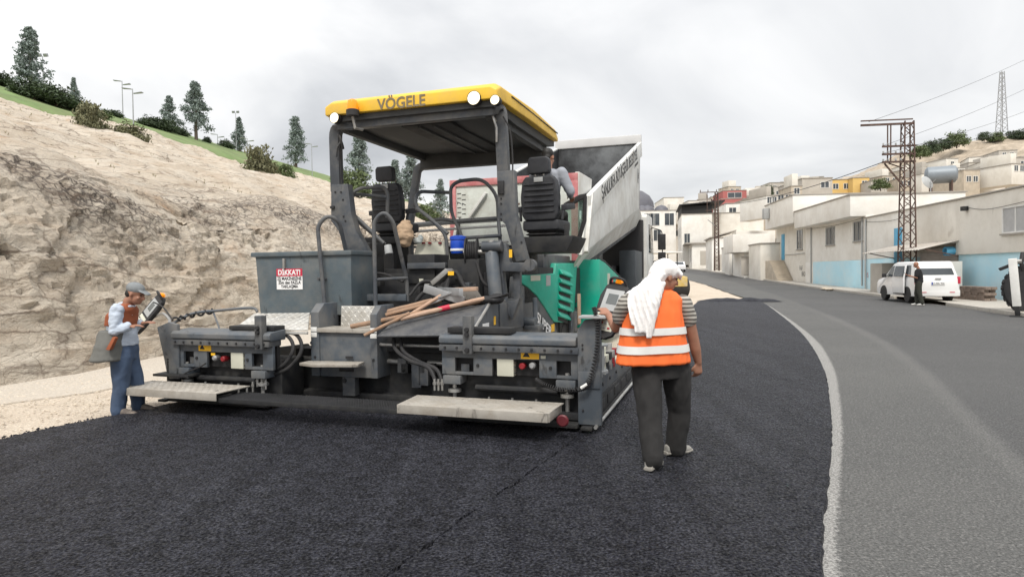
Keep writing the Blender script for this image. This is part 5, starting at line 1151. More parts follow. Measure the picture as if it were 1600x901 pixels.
# ---- worker in the orange vest
def stripes(name, dark, light, scale):
    m = mat(name, light, .85, 0, .1, 20, bump=.02, bscale=200); N = m.node_tree.nodes; L = m.node_tree.links; b = N['Principled BSDF']
    tcn = N.new('ShaderNodeTexCoord'); wv = N.new('ShaderNodeTexWave'); wv.bands_direction = 'Z'; wv.inputs['Scale'].default_value = scale; wv.inputs['Distortion'].default_value = 1.2; wv.inputs['Detail'].default_value = 2; L.new(tcn.outputs['Object'], wv.inputs['Vector'])
    rp = N.new('ShaderNodeValToRGB'); rp.color_ramp.elements[0].position = .35; rp.color_ramp.elements[0].color = dark + (1,); rp.color_ramp.elements[1].position = .55; rp.color_ramp.elements[1].color = light + (1,); L.new(wv.outputs[0], rp.inputs[0]); L.new(rp.outputs[0], b.inputs['Base Color']); return m
M['striped'] = stripes('striped_tee_cloth', (.11, .10, .09), (.42, .40, .36), 9.5)
M['hivis'] = mat('orange_hivis_cloth', (.90, .17, .035), .75, 0, .07, 8, bump=.02, bscale=160)
M['reflective'] = mat('white_reflective_tape', (.72, .72, .70), .5, 0, .06, 12)
M['charcoal'] = mat('charcoal_trouser_cloth', (.020, .019, .019), .9, 0, .3, 10, bump=.03, bscale=180)
M['muslin'] = mat('white_muslin', (.80, .78, .77), .9, 0, .03, 10, bump=.03, bscale=120)
base = V((1.27, 5.22, 0.045))
W1 = person('worker in orange vest and white head scarf walking beside the paver console', base)
J = dict(pel=at(1032, 572, 5.25), hl=at(1009, 580, 5.22), hr=at(1056, 580, 5.29), kl=at(1016, 652, 5.10), kr=at(1062, 640, 5.36), al=at(1020, 716, 4.98), ar=at(1056, 700, 5.38),
         ch=at(1020, 492, 5.22), nk=at(1029, 452, 5.22), hd=at(1041, 432, 5.24), sl=at(980, 474, 5.18), sr=at(1068, 474, 5.30), el=at(962, 512, 5.32), wl=at(951, 492, 5.62), er=at(1084, 532, 5.36), wr=at(1091, 566, 5.40))
ax = (J['sr'] - J['sl']); ax.z = 0; ax.normalize(); fw = V((0, 0, 1)).cross(ax)
body = MB()
limb(body, [J['hl'], J['kl'], J['al']], [.09, .062, .045]); limb(body, [J['hr'], J['kr'], J['ar']], [.09, .062, .045])
loft(body, [(J['pel'] - V((0, 0, .05)), ax * .15, fw * .10), (J['pel'] + V((0, 0, .12)), ax * .16, fw * .11), (J['ch'], ax * .17, fw * .11), (J['nk'] - V((0, 0, .04)), ax * .13, fw * .08)])
limb(body, [J['nk'] - V((0, 0, .05)), J['nk'] + V((0, 0, .03)), J['hd'] - V((0, 0, .03))], [.062, .056, .055])
limb(body, [J['sl'], J['el'], J['wl']], [.06, .046, .031]); limb(body, [J['sr'], J['er'] * .5 + J['sr'] * .5, J['er'], J['er'] * .6 + J['wr'] * .4, J['wr']], [.062, .056, .046, .046, .031])
hf = V((.93, .30, -.30)); hP, hM = head(body, J['hd'], hf, V((.28, .05, 1)))
hand(body, J['wr'], V((.02, .0, -1)), V((-.3, .9, 0)), 1.25, side=-1)
hand(body, J['wl'], V((-.25, .6, .35)), V((0.1, .4, -1)), .35)
bo = off(fused('body', body, M['skin'], W1, .0085, 3), base); eyes(bo, hP, hM)
tr = MB()
limb(tr, [J['hl'] + V((0, 0, .02)), J['kl'].lerp(J['hl'], .5), J['kl'], J['al'].lerp(J['kl'], .5), J['al'] - V((0, 0, .0))], [.118, .110, .094, .088, .082], 18)
limb(tr, [J['hr'] + V((0, 0, .02)), J['kr'].lerp(J['hr'], .5), J['kr'], J['ar'].lerp(J['kr'], .5), J['ar'] - V((0, 0, .0))], [.118, .110, .094, .088, .082], 18)
loft(tr, [(J['pel'] - V((0, 0, .09)), ax * .17, fw * .125), (J['pel'] + V((0, 0, .02)), ax * .195, fw * .135), (J['pel'] + V((0, 0, .14)), ax * .18, fw * .125)])
off(fused('trousers', tr, M['charcoal'], W1, .010, 2, .009, 13, None, .38), base)
sh = MB()
limb(sh, [J['sr'] + V((-.01, 0, .0)), J['sr'].lerp(J['er'], .42)], [.080, .076], 16); limb(sh, [J['sl'], J['sl'].lerp(J['el'], .55)], [.078, .074], 16)
loft(sh, [(J['pel'] + V((0, 0, .16)), ax * .18, fw * .125), (J['ch'], ax * .185, fw * .125), (J['ch'] + V((0, 0, .12)), ax * .20, fw * .115), (J['nk'] - V((0, 0, .03)), ax * .12, fw * .085)])
off(fused('striped_shirt', sh, M['striped'], W1, .012, 2, .004, 9), base)
hem = at(1020, 567, 5.22)
vsec = [(hem, ax * .315, fw * .17), (hem + V((.002, 0, .10)), ax * .29, fw * .165), (at(1020, 515, 5.22), ax * .262, fw * .158), (at(1020, 488, 5.22), ax * .235, fw * .15), (at(1022, 468, 5.22), ax * .222, fw * .13), (at(1025, 458, 5.22), ax * .165, fw * .11), (at(1028, 453, 5.22), ax * .10, fw * .09)]
ve = MB(); loft(ve, vsec, 30, 2.5)
vo_ = off(fused('hivis_vest', ve, M['hivis'], W1, .010, 2, .009, 11, None, .3), base)
def band(z0, z1, grow=.016):
    def at_z(z):
        for (c0, a0, b0), (c1, a1, b1) in zip(vsec, vsec[1:]):
            if c0.z <= z <= c1.z:
                t = (z - c0.z) / (c1.z - c0.z); return c0.lerp(c1, t), a0.lerp(a1, t), b0.lerp(b1, t)
    rg = []
    for z in (z0, (z0 + z1) / 2, z1):
        c, a, b = at_z(z); ring = []
        for j in range(48):
            t = 2 * math.pi * j / 48; cx, sx_ = math.cos(t), math.sin(t); aa, bb = a * (1 + grow / a.length), b * (1 + grow / b.length)
            p = c + aa * (abs(cx) ** .8) * (1 if cx >= 0 else -1) + bb * (abs(sx_) ** .8) * (1 if sx_ >= 0 else -1)
            p += V((0, 0, .006 * noise.noise(V((t * 1.5, z0 * 9, 0))))) - (p - c).normalized() * .004 * noise.noise(V((t * 3, z * 4, 1)))
            ring.append(p - base)
        rg.append(ring)
    return MB().rings(rg, False).build('reflective_band', M['reflective'], vo_)
for o_ in (band(at(1020, 549, 5.22).z, at(1020, 537, 5.22).z), band(at(1020, 521, 5.22).z, at(1020, 510, 5.22).z)): o_.location = base
shoe(W1, V((at(1012, 730, 4.96).x, 4.93, .05)), V((at(1012, 730, 4.96).x + .13, 5.13, .05)), M['shoe_grey'], base)
shoe(W1, V((at(1041, 715, 5.35).x, 5.36, .05)), V((at(1082, 715, 5.4).x, 5.45, .05)), M['shoe_grey'], base)
# head scarf: a wrapped cap, a fold over the brow and two long tails down the back
sc = MB()
ell(sc, hP(0, -.022, .052), (.098, .118, .088), hM); ell(sc, hP(0, .03, .055), (.088, .085, .045), hM); ell(sc, hP(0, -.08, -.01), (.088, .075, .105), hM)
limb(sc, [hP(-.06, .085, .045), hP(0, .108, .052), hP(.06, .085, .045)], [.022, .022, .022], 10)
limb(sc, [hP(0, .112, .045), hP(0.0, .135, .02)], [.02, .01], 8)
T = lambda px, py, y: at(px, py, y)
for pts, rr in (([T(1028, 428, 5.14), T(1008, 452, 5.06), T(1003, 490, 5.02), T(1000, 520, 5.0)], [.075, .085, .065, .045]), ([T(1030, 440, 5.10), T(1022, 470, 5.04), T(1017, 500, 5.02), T(1014, 528, 5.0)], [.06, .06, .045, .022]),
                ([T(1018, 440, 5.12), T(994, 455, 5.10), T(990, 480, 5.04), T(992, 508, 5.01)], [.06, .06, .05, .03]), ([T(1005, 448, 5.14), T(984, 458, 5.14)], [.06, .045])):
    P2 = catmull(pts, 5); rq = [np.interp(i / (len(P2) - 1), np.linspace(0, 1, len(rr)), rr) for i in range(len(P2))]
    rg = []
    for i, (p, r) in enumerate(zip(P2, rq)):
        r = float(r); rg.append([p + ax * r * math.cos(t) + V((0, 1, 0)) * (.032 * min(1, r / .05)) * math.sin(t) for t in [2 * math.pi * j / 16 for j in range(16)]])
    sc.rings(rg)
def folds(p):
    k_ = max(0.0, min(1.0, (1.56 - p.z) / .12))
    u = p.x + .25 * (p.z - 1.4) + .02 * noise.noise(p * 5)
    return p + V((0, -.020 * (1 - abs(math.sin(u * 75))) ** 1.0 + .008, 0)) * k_ + V((0, 0, .004 * math.sin(u * 60 + p.y * 80))) * (1 - k_)
off(fused('head_scarf', sc, M['muslin'], W1, .0075, 2, .002, 13, folds), base)

# ---- worker in the cap at the left console
M['denim'] = mat('blue_denim', (.055, .085, .145), .85, 0, .25, 7, bump=.03, bscale=150)
M['shirt_pale'] = mat('pale_blue_shirt', (.47, .53, .62), .85, 0, .06, 8, bump=.02, bscale=100)
M['vest_brown'] = mat('rust_orange_cloth', (.27, .075, .03), .85, 0, .15, 10, bump=.02, bscale=100)
M['vest_grey'] = mat('olive_grey_cloth', (.135, .135, .125), .9, 0, .15, 10, bump=.02, bscale=100)
M['cap'] = mat('grey_cap_cloth', (.20, .215, .225), .85, 0, .12, 20, bump=.02, bscale=150)
Y2 = 7.42; base = V((-4.45, Y2, .0)); W2 = person('worker in grey cap, blue jeans and brown vest leaning over the left console', base)
T2 = lambda px, py, dy=0: at(px, py, Y2 + dy)
J = dict(pel=T2(194, 552), hn=T2(190, 556, -.09), hf=T2(200, 556, .09), kn=T2(189, 602, -.09), kf=T2(213, 598, .12), an=T2(184, 640, -.10), af=T2(216, 632, .14), ch=T2(190, 505), nk=T2(198, 474), hd=T2(212, 459), sn=T2(183, 484, -.17), sf=T2(192, 482, .17), en=T2(178, 517, -.22), wn_=T2(201, 510, -.16), ef=T2(205, 515, .2), wf=T2(222, 505, .12))
ax = V((0, -1, 0)); fw = V((1, 0, 0))
body = MB()
limb(body, [J['hn'], J['kn'], J['an']], [.085, .06, .045]); limb(body, [J['hf'], J['kf'], J['af']], [.085, .06, .045])
loft(body, [(J['pel'] - V((0, 0, .05)), ax * .15, fw * .1), (J['pel'] + V((0, 0, .12)), ax * .155, fw * .11), (J['ch'], ax * .17, fw * .11), (J['nk'] - V((0, 0, .05)), ax * .13, fw * .08)])
limb(body, [J['nk'] - V((0, 0, .04)), J['nk'] + V((.02, 0, .03)), J['hd'] - V((.01, 0, .03))], [.058, .054, .054])
limb(body, [J['sn'], J['en'], J['wn_']], [.055, .043, .03]); limb(body, [J['sf'], J['ef'], J['wf']], [.055, .043, .03])
hP, hM = head(body, J['hd'], V((.93, -.08, -.28)), V((.25, 0, 1)))
hand(body, J['wn_'], V((.85, .25, .12)), V((.1, .1, -1)), .45, side=-1); hand(body, J['wf'], V((.8, -.1, .15)), V((.1, .1, -1)), .4)
bo = off(fused('body', body, M['skin'], W2, .0085, 3), base); eyes(bo, hP, hM)
tr = MB()
for h_, k_, a_ in (('hn', 'kn', 'an'), ('hf', 'kf', 'af')): limb(tr, [J[h_], J[k_].lerp(J[h_], .5), J[k_], J[a_].lerp(J[k_], .5), J[a_] - V((0, 0, .02))], [.115, .10, .084, .078, .074], 18)
loft(tr, [(J['pel'] - V((0, 0, .07)), ax * .17, fw * .12), (J['pel'] + V((0, 0, .04)), ax * .175, fw * .125), (J['pel'] + V((0, 0, .13)), ax * .165, fw * .115)]); off(fused('jeans', tr, M['denim'], W2, .012, 2, .008, 12, None, .5), base)
sh = MB(); limb(sh, [J['sn'], J['en'].lerp(J['sn'], .4), J['en'], J['wn_'].lerp(J['en'], .1)], [.074, .064, .056, .052], 16); limb(sh, [J['en'], J['wn_'] - V((.03, 0, 0))], [.056, .042], 16); limb(sh, [J['sf'], J['ef']], [.08, .06], 16); limb(sh, [J['ef'], J['wf'] - V((.03, 0, 0))], [.06, .045], 16)
loft(sh, [(J['pel'] + V((.01, 0, .10)), ax * .17, fw * .122), (J['ch'], ax * .185, fw * .13), (J['ch'] + V((.02, 0, .12)), ax * .19, fw * .115), (J['nk'] - V((0, 0, .02)), ax * .10, fw * .08)]); off(fused('shirt', sh, M['shirt_pale'], W2, .010, 2, .008, 14), base)
ve = MB(); loft(ve, [(J['ch'] + V((.0, 0, -.02)), ax * .20, fw * .148), (J['ch'] + V((.01, 0, .1)), ax * .195, fw * .135), (J['nk'] - V((.02, 0, .07)), ax * .17, fw * .105), (J['nk'] - V((.01, 0, .0)), ax * .09, fw * .075)]); v_ = off(fused('vest', ve, M['vest_brown'], W2, .012, 2, .006, 7), base)
ve = MB(); q0, q1 = T2(176, 517, -.1), T2(174, 561, -.1)
loft(ve, [(T2(174, 561, -.08), ax * .26, fw * .175), (T2(178, 538, -.06), ax * .235, fw * .155), (T2(184, 515, -.02), ax * .215, fw * .148)], 26, 2.6); vt = off(fused('vest_skirt', ve, M['vest_grey'], W2, .012, 2, .008, 6), base)
pk = MB(); pk.rings([[T2(165, 546, -.345), T2(171, 547, -.345), T2(180, 528, -.30), T2(176, 526, -.30)], [p + V((0, .06, 0)) for p in (T2(165, 546, -.345), T2(171, 547, -.345), T2(180, 528, -.30), T2(176, 526, -.30))]]); off(pk.build('vest_patch', M['vest_brown'], vt, .003), V((0, 0, 0))).location = (0, 0, 0)
cp = MB(); ell(cp, hP(0, -.018, .060), (.088, .108, .075), hM); loft(cp, [(hP(0, .07, .052), hM @ V((.075, 0, 0)), hM @ V((0, 0, .012))), (hP(0, .12, .045), hM @ V((.072, 0, 0)), hM @ V((0, 0, .008))), (hP(0, .16, .03), hM @ V((.05, 0, 0)), hM @ V((0, 0, .006)))], 14); off(fused('cap', cp, M['cap'], W2, .008, 2), base)
hh = MB(); ell(hh, hP(0, -.06, -.01), (.074, .055, .06), hM); off(fused('hair', hh, M['hair'], W2, .01, 1), base)
shoe(W2, J['an'] + V((-.05, 0, 0)) * 1 - V((0, 0, J['an'].z - .0)), J['an'] + V((.24, -.02, 0)) - V((0, 0, J['an'].z - .0)), M['shoe_dark'], base); shoe(W2, J['af'] + V((-.05, 0, 0)) - V((0, 0, J['af'].z)), J['af'] + V((.25, -.02, 0)) - V((0, 0, J['af'].z)), M['shoe_dark'], base)

# ---- driver in the right-hand seat
sp = pv(846, 347, 2.62); base = PM @ V((sp.x, 2.62, sp.z - .12))
W3 = person('paver driver in grey shirt sitting in the right hand seat', base)
Lc = lambda x, y, z: PM @ V((sp.x + x, 2.62 + y, sp.z + z))
hdp = PM @ pv(857, 246, 2.80)
M['shirt_grey'] = mat('grey_blue_shirt', (.30, .32, .36), .85, 0, .08, 8, bump=.02, bscale=100)
fx, rx = (PM.to_3x3() @ V((0, 1, 0))), (PM.to_3x3() @ V((1, 0, 0)))
body = MB(); pel = Lc(0, .2, .12); nk_ = hdp - V((0, 0, .17)) - fx * .02
loft(body, [(pel - V((0, 0, .08)), rx * .16, fx * .12), (pel + V((0, 0, .12)), rx * .15, fx * .11), (pel.lerp(nk_, .6), rx * .17, fx * .11), (nk_ - V((0, 0, .04)), rx * .13, fx * .08)]); limb(body, [nk_ - V((0, 0, .05)), nk_ + V((0, 0, .05)), hdp], [.06, .055, .055])
JS = {}
for s in (-1, 1):
    sh_ = nk_ - V((0, 0, .06)) + rx * s * .19; el_ = sh_ + rx * s * .12 - V((0, 0, .27)) + fx * .04; wr_2 = el_ + fx * .24 - rx * s * .06 - V((0, 0, .02)); JS[s] = (sh_, el_, wr_2)
    limb(body, [sh_, el_, wr_2], [.056, .044, .03]); hand(body, wr_2, fx - V((0, 0, .3)), V((0, 0, -1)), .6, side=s)
    hp_, kn_ = pel + rx * s * .10, pel + rx * s * .14 + fx * .46 + V((0, 0, .03)); an_ = kn_ - V((0, 0, .42)) + fx * .08; limb(body, [hp_, kn_, an_], [.085, .06, .045]); JS[s] += (hp_, kn_, an_)
hP, hM = head(body, hdp, fx + rx * .25 - V((0, 0, .2)), V((0, 0, 1))); bo = off(fused('body', body, M['skin'], W3, .009, 3), base); eyes(bo, hP, hM)
hh = MB(); ell(hh, hP(0, -.025, .045), (.084, .10, .085), hM); ell(hh, hP(0, -.07, -.02), (.07, .045, .06), hM); off(fused('hair', hh, M['hair'], W3, .01, 2), base)
sh = MB(); loft(sh, [(pel, rx * .18, fx * .14), (pel.lerp(nk_, .6), rx * .19, fx * .135), (nk_ - V((0, 0, .07)), rx * .18, fx * .11), (nk_ - V((0, 0, .0)), rx * .09, fx * .075)])
for s in (-1, 1): limb(sh, [JS[s][0], JS[s][1]], [.082, .066], 14); limb(sh, [JS[s][1], JS[s][2]], [.062, .045], 14)
off(fused('shirt', sh, M['shirt_grey'], W3, .014, 2, .006, 8), base)
tr = MB(); loft(tr, [(pel - V((0, 0, .12)), rx * .18, fx * .14), (pel + V((0, 0, .06)), rx * .175, fx * .13)])
for s in (-1, 1): limb(tr, [JS[s][3], JS[s][4], JS[s][5]], [.105, .085, .07], 14)
off(fused('trousers', tr, M['charcoal'], W3, .014, 2, .005, 8), base)
for s in (-1, 1): shoe(W3, JS[s][5] - fx * .06 - V((0, 0, .08)), JS[s][5] + fx * .22 - V((0, 0, .08)), M['shoe_dark'], base)

# ---- bald man by the van looking at his telephone
Y4 = 26.3; base = V((16.72, Y4, gz(16.7, Y4) + .012)); W4 = person('bald man in black shirt looking at a telephone beside the white van', base)
Bp = lambda x, y, z: base + V((x, y, z)); fx = V((-.88, .47, 0)).normalized(); rx = fx.cross(V((0, 0, 1)))
body = MB(); pel, nk_ = Bp(0, 0, .95), Bp(0, 0, 1.48) + fx * .02; hdp = Bp(0, 0, 1.66) + fx * .09
loft(body, [(pel - V((0, 0, .06)), rx * .16, fx * .11), (pel + V((0, 0, .14)), rx * .16, fx * .12), (pel.lerp(nk_, .6), rx * .18, fx * .12), (nk_ - V((0, 0, .04)), rx * .13, fx * .08)]); limb(body, [nk_ - V((0, 0, .05)), nk_ + V((0, 0, .05)), hdp], [.062, .058, .056])
JS = {}
for s in (-1, 1):
    sh_ = nk_ - V((0, 0, .06)) + rx * s * .2; el_ = sh_ - V((0, 0, .3)) + fx * .06 + rx * s * .03; w_ = el_ + fx * .27 - rx * s * .08 + V((0, 0, .10)); limb(body, [sh_, el_, w_], [.058, .047, .031]); hand(body, w_, fx - rx * s * .3 + V((0, 0, .3)), V((0, 0, 1)) - fx * .2, .7, side=s)
    hp_ = pel + rx * s * .1; kn_ = Bp(0, 0, .5) + rx * s * .11 + fx * (.06 if s > 0 else -.02); an_ = Bp(0, 0, .09) + rx * s * .12 + fx * (.05 if s > 0 else -.12); limb(body, [hp_, kn_, an_], [.09, .062, .045]); JS[s] = (sh_, el_, w_, hp_, kn_, an_)
hP, hM = head(body, hdp, fx - V((0, 0, .55)), V((0, 0, 1)) + fx * .5); bo = off(fused('body', body, M['skin'], W4, .011, 3), base); eyes(bo, hP, hM)
M['black_tee'] = mat('black_tee_cloth', (.014, .014, .017), .9, 0, .2, 8); M['olive'] = mat('dark_olive_cloth', (.036, .038, .030), .9, 0, .2, 8)
sh = MB(); loft(sh, [(pel - V((0, 0, .02)), rx * .20, fx * .155), (pel.lerp(nk_, .35), rx * .20, fx * .16), (pel.lerp(nk_, .75), rx * .21, fx * .14), (nk_ - V((0, 0, .05)), rx * .19, fx * .11), (nk_ + V((0, 0, .01)), rx * .09, fx * .075)])
for s in (-1, 1): limb(sh, [JS[s][0], JS[s][0].lerp(JS[s][1], .7)], [.088, .08], 14)
off(fused('shirt', sh, M['black_tee'], W4, .016, 2, .006, 7), base)
tr = MB(); loft(tr, [(pel - V((0, 0, .1)), rx * .185, fx * .13), (pel + V((0, 0, .05)), rx * .18, fx * .13)])
for s in (-1, 1): limb(tr, [JS[s][3], JS[s][4], JS[s][5]], [.115, .09, .075], 14); shoe(W4, V((JS[s][5].x, JS[s][5].y, base.z)) - fx * .07, V((JS[s][5].x, JS[s][5].y, base.z)) + fx * .21, mat('white_trainer', (.6, .6, .58), .7), base)
off(fused('trousers', tr, M['olive'], W4, .016, 2, .005, 7), base)
mid_ = (JS[1][2] + JS[-1][2]) / 2 + fx * .12 + V((0, 0, .08)); ph = MB().box((-.04, -.006, -.08), (.04, .006, .08)).build('telephone', M['print'], None, .004, loc=mid_); ph.rotation_euler = (R(-35), 0, math.atan2(fx.y, fx.x) - math.pi / 2); tag(ph, 'black mobile telephone held by the bald man beside the van', 'telephone')

# ================================================================ LOOSE THINGS ON THE PAVER
def W(px, py, y): return PM @ pv(px, py, y)
def handle_tool(label, p0, p1, r, m, headf=None, name='shovel', cat='tool'):
    p0, p1 = V(p0), V(p1); t = thing(name, label, cat, p0); d = p1 - p0
    n_ = 7; pts = [d * (i / n_) + V((0, 0, .008 * noise.noise((i * .9, p0.x, 2)))) for i in range(n_ + 1)]
    MB().tube(pts, [r * (1 + .08 * noise.noise((i, p0.y, 1))) for i in range(n_ + 1)], 10).build('handle', m, t)
    if headf: headf(t, d, d.normalized())
    return t
def blade(t, d, u):
    s = u.cross(V((0, 0, 1))).normalized(); n = s.cross(u); rg = []
    for f, w, dip in ((-.04, .025, 0), (.02, .10, .0), (.12, .135, -.012), (.24, .12, -.01), (.31, .06, .0), (.335, .015, .004)):
        c = d + u * f; rg.append([c + s * (w * k / 4) + n * (dip + .03 * (k / 4) ** 2) for k in range(-4, 5)] + [c + s * (w * k / 4) + n * (dip - .006 + .03 * (k / 4) ** 2) for k in range(4, -5, -1)])
    MB().rings(rg).build('blade', M['black'], t)
def rake(t, d, u):
    s = u.cross(V((0, 0, 1))).normalized()
    MB().bar(d - s * .42, d + s * .42, .05, .09).build('blade', M['galv'], t, .004)
    MB().bar(d - u * .16, d + s * .2, .02, .02).build('stay', M['galv'], t); MB().bar(d - u * .16, d - s * .2, .02, .02).build('stay', M['galv'], t)
handle_tool('wooden shovel handle with a black blade lying across the dark tread plate', W(548, 510, .55), W(752, 470, 1.05), .028, M['wood'], blade)
red_stick = handle_tool('pale stick with a red band lying lowest on the dark tread plate', W(626, 498, .62), W(757, 466, .98), .026, M['wood_pale'], None, 'stick')
pc, pd = W(685, 483.5, .79), W(703, 479, .83); MB().cyl(pc - W(626, 498, .62), pd - W(626, 498, .62), .031).build('red_band', M['print_red'], red_stick)
handle_tool('thin brown stick poking out below the other tools on the tread plate', W(569, 524, .40), W(640, 489, .66), .02, M['wood'], None, 'stick')
handle_tool('broad weathered plank lying under the tool handles', W(585, 493, .75), W(676, 470, 1.05), .036, M['wood'], None, 'plank')
handle_tool('long wooden rake handle with a flat grey rake head', W(640, 492, .8), W(700, 455, 1.15), .022, M['wood_pale'], rake, 'asphalt_rake')
handle_tool('wooden rake whose pale flat head lies crosswise on the tool pile', W(602, 492, .7), W(690, 470, 1.12), .022, M['wood'], None, 'asphalt_rake')
def pale_bar(label, a, b, w_, h_, m, name):
    a, b = V(a), V(b); o = MB().bar((0, 0, 0), b - a, w_, h_).build(name, m, None, .005, loc=a); return tag(o, label, 'tool')
pale_bar('pale grey aluminium straightedge lying diagonally over the handles', W(663, 450, 1.15), W(725, 470, 1.0), .03, .10, M['galv'], 'straightedge')
pale_bar('grey aluminium strip lying crosswise beneath the broom', W(668, 476, 1.0), W(727, 452, 1.2), .03, .03, M['galv'], 'straightedge')
# broom
bm0, bm1 = W(698, 453, 1.2), W(746, 451, 1.2); br = thing('broom', 'broom head with pale wooden back and grey bristles on the tool pile', 'broom', bm0)
MB().bar((0, 0, 0), bm1 - bm0, .07, .05).build('broom_back', M['wood_pale'], br, .008)
mb = MB()
for i in range(46):
    for j in range(4): p = (bm1 - bm0) * ((i + .5) / 46) + V((0, .02 * (j - 1.5), -.02)); mb.cyl(p, p + V((.05 + .02 * random.random(), -.03, -.10)), .004, .003, 4)
bo = mb.build('bristles', mat('grey_bristle', (.23, .21, .19), .9), br); bo['kind'] = 'stuff'
mb = MB(); q = [pv(752, 470, .95), pv(785, 472, .95), pv(778, 460, 1.1), pv(765, 458, 1.15)]
# black rubber sheet crumpled beside the broom
mb = MB(); ell(mb, pv(765, 468, 1.05), (.13, .10, .05)); ell(mb, pv(775, 466, 1.08), (.10, .08, .06)); o = fused('rubber_sheet', mb, M['black'], None, .012, 1, .012, 9); o.matrix_world = PM; tag(o, 'crumpled black rubber sheet at the end of the tool pile', 'rubber sheet')
# blue water cooler
c = PM @ (pv(716, 396, 1.9)); ck = thing('water_cooler', 'blue water cooler with white band standing by the hose reel', 'cooler', c)
MB().lathe([(.09, 0), (.10, .02), (.105, .16), (.10, .18)], n=24).build('cooler_body', M['blue'], ck); MB().lathe([(.107, .035), (.108, .05), (.107, .065)], n=24).build('white_band', M['print_white'], ck); MB().lathe([(.10, .18), (.112, .185), (.11, .225), (.06, .24), (.001, .24)], n=24).build('lid', M['blue'], ck)
# sack tied at the neck, hung on the left seat rail
mb = MB(); c = pv(633, 362, 2.4); ell(mb, c + V((0, 0, -.04)), (.13, .11, .15)); ell(mb, c + V((.0, 0, .05)), (.12, .10, .09)); ell(mb, c + V((.01, 0, .13)), (.08, .06, .04)); ell(mb, c + V((0, 0, -.16)), (.08, .07, .06))
o = fused('paper_sack', mb, M['sack'], None, .012, 1, .014, 9); o.matrix_world = PM; tag(o, 'crumpled brown paper sack hanging beside the empty left seat', 'sack')
# orange bag under the roof
mb = MB(); c = pv(735, 220, 3.6); ell(mb, c, (.14, .1, .08)); ell(mb, c + V((-.13, 0, -.03)), (.08, .07, .05)); ell(mb, c + V((.05, 0, .05)), (.1, .08, .08))
o = fused('orange_bag', mb, M['orange_cloth'], None, .014, 1, .02, 8); o.matrix_world = PM; tag(o, 'crumpled orange bag stuffed under the canopy roof', 'bag')
mb = MB(); c = pv(653, 376, 2.6); ell(mb, c, (.07, .05, .05)); ell(mb, c + V((.04, 0, .03)), (.04, .04, .05)); o = fused('plastic_bag', mb, mat('milky_plastic', (.55, .6, .6), .4), None, .01, 1, .012, 16); o.matrix_world = PM; tag(o, 'small milky plastic bag on the dashboard ledge', 'plastic bag')

# ================================================================ STREET AND TOWN
BO = Vector((21.2, 29, 0)); BYAW = R(-8.1); BMX = Matrix.Translation(BO) @ Matrix.Rotation(BYAW, 4, 'Z'); BI = BMX.inverted(); BE = BI @ Vector((0, 0, CAM_H))
def fb(px, py, x=0.0):
    d = BI.to_3x3() @ ray(px, py); return BE + d * ((x - BE.x) / d.x)
M['limewash'] = mat('cream_limewash', (.74, .71, .65), .9, 0, .05, .7, dirt=(.55, .51, .44), damt=.65, spots=(1.3, .64, .5, (.42, .38, .33)), dscale=.5, bump=.02, bscale=30)
M['whitewash'] = mat('white_limewash', (.80, .785, .745), .9, 0, .05, .7, dirt=(.60, .56, .50), damt=.65, spots=(1.3, .64, .5, (.46, .42, .37)), dscale=.45, bump=.02, bscale=30)
M['grey_render'] = mat('grey_cement_render', (.46, .43, .385), .9, 0, .08, .8, dirt=(.36, .33, .29), damt=.5, dscale=.6)
M['skyblue'] = mat('sky_blue_limewash', (.46, .72, .83), .9, 0, .05, .8, dirt=(.66, .73, .75), damt=.6, dscale=.5)
M['door_blue'] = mat('blue_door_paint', (.10, .36, .56), .6, 0, .1, 2)
M['shutter'] = mat('grey_roller_shutter', (.40, .38, .375), .6, .2, .08, 2)
M['concrete'] = mat('weathered_concrete', (.36, .335, .30), .9, 0, .12, 1, dirt=(.25, .23, .2), damt=.5, dscale=.8)
M['stone_wall'] = mat('dry_stone', (.47, .41, .33), .95, 0, .2, 1.2, bump=.1, bscale=8)
M['ochre'] = mat('ochre_wall_paint', (.62, .42, .15), .9, 0, .08, .6); M['rose'] = mat('dusty_red_wall_paint', (.40, .13, .12), .9, 0, .1, .6)
M['window_glass'] = mat('window_glass', (.06, .07, .08), .15, 0, .2, 1, spec=.7); M['curtain'] = mat('grey_curtain', (.42, .42, .42), .8, 0, .1, 3)
M['lead'] = mat('grey_dome_lead', (.13, .13, .15), .6, .2, .15, 1)
# pavement and kerb along the houses
ys = fr_(6, 120, lambda y: 1.0)
def pave_r(y): return max(polyx(KERB, y) + 1.5, 21.2 + (y - 29) * .1425 + .6) if y > 18 else polyx(KERB, y) + 5
strip_mesh('pavement', lambda y: polyx(KERB, y) + .12, pave_r, ys, 6, M['pavement'], .12, jit=.02)
kb = MB()
for y0, y1 in zip(ys, ys[1:]):
    p, q = V((polyx(KERB, y0) + .06, y0, gz(0, y0) + .06)), V((polyx(KERB, y1) + .06, y1, gz(0, y1) + .06))
    if (y0 < 26 or y0 > 31): kb.bar(p, p.lerp(q, .985), .13, .15)
kb = kb.build('kerb', M['pavement'], None, .012); tag(kb, kind='structure')

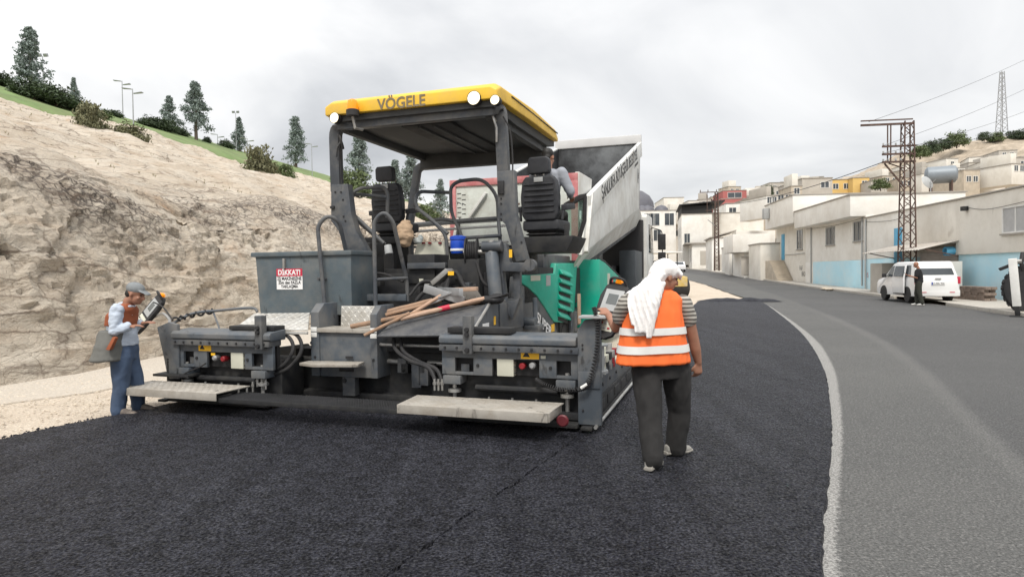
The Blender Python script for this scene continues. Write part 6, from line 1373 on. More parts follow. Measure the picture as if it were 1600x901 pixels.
def window(par, p, along, out, w, h, frame=M['white'], pane=None, bars=1, depth=.05, sill=True):
    """a framed window with its panes; p is the centre on the wall face"""
    p, al, ou = V(p), V(along).normalized(), V(out).normalized(); up = V((0, 0, 1)); mb = MB(); t_ = .06
    def slab(c0, c1, d0, d1):
        vs_ = [p + al * a + up * b + ou * d for d in (d0, d1) for a, b in ((c0[0], c0[1]), (c1[0], c0[1]), (c1[0], c1[1]), (c0[0], c1[1]))]; mb.rings([vs_[:4], vs_[4:]])
    slab((-w/2, -h/2), (-w/2 + t_, h/2), -.06, depth); slab((w/2 - t_, -h/2), (w/2, h/2), -.06, depth); slab((-w/2 + t_, h/2 - t_), (w/2 - t_, h/2), -.06, depth); slab((-w/2 + t_, -h/2), (w/2 - t_, -h/2 + t_), -.06, depth)
    for i in range(bars): x = -w/2 + w * (i + 1) / (bars + 1); slab((x - t_/2, -h/2 + t_), (x + t_/2, h/2 - t_), -.06, depth - .012)
    wo = mb.build('window', frame, par)
    for i in range(bars + 1):
        a0, a1 = -w/2 + w * i / (bars + 1) + .03, -w/2 + w * (i + 1) / (bars + 1) - .03; mb = MB(); slab((a0, -h/2 + .03), (a1, h/2 - .03), -.05, .008); mb.build('pane', pane or M['window_glass'], wo)
    if sill: mb = MB(); slab((-w/2 - .06, -h/2 - .07), (w/2 + .06, -h/2), -.05, depth + .06); mb.build('sill', M['concrete'], wo)
    return wo
def bhouse(name, label, y0, y1): return thing(name, label, 'house', BMX @ V((0, (y0 + y1) / 2, 0)), BYAW), V((0, (y0 + y1) / 2, 0))
class HB:
    """a house in the frame of the street front: boxes in (x behind, y along, z)"""
    def __init__(s, label, y0, y1, name='house'): s.o, s.c = bhouse(name, label, y0, y1)
    def box(s, n, a, b, m, par=None, bev=.015):
        ob = MB().box(a, b).build(n, m, par or s.o, bev)
        if par is None: ob.location = -s.c
        return ob
    def mesh(s, n, mb, m, par=None, bev=.01):
        ob = mb.build(n, m, par or s.o, bev)
        if par is None: ob.location = -s.c
        return ob
    def win(s, p, al, ou, w, h, **k): o_ = window(s.o, p, al, ou, w, h, **k); o_.location = -s.c; return o_
XN, YN = (-1, 0, 0), (0, -1, 0)
# A: garage house at the right
A = HB('long cream house with sky blue base, roller shutter garage and tin awning', -14, 12.8)
A.box('wall', (.12, -14, 0), (8, 2.0, 2.17), M['skyblue']); A.box('wall', (0, -14, 2.16), (8, 2.0, 4.78), M['limewash'])
A.box('wall', (0, 6.05, 2.15), (8, 12.8, 4.80), M['whitewash']); A.box('wall', (.02, 6.05, .0), (8, 12.8, 2.15), M['skyblue']); A.box('wall', (0, 2.0, 2.75), (8, 6.05, 4.79), M['limewash'])
A.box('garage_back', (.3, 2.0, 0), (8, 6.05, 2.75), M['grey_render']); 
sh_ = A.box('roller_shutter', (.18, 2.2, .05), (.3, 5.9, 2.35), M['shutter'])
for i in range(18): A.box('slat', (.168, 2.2, .08 + i * .125), (.18, 5.9, .17 + i * .125), M['shutter'], sh_, .004)
A.box('lintel', (.02, 2.0, 2.35), (.29, 6.05, 2.55), M['concrete'])
rc = A.box('roof_edge', (-.08, -14, 4.79), (8.1, 12.82, 4.86), M['concrete'])
aw = MB(); 
for i in range(24):
    y_ = 1.7 + i * (6.9 / 24); z_ = 2.84; zz2 = 2.42; aw.add([(0.02, y_, z_ + .02), (-1.75, y_, zz2 + .02), (-1.75, y_ + .14, zz2 - .02), (0.02, y_ + .14, z_ - .02), (-1.75, y_ + .2875, zz2 + .02), (.02, y_ + .2875, z_ + .02)], [(0, 1, 2, 3), (3, 2, 4, 5)])
me = bpy.data.meshes.new('awning'); me.from_pydata(aw.v, [], aw.f); ob = link('awning', me, mat('corrugated_tin', (.50, .47, .43), .6, .3, .15, 2, dirt=(.4, .33, .26), damt=.6, dscale=1.5), A.o); ob.location = -A.c
ob.modifiers.new('thickness', 'SOLIDIFY').thickness = .012
for y_ in (1.75, 8.5): A.mesh('awning_bracket', MB().bar((0, y_, 2.1), (-1.5, y_, 2.45), .05, .05), M['rust'])
A.win(V((0, -2.55, 3.52)), (0, 1, 0), XN, 1.75, 1.12, pane=M['curtain'], bars=1)
dA = A.box('door', (-.03, 7.6, 1.85), (.05, 8.6, 3.86), M['door_blue']); A.box('door_panel', (-.045, 7.72, 2.0), (-.03, 8.04, 3.7), M['door_blue'], dA, .006); A.box('door_panel', (-.045, 8.14, 2.0), (-.03, 8.48, 3.7), M['door_blue'], dA, .006)
A.box('door_step', (-1.2, 7.3, 0), (0, 8.9, 1.84), M['grey_render'])
A.mesh('drain_pipe', MB().cyl((-.06, 12.6, .2), (-.06, 12.6, 4.7), .05, n=10), M['plastic_grey'])
# corner of the near end, turned a little towards the street
# B: middle house with a projecting upper floor
Bh = HB('white house with projecting upper floor, two grilled windows and drain pipes', 12.8, 25.3)
Bh.box('wall', (.03, 12.8, 2.1), (7, 25.3, 5.0), M['whitewash']); Bh.box('wall', (.01, 12.8, .1), (7, 23.3, 2.1), M['skyblue']); Bh.box('wall', (.02, 23.3, .1), (7, 25.3, 2.1), M['whitewash'])
Bh.box('upper_floor', (-.9, 12.85, 4.95), (6, 25.2, 6.32), M['whitewash']); Bh.box('roof_edge', (-.98, 12.78, 6.32), (6.1, 25.2, 6.40), M['concrete'])
for (p, q) in (((1334, 347), (1348, 376)), ((1291, 356), (1304, 382))):
    a_, b_ = fb(*p), fb(*q); w__ = a_.y - b_.y; wo = Bh.win(V((.03, (a_.y + b_.y) / 2, (a_.z + b_.z) / 2)), (0, 1, 0), XN, w__, a_.z - b_.z, bars=1, frame=M['plastic_grey'])
    for i in range(7): y_ = b_.y + w__ * (i + .5) / 7; MB().cyl((-.09, y_, b_.z), (-.09, y_, a_.z), .012, n=6).build('grille_bar', M['plastic_grey'], wo)
for y_ in (13.2, 23.6): Bh.mesh('drain_pipe', MB().cyl((-.05, y_, .4), (-.05, y_, 4.9), .05, n=8), M['plastic_grey'])
rs = mat('red_spray', (.45, .08, .1), .8)
for i, (tx, y_, z_) in enumerate((('U S', 12.6, 1.1), ('So', 11.6, .85), ('A GS', 11.2, .55))): lettering(tx, .42, rs, Bh.o, V((-.005, y_, z_)) - Bh.c, (0, -1, 0), (0, 0, 1), name='graffiti')
# C: taller house with the outside stair
Ch = HB('tall white house with an outside stair and a narrow blue door', 25.3, 34.6)
Ch.box('wall', (.05, 25.3, .2), (8, 34.6, 5.5), M['limewash']); Ch.box('upper_floor', (-1.0, 25.25, 5.45), (8, 34.5, 7.75), M['whitewash']); Ch.box('roof_edge', (-1.08, 25.2, 7.75), (8.1, 34.6, 7.83), M['concrete'])
dC = Ch.box('door', (.0, 31.6, 2.42), (.06, 32.6, 4.85), M['door_blue']); Ch.box('door_panel', (-.02, 31.75, 2.6), (.0, 32.45, 4.6), M['door_blue'], dC, .006)
Ch.win(V((.05, 26.9, 4.1)), (0, 1, 0), XN, 1.6, 1.7, bars=1, frame=M['plastic_grey'])
for i in range(11): Ch.box('stair_tread', (-1.3, 28.6 + i * .3, .3), (.0, 28.9 + i * .3 if i < 10 else 34.3, .52 + i * .185), M['stone_wall'], None, .02)
Ch.mesh('laundry_rack', MB().box((-1.5, 32.8, 6.4), (-1.02, 33.6, 7.4)), M['plastic_grey'])
for tx, y_, z_ in (('FAF', 26.6, 1.6), ('BRD', 25.9, 1.1)): lettering(tx, .55, M['print'], Ch.o, V((.045, y_, z_)) - Ch.c, (0, -1, 0), (0, 0, 1), name='graffiti')
# electrical cabinet and stack of bricks by the blue wall
cb = thing('electrical_cabinet', 'pale grey two door electrical cabinet against the blue wall', 'cabinet', BMX @ V((-.75, 1.15, .12)), BYAW)
for y_, w__ in ((-.62, .95), (.36, .5)):
    d_ = MB().box((-.35, y_ - 0, 0), (.3, y_ + w__, 1.72)).build('cabinet_door', mat('cabinet_grey', (.56, .56, .53), .6, 0, .06, 2), cb, .012); MB().box((-.365, y_ + .1, .85), (-.35, y_ + .14, 1.0)).build('handle', M['print'], d_)
MB().box((-.354, .05, 1.4), (-.349, .2, 1.6)).build('warning_sticker', M['print_yellow'], cb)
st_ = thing('brick_stack', 'stack of brown concrete kerb bricks against the blue wall', 'brick stack', BMX @ V((-.9, -1.2, .12)), BYAW)
bme = MB().box((-.11, -.24, 0), (.11, .24, .12)).mesh('brick', .01); M['brick'] = mat('brown_block', (.22, .17, .14), .9, 0, .25, 3); bme.materials.append(M['brick'])
for l_ in range(5):
    for i in range(5 - (l_ > 3)):
        for j in range(2): o = link('brick', bme, None, st_, (-.12 + j * .25 + random.uniform(-.02, .02), -1.05 + i * .51 + random.uniform(-.03, .03) + .1 * (l_ % 2), l_ * .122), (0, 0, random.uniform(-.06, .06)))
# rubble at the kerb
for i in range(9):
    mb = MB(); ell(mb, (0, 0, 0), (random.uniform(.12, .3), random.uniform(.15, .35), random.uniform(.05, .12)), n=7, k=5); pp = BMX @ V((random.uniform(-2.2, -1.4), random.uniform(12.5, 15.5), .2)); o = mb.build('stone_slab', M['stone_wall'], None, 0, loc=pp, rot=(0, 0, random.uniform(0, 3))); tag(o, 'flat pale stone in the rubble by the kerb before the graffiti wall', 'stone', 'stones in the rubble by the kerb')

# ---------------------------------------------------------------- buildings further up the street
def block(label, px0, px1, pyt, pyb, y, dep, m, yaw=-8.0, wins=(), parapet=None, name='house', door=None, roofm=None, pane=None):
    """a flat-roofed house; the front spans two columns of the survey at distance y"""
    a, b = at(px0, pyb, y), at(px1, pyb, y); w_ = (b.x - a.x); h_ = at(px0, pyt, y).z - a.z; o = thing(name, label, 'house', ((a.x + b.x) / 2, y, a.z), R(yaw))
    sh = 1.5
    MB().box((-w_ / 2, 0, -sh), (w_ / 2, dep, h_)).build('wall', m, o, .03)
    MB().box((-w_ / 2 - .08, -.08, h_), (w_ / 2 + .08, dep + .08, h_ + .12)).build('roof_edge', roofm or M['concrete'], o, .02)
    if parapet: MB().box((-w_ / 2 + .2, .3, h_ + .12), (w_ / 2 - w_ * parapet[0], dep * .7, h_ + parapet[1])).build('roof_room', parapet[2], o, .03)
    for (u, v, ww, wh) in wins: window(o, (-w_ / 2 + w_ * u, 0, h_ * v), (1, 0, 0), (0, -1, 0), ww, wh, bars=1, sill=False, pane=pane)
    if door:
        u, ww, wh, dm = door; MB().box((-w_ / 2 + w_ * u - ww / 2, -.05, 0), (-w_ / 2 + w_ * u + ww / 2, .03, wh)).build('door', dm, o, .01)
    return o, w_, h_
LW, WW, GR = M['limewash'], M['whitewash'], M['grey_render']
def side_wins(o, w_, lst):
    for (v, z, ww, wh) in lst: window(o, (-w_ / 2, v, z), (0, 1, 0), (-1, 0, 0), ww, wh, bars=1, sill=False)
o, w_, h_ = block('low white yard wall beside the outside stair with a sloping top', 1189, 1221, 381, 436, 62, 5, LW, -8)
o, w_, h_ = block('small white house with jutting upper room and dark lower doorway', 1163, 1196, 394, 430, 68, 7, WW, -10, wins=((.72, .62, .9, 1.1),), door=(.15, 1.2, 2.0, GR))
MB().box((-w_ / 2 - 1.2, -.6, h_), (w_ / 2 + .3, 6, h_ + 1.9)).build('upper_room', WW, o, .03)
o, w_, h_ = block('narrow white wall with a tall dark doorway', 1140, 1164, 386, 427, 76, 6, WW, -10, door=(.45, .9, 2.3, M['window_glass']))
o, w_, h_ = block('white house with lean-to roof behind the street pylon', 1113, 1146, 372, 422, 86, 9, WW, -12, door=(.3, .8, 2.1, GR))
MB().rings([[(-w_ / 2 - .3, -.3, h_), (w_ / 2 + .3, -.3, h_ + .9), (w_ / 2 + .3, -.3, h_ + 1.05), (-w_ / 2 - .3, -.3, h_ + .15)], [(-w_ / 2 - .3, 9, h_), (w_ / 2 + .3, 9, h_ + .9), (w_ / 2 + .3, 9, h_ + 1.05), (-w_ / 2 - .3, 9, h_ + .15)]]).build('lean_to_roof', M['concrete'], o, .02)
o, w_, h_ = block('row of pale shop fronts with a dark awning up the street', 1082, 1116, 380, 414, 100, 12, WW, -12, door=(.55, 1.3, 2.2, GR)); side_wins(o, w_, ((3, 1.6, 1.6, 2.2), (7, 1.6, 1.6, 2.2)))
MB().box((-w_ / 2 - 1.0, -.4, h_ - .1), (w_ / 2, 12, h_ + .12)).build('awning', M['concrete'], o, .02)
o, w_, h_ = block('tall white house with dark roof terrace and three windows', 1066, 1112, 335, 400, 108, 14, WW, -12, wins=((.18, .42, 1.0, 1.8),)); side_wins(o, w_, ((3, 4.2, 1.4, 2.0), (7, 4.2, 1.4, 2.0), (11, 4.2, 1.4, 2.0)))
MB().box((-w_ / 2, .2, h_ + .1), (w_ / 2, 13, h_ + 1.5)).build('terrace', M['dark'], o, .03); MB().rings([[(-w_ / 2 - .4, -.5, h_ + 1.5), (w_ / 2 + 2, -.5, h_ + 2.0), (w_ / 2 + 2, -.5, h_ + 2.2), (-w_ / 2 - .4, -.5, h_ + 1.7)], [(-w_ / 2 - .4, 13, h_ + 1.5), (w_ / 2 + 2, 13, h_ + 2.0), (w_ / 2 + 2, 13, h_ + 2.2), (-w_ / 2 - .4, 13, h_ + 1.7)]]).build('terrace_roof', M['print'], o, .02)
o, w_, h_ = block('wide beige windowless building stepping up the slope', 1112, 1192, 333, 412, 112, 14, LW, -6); 
MB().box((-w_ * .1, -3, -1), (w_ * .62, 0, h_ * .62)).build('lower_wing', WW, o, .03)
o, w_, h_ = block('white house with grey flat roof above the beige building', 1135, 1186, 318, 345, 124, 12, WW, -6, wins=((.2, .6, 1.4, 1.2), (.8, .5, 3.5, 2.4)))
o, w_, h_ = block('house with dusty red parapet walls high in the village', 1128, 1177, 311, 330, 132, 12, M['rose'], -6)
o, w_, h_ = block('upper house with red terrace and satellite dish', 1130, 1166, 298, 312, 140, 10, M['rose'], -6, wins=((.5, .5, 3, 1.2),))
MB().box((w_ / 2, 1, 0), (w_ / 2 + 5, 9, h_ + .6)).build('annex', LW, o, .03)
o, w_, h_ = block('beige stone retaining building on the slope', 1178, 1252, 306, 360, 118, 14, M['stone_wall'], -4)
o, w_, h_ = block('pale flat roofed house at the top of the village', 1210, 1252, 292, 310, 128, 10, GR, -4, wins=((.3, .5, 2.5, .8),))
o, w_, h_ = block('grey cement house behind the white street houses', 1254, 1300, 279, 320, 92, 10, GR, -4, wins=((.75, .75, 1.2, .9),))
o, w_, h_ = block('ochre yellow house on the hillside', 1297, 1333, 281, 320, 112, 9, M['ochre'], -4, wins=((.25, .74, 1.0, 1.0), (.7, .74, 1.0, 1.0)))
o, w_, h_ = block('ochre yellow house with a taller end wall', 1333, 1358, 278, 320, 110, 9, M['ochre'], -4, wins=((.7, .8, .9, .9),))
# domed building
o, w_, h_ = block('white domed building with grey lead dome and small cupolas', 984, 1056, 330, 425, 135, 26, WW, -4, name='mosque', wins=((.42, .86, 2.0, 2.6), (.55, .86, 2.0, 2.6), (.86, .86, 2.0, 2.6), (.3, .6, 1.6, 2.4), (.6, .6, 1.6, 2.4)))
o['category'] = 'mosque'
dp = (-w_ * .30, 10, h_ - .8)
MB().lathe([(4.6, 0), (4.6, 2.2), (4.8, 2.3)], dp, 'z', 28).build('drum', WW, o); MB().lathe([(4.8, 2.3), (4.6, 3.6), (3.8, 5.0), (2.3, 6.1), (.6, 6.5), (.001, 6.6)], dp, 'z', 28).build('dome', M['lead'], o)
for u in (.12, .3, .42, .72): MB().lathe([(1.5, 0), (1.4, .5), (.9, 1.0), (.001, 1.3)], (-w_ / 2 + w_ * u, 1.8, h_ + .12), 'z', 16).build('cupola', M['lead'], o)
o, w_, h_ = block('beige apartment block beside the domed building', 1038, 1069, 309, 420, 150, 14, LW, -4, wins=((.3, .8, 1.4, 1.4), (.7, .8, 1.4, 1.4), (.3, .5, 1.4, 1.4), (.7, .5, 1.4, 1.4)))
o, w_, h_ = block('small far white house seen under the canopy', 738, 768, 318, 345, 120, 8, WW, 8, wins=((.5, .5, 1.5, .9),), parapet=(.2, 1.4, M['dark']))
# ---------------------------------------------------------------- hill on the right
def fx_(y): return 21.2 + (y - 29) * .1425
HX = [(0, 0), (30, 1), (45, 10), (80, 22.5), (126, 34), (140, 39.5), (160, 41), (260, 38), (420, 30)]
def hillz(x, y):
    h = np.interp(x, [a for a, b in HX], [b for a, b in HX]); t = max(0, min(1, (y - 58) / 150)); t = t * t * (3 - 2 * t) * .55 + t * .45
    lim = max(0, min(1, (x - fx_(y) - 7) / 10))
    n_ = noise.noise((x * .02, y * .02, 1)) * 3 + noise.noise((x * .07, y * .07, 2)) * 1.3 + noise.noise((x * .25, y * .25, 4)) * .8 + (1 - abs(noise.noise((x * .13, y * .13, 7))) * 2) * 1.0
    st = h * t; led = st * .45; st2 = st + .9 * ((led - math.floor(led)) ** 3)
    return (st2 + n_ * t * (1 if y < 260 else .5)) * lim
vs, fs = [], []; xs_ = [20 + i * 2.0 for i in range(190)]; ys_ = [50 + i * 2.2 for i in range(110)]
for y in ys_:
    for x in xs_: vs.append((x, y, hillz(x, y) + gz(x, min(y, 60)) * .9 - .3))
k = len(xs_)
for i in range(len(ys_) - 1):
    for j in range(k - 1): q = i * k + j; fs.append((q, q + 1, q + k + 1, q + k))
me = bpy.data.meshes.new('hill'); me.from_pydata(vs, [], fs); me.polygons.foreach_set('use_smooth', [True] * len(fs)); me.set_sharp_from_angle(angle=R(28))
hm = mat('dry_rocky_hill', (.43, .36, .28), .95, 0, .35, .35, dirt=(.22, .18, .13), damt=.9, dscale=.22, bump=1.5, bscale=.9, detail=10); tag(link('hill', me, hm), kind='structure')
far_lab = ['flat roofed hillside house of beige stone with two small dark windows', 'hillside house of pale render with a step in its roof', 'low grey hillside house with a flat concrete roof']
spots = [(1505, 1532, 266, 300, 95, 0), (1534, 1568, 270, 300, 98, 1), (1570, 1602, 262, 300, 100, 0), (1582, 1625, 247, 262, 120, 2), (1545, 1580, 252, 268, 122, 1), (1440, 1462, 272, 300, 105, 1), (1362, 1385, 282, 305, 105, 2), (1265, 1290, 285, 302, 120, 1), (1515, 1540, 254, 266, 125, 2), (1405, 1428, 278, 300, 108, 0), (1604, 1640, 268, 300, 96, 1), (1196, 1215, 306, 322, 100, 2)]
uniq = ['on the slope below the far radio mast', 'above the curtained window of the long cream house', 'near the edge of the hill village', 'with the highest roof on the slope', 'half hidden below the rocky slope', 'beside the big grey water tank', 'beside the green bush by the yellow house', 'next to the grey cement house', 'under the brown slope', 'just behind the lattice pylon', 'at the end of the village row', 'below the dark tree']
for i, (a, b, t_, bt, y, k_) in enumerate(spots):
    o, w_, h_ = block(['beige stone hillside house ', 'pale rendered hillside house ', 'low grey hillside house '][k_] + uniq[i], a, b, t_, bt, y, 7, [M['stone_wall'], LW, GR][k_], random.uniform(-14, 6), wins=((.3, .6, .8, .9), (.72, .6, .8, .9)) if k_ < 2 else ((.4, .5, 1.2, .7),), parapet=(.4, 1.1, GR) if k_ == 1 else None)
rng = random.Random(21)
vl = [(1206, 322, 84), (1226, 316, 86), (1245, 309, 88), (1084, 330, 142), (1100, 326, 146), (1120, 322, 150), (1148, 306, 152), (1172, 318, 140), (1190, 312, 145), (1216, 303, 140), (1235, 299, 142), (1262, 296, 135), (1278, 290, 140), (1392, 290, 120), (1418, 284, 124), (1448, 280, 128), (1470, 274, 130), (1498, 276, 118), (1525, 262, 130), (1556, 264, 112), (1592, 272, 92), (1612, 256, 125), (1575, 250, 135), (1488, 266, 135), (1430, 272, 140), (1060, 340, 148)]
for (px, pyb, y) in vl:
    w_p, h_p = rng.uniform(16, 30), rng.uniform(11, 18); ci = rng.randrange(4); two = rng.random() < .6; rr2 = rng.random() < .5
    o, w_, h_ = block('small %s house with %s and %s in the hillside village' % (['cream', 'grey cement', 'white', 'beige stone'][ci], 'two windows' if two else 'one window', 'a roof room' if rr2 else 'a bare flat roof'), px - w_p / 2, px + w_p / 2, pyb - h_p, pyb, y, rng.uniform(4, 8), [LW, GR, WW, M['stone_wall']][ci], rng.uniform(-25, 15), wins=tuple((u, .58, .8, .9) for u in ((.3, .7) if two else (.5,))), parapet=(rng.uniform(.3, .6), rng.uniform(.8, 1.8), rng.choice([GR, LW])) if rr2 else None)
    o['group'] = 'small houses of the hillside village'
# big steel tank lying on trestles and a dish antenna on the roof
tp = at(1470, 296, 60); tk_ = thing('water_tank', 'large grey cylindrical water tank on trestles above the roof', 'tank', tp, R(-25))
MB().lathe([(.001, -1.3), (.55, -1.26), (.78, -1.1), (.80, -1.0), (.80, 1.0), (.78, 1.1), (.55, 1.26), (.001, 1.3)], (0, 0, 1.35), 'x', 28).build('tank_shell', mat('grey_tank_paint', (.22, .25, .28), .5, .2, .1, 2), tk_)
for x in (-.8, .8): MB().box((x - .06, -.6, -2.6), (x + .06, .6, .75)).build('trestle', M['rust'], tk_)
dp = at(1456, 292, 57); ds_ = thing('satellite_dish', 'white satellite dish on the roof beside the water tank', 'dish antenna', dp, R(20))
MB().lathe([(.001, 0), (.35, .05), (.62, .17), (.63, .18), (.35, .065), (.001, .016)], (0, 0, .6), 'y', 22).build('dish', M['plastic_grey'], ds_, rot=(R(-25), 0, 0)); MB().cyl((0, .1, -1.8), (0, .1, .6), .035).build('dish_mast', M['galv'], ds_); MB().bar((0, .1, .2), (0, -.35, .62), .03, .03).build('feed_arm', M['galv'], ds_)
# ---------------------------------------------------------------- pylons, mast and wires
def lattice(par, h, w0, w1, n, m, r=.035, y=0):
    cs = ((-1, -1), (1, -1), (1, 1), (-1, 1))
    for a, b in cs: MB().bar((a * w0 / 2, b * w0 / 2, 0), (a * w1 / 2, b * w1 / 2, h), r * 1.7, r * 1.7).build('leg', m, par)
    for f in range(4):
        (a0, b0), (a1, b1) = cs[f], cs[(f + 1) % 4]; mb = MB()
        for i in range(n):
            t0, t1 = i / n, (i + 1) / n; q0, q1 = (w0 + (w1 - w0) * t0) / 2, (w0 + (w1 - w0) * t1) / 2
            p, q = ((a0 * q0, b0 * q0, h * t0), (a1 * q1, b1 * q1, h * t1)) if i % 2 else ((a1 * q0, b1 * q0, h * t0), (a0 * q1, b0 * q1, h * t1)); mb.bar(p, q, r, r)
        ob = mb.build('bracing', m, par); ob['kind'] = 'stuff'
pb = BMX @ V((-2.0, 7.0, 0)); pb = at(1417, 466, 33.0); top = at(1417, 190, 33.0).z - pb.z
py_ = thing('lattice_pylon', 'rusty brown lattice power pylon with crossarms standing before the cream house', 'pylon', pb, R(-8))
lattice(py_, top, .66, .42, 20, M['rust'], .032)
MB().bar((-2.25, 0, top - .1), (.3, 0, top - .1), .10, .10).build('crossarm', M['rust'], py_); MB().bar((-2.25, .0, top + .12), (.25, 0, top + .12), .06, .06).build('crossarm', M['rust'], py_)
for dz_ in (1.25, 1.65, 2.05):
    MB().bar((-1.25, -.1, top - dz_), (.35, -.1, top - dz_), .09, .09).build('crossarm', M['rust'], py_)
    for x in (-1.2, -.95, -.35, -.6): MB().lathe([(.02, 0), (.05, .03), (.03, .06), (.05, .09), (.03, .14), (.001, .15)], (x, -.1, top - dz_ + .04), 'z', 10).build('insulator', M['plastic_grey'], py_)
for x in (-.95, -.80): MB().bar((x, 0, top - .1), (x, 0, top - 2.05), .05, .05).build('hanger', M['rust'], py_)
MB().bar((-1.1, 0, top - 2.1), (-.1, 0, top - 3.4), .07, .07).build('strut', M['rust'], py_); MB().bar((-.9, 0, top - 2.1), (-.1, 0, top - 2.4), .05, .05).build('strut', M['rust'], py_)
p2 = at(1120, 423, 78); t2 = at(1120, 300, 78).z - p2.z; py2 = thing('lattice_pylon', 'slim grey lattice pole with a crossarm beside the far street', 'pylon', p2, R(-8))
lattice(py2, t2, .55, .32, 20, M['rust'], .05); MB().bar((-2.0, 0, t2), (.2, 0, t2), .10, .10).build('crossarm', M['rust'], py2)
for x in (-1.9, -1.0, 0): MB().cyl((x, 0, t2), (x, 0, t2 + .3), .05).build('insulator', M['rust'], py2)
MB().bar((-1.1, 0, t2), (-1.1, 0, t2 - 2.5), .06, .06).build('hanger', M['rust'], py2); MB().bar((-1.3, 0, t2 - 2.2), (.2, 0, t2 - 2.2), .07, .07).build('crossarm', M['rust'], py2); MB().bar((0, 0, t2 - 4.2), (-1.2, -1, t2 - 3.4), .06, .06).build('lamp_arm', M['galv'], py2)
p3 = at(1565, 216, 205); t3 = at(1565, 112, 205).z - p3.z; ms = thing('radio_mast', 'tall red and white lattice radio mast on the hilltop', 'mast', p3); lattice(ms, t3, 2.4, .8, 16, M['galv'], .10)
# wires
def wire(label, a, b, sag, r):
    a, b = V(a), V(b); pts = [a.lerp(b, i / 14) - V((0, 0, sag * 4 * (i / 14) * (1 - i / 14))) for i in range(15)]; o = MB().tube([p - a for p in pts], r, 5).build('power_line', M['print'], None, loc=a); return tag(o, label, 'wire')
tp_ = V((pb.x, pb.y, pb.z + top))
for i, (x_, z_) in enumerate(((-2.0, 0.0), (-1.2, -1.2), (-1.2, -1.6), (.2, -1.2))):
    o = wire(['top power line from the end of the highest pylon crossarm', 'power line from the second pylon crossarm', 'lower power line from the third pylon crossarm', 'power line from the rusty pylon mast itself'][i], tp_ + V((x_, 0, z_)), at(1700, 40 + i * 45, 60), .5, .010); o['group'] = 'power lines from the rusty pylon'
wire('dark cable running from the rusty pylon down to the far street pole', tp_ + V((-1.1, 0, -2.0)), p2 + V((0, 0, t2 - 1.5)), .6, .022)

# service pipes and cables on the street fronts
Ch.mesh('service_pipe', MB().tube([(-.02, 25.4, 2.9), (-.03, 28, 2.85), (-.03, 31.4, 2.9)], .03, 6), M['plastic_grey'])
A.mesh('facade_cable', MB().tube(catmull([(-.05, -6, 4.35), (-.06, -1, 4.1), (-.05, 1.2, 4.4)], 6), .014, 5), M['print']); A.mesh('facade_cable', MB().tube(catmull([(-.05, 6.2, 4.5), (-.06, 9, 4.35), (-.05, 12.6, 4.55)], 6), .014, 5), M['print'])
Bh.mesh('facade_cable', MB().tube(catmull([(-.02, 13, 4.85), (-.03, 18, 4.72), (-.02, 25, 4.85)], 6), .014, 5), M['print'])
A.mesh('floodlight', MB().box((-.25, .9, 4.2), (-.02, 1.15, 4.4)), M['dark']); A.mesh('extractor', MB().lathe([(.22, 0), (.22, -.4), (.18, -.4), (.18, 0)], (-.0, 2.2, 2.35), 'x', 16), M['door_blue'])

# ================================================================ VEHICLES
# white van at the kerb
va = at(1437, 474, 28.2); van = thing('parked_van', 'white passenger van parked by the garage with its side door open', 'van', (19.55, 29.9, gz(19, 30) + .03), R(0))
# van frame: x to the right, y forward (away), z up; it points up the street and a little to the left
van.rotation_euler = (0, 0, R(-9)); van.location = (18.05, 27.1, gz(19, 29) + .03)
VW = mat('white_car_paint', (.78, .78, .78), .25, 0, .03, 1, coat=.5)
L0, L1, HWD = 0.0, 4.15, .86
out_ = [(0.02, .38), (0.0, .60), (.03, 1.0), (.10, 1.15), (.30, 1.70), (.42, 1.78), (2.2, 1.78), (2.55, 1.70), (3.25, 1.10), (3.95, .95), (4.12, .78), (4.15, .42), (4.0, .28), (.15, .28)]
def taper(z): return HWD if z < 1.0 else HWD - .13 * (z - 1.0) / .78
mb = MB(); rg = []
for s in (-1, -.92, .92, 1):
    rg.append([(s * taper(z) * (1 if abs(s) < 1 else 1.0), y + (0.05 if abs(s) == 1 else 0) * (1 if y < 2 else -1), z - (.04 if abs(s) == 1 and z > 1.6 else 0)) for y, z in out_])
vb = mb.rings(rg).build('body', VW, van, .02)
def vside(pts, s, d, name, m, par=vb): q = [(s * (taper(z) + d), y, z) for y, z in pts]; q2 = [(s * (taper(z) - .03), y, z) for y, z in pts]; return MB().rings([q, q2]).build(name, m, par)
for s in (-1, 1):
    vside([(2.32, 1.12), (2.25, 1.62), (2.55, 1.60), (3.05, 1.12)], s, .008, 'side_window', M['window_glass'])
    vside([(.55, 1.12), (.68, 1.62), (1.15, 1.62), (1.15, 1.12)], s, .008, 'side_window', M['window_glass'])
    if s > 0: vside([(1.25, 1.12), (1.25, 1.62), (2.2, 1.62), (2.28, 1.12)], s, .008, 'side_window', M['window_glass'])
    vside([(1.2, .34), (2.28, .34), (2.24, .37), (1.2, .37)], s, .012, 'sill', M['black'])
    for yy in (.85, 3.3): vside([(yy + .40 * math.cos(a_ / 10 * math.pi), .30 + .40 * math.sin(a_ / 10 * math.pi)) for a_ in range(11)], s, .006, 'wheel_arch', M['print'])
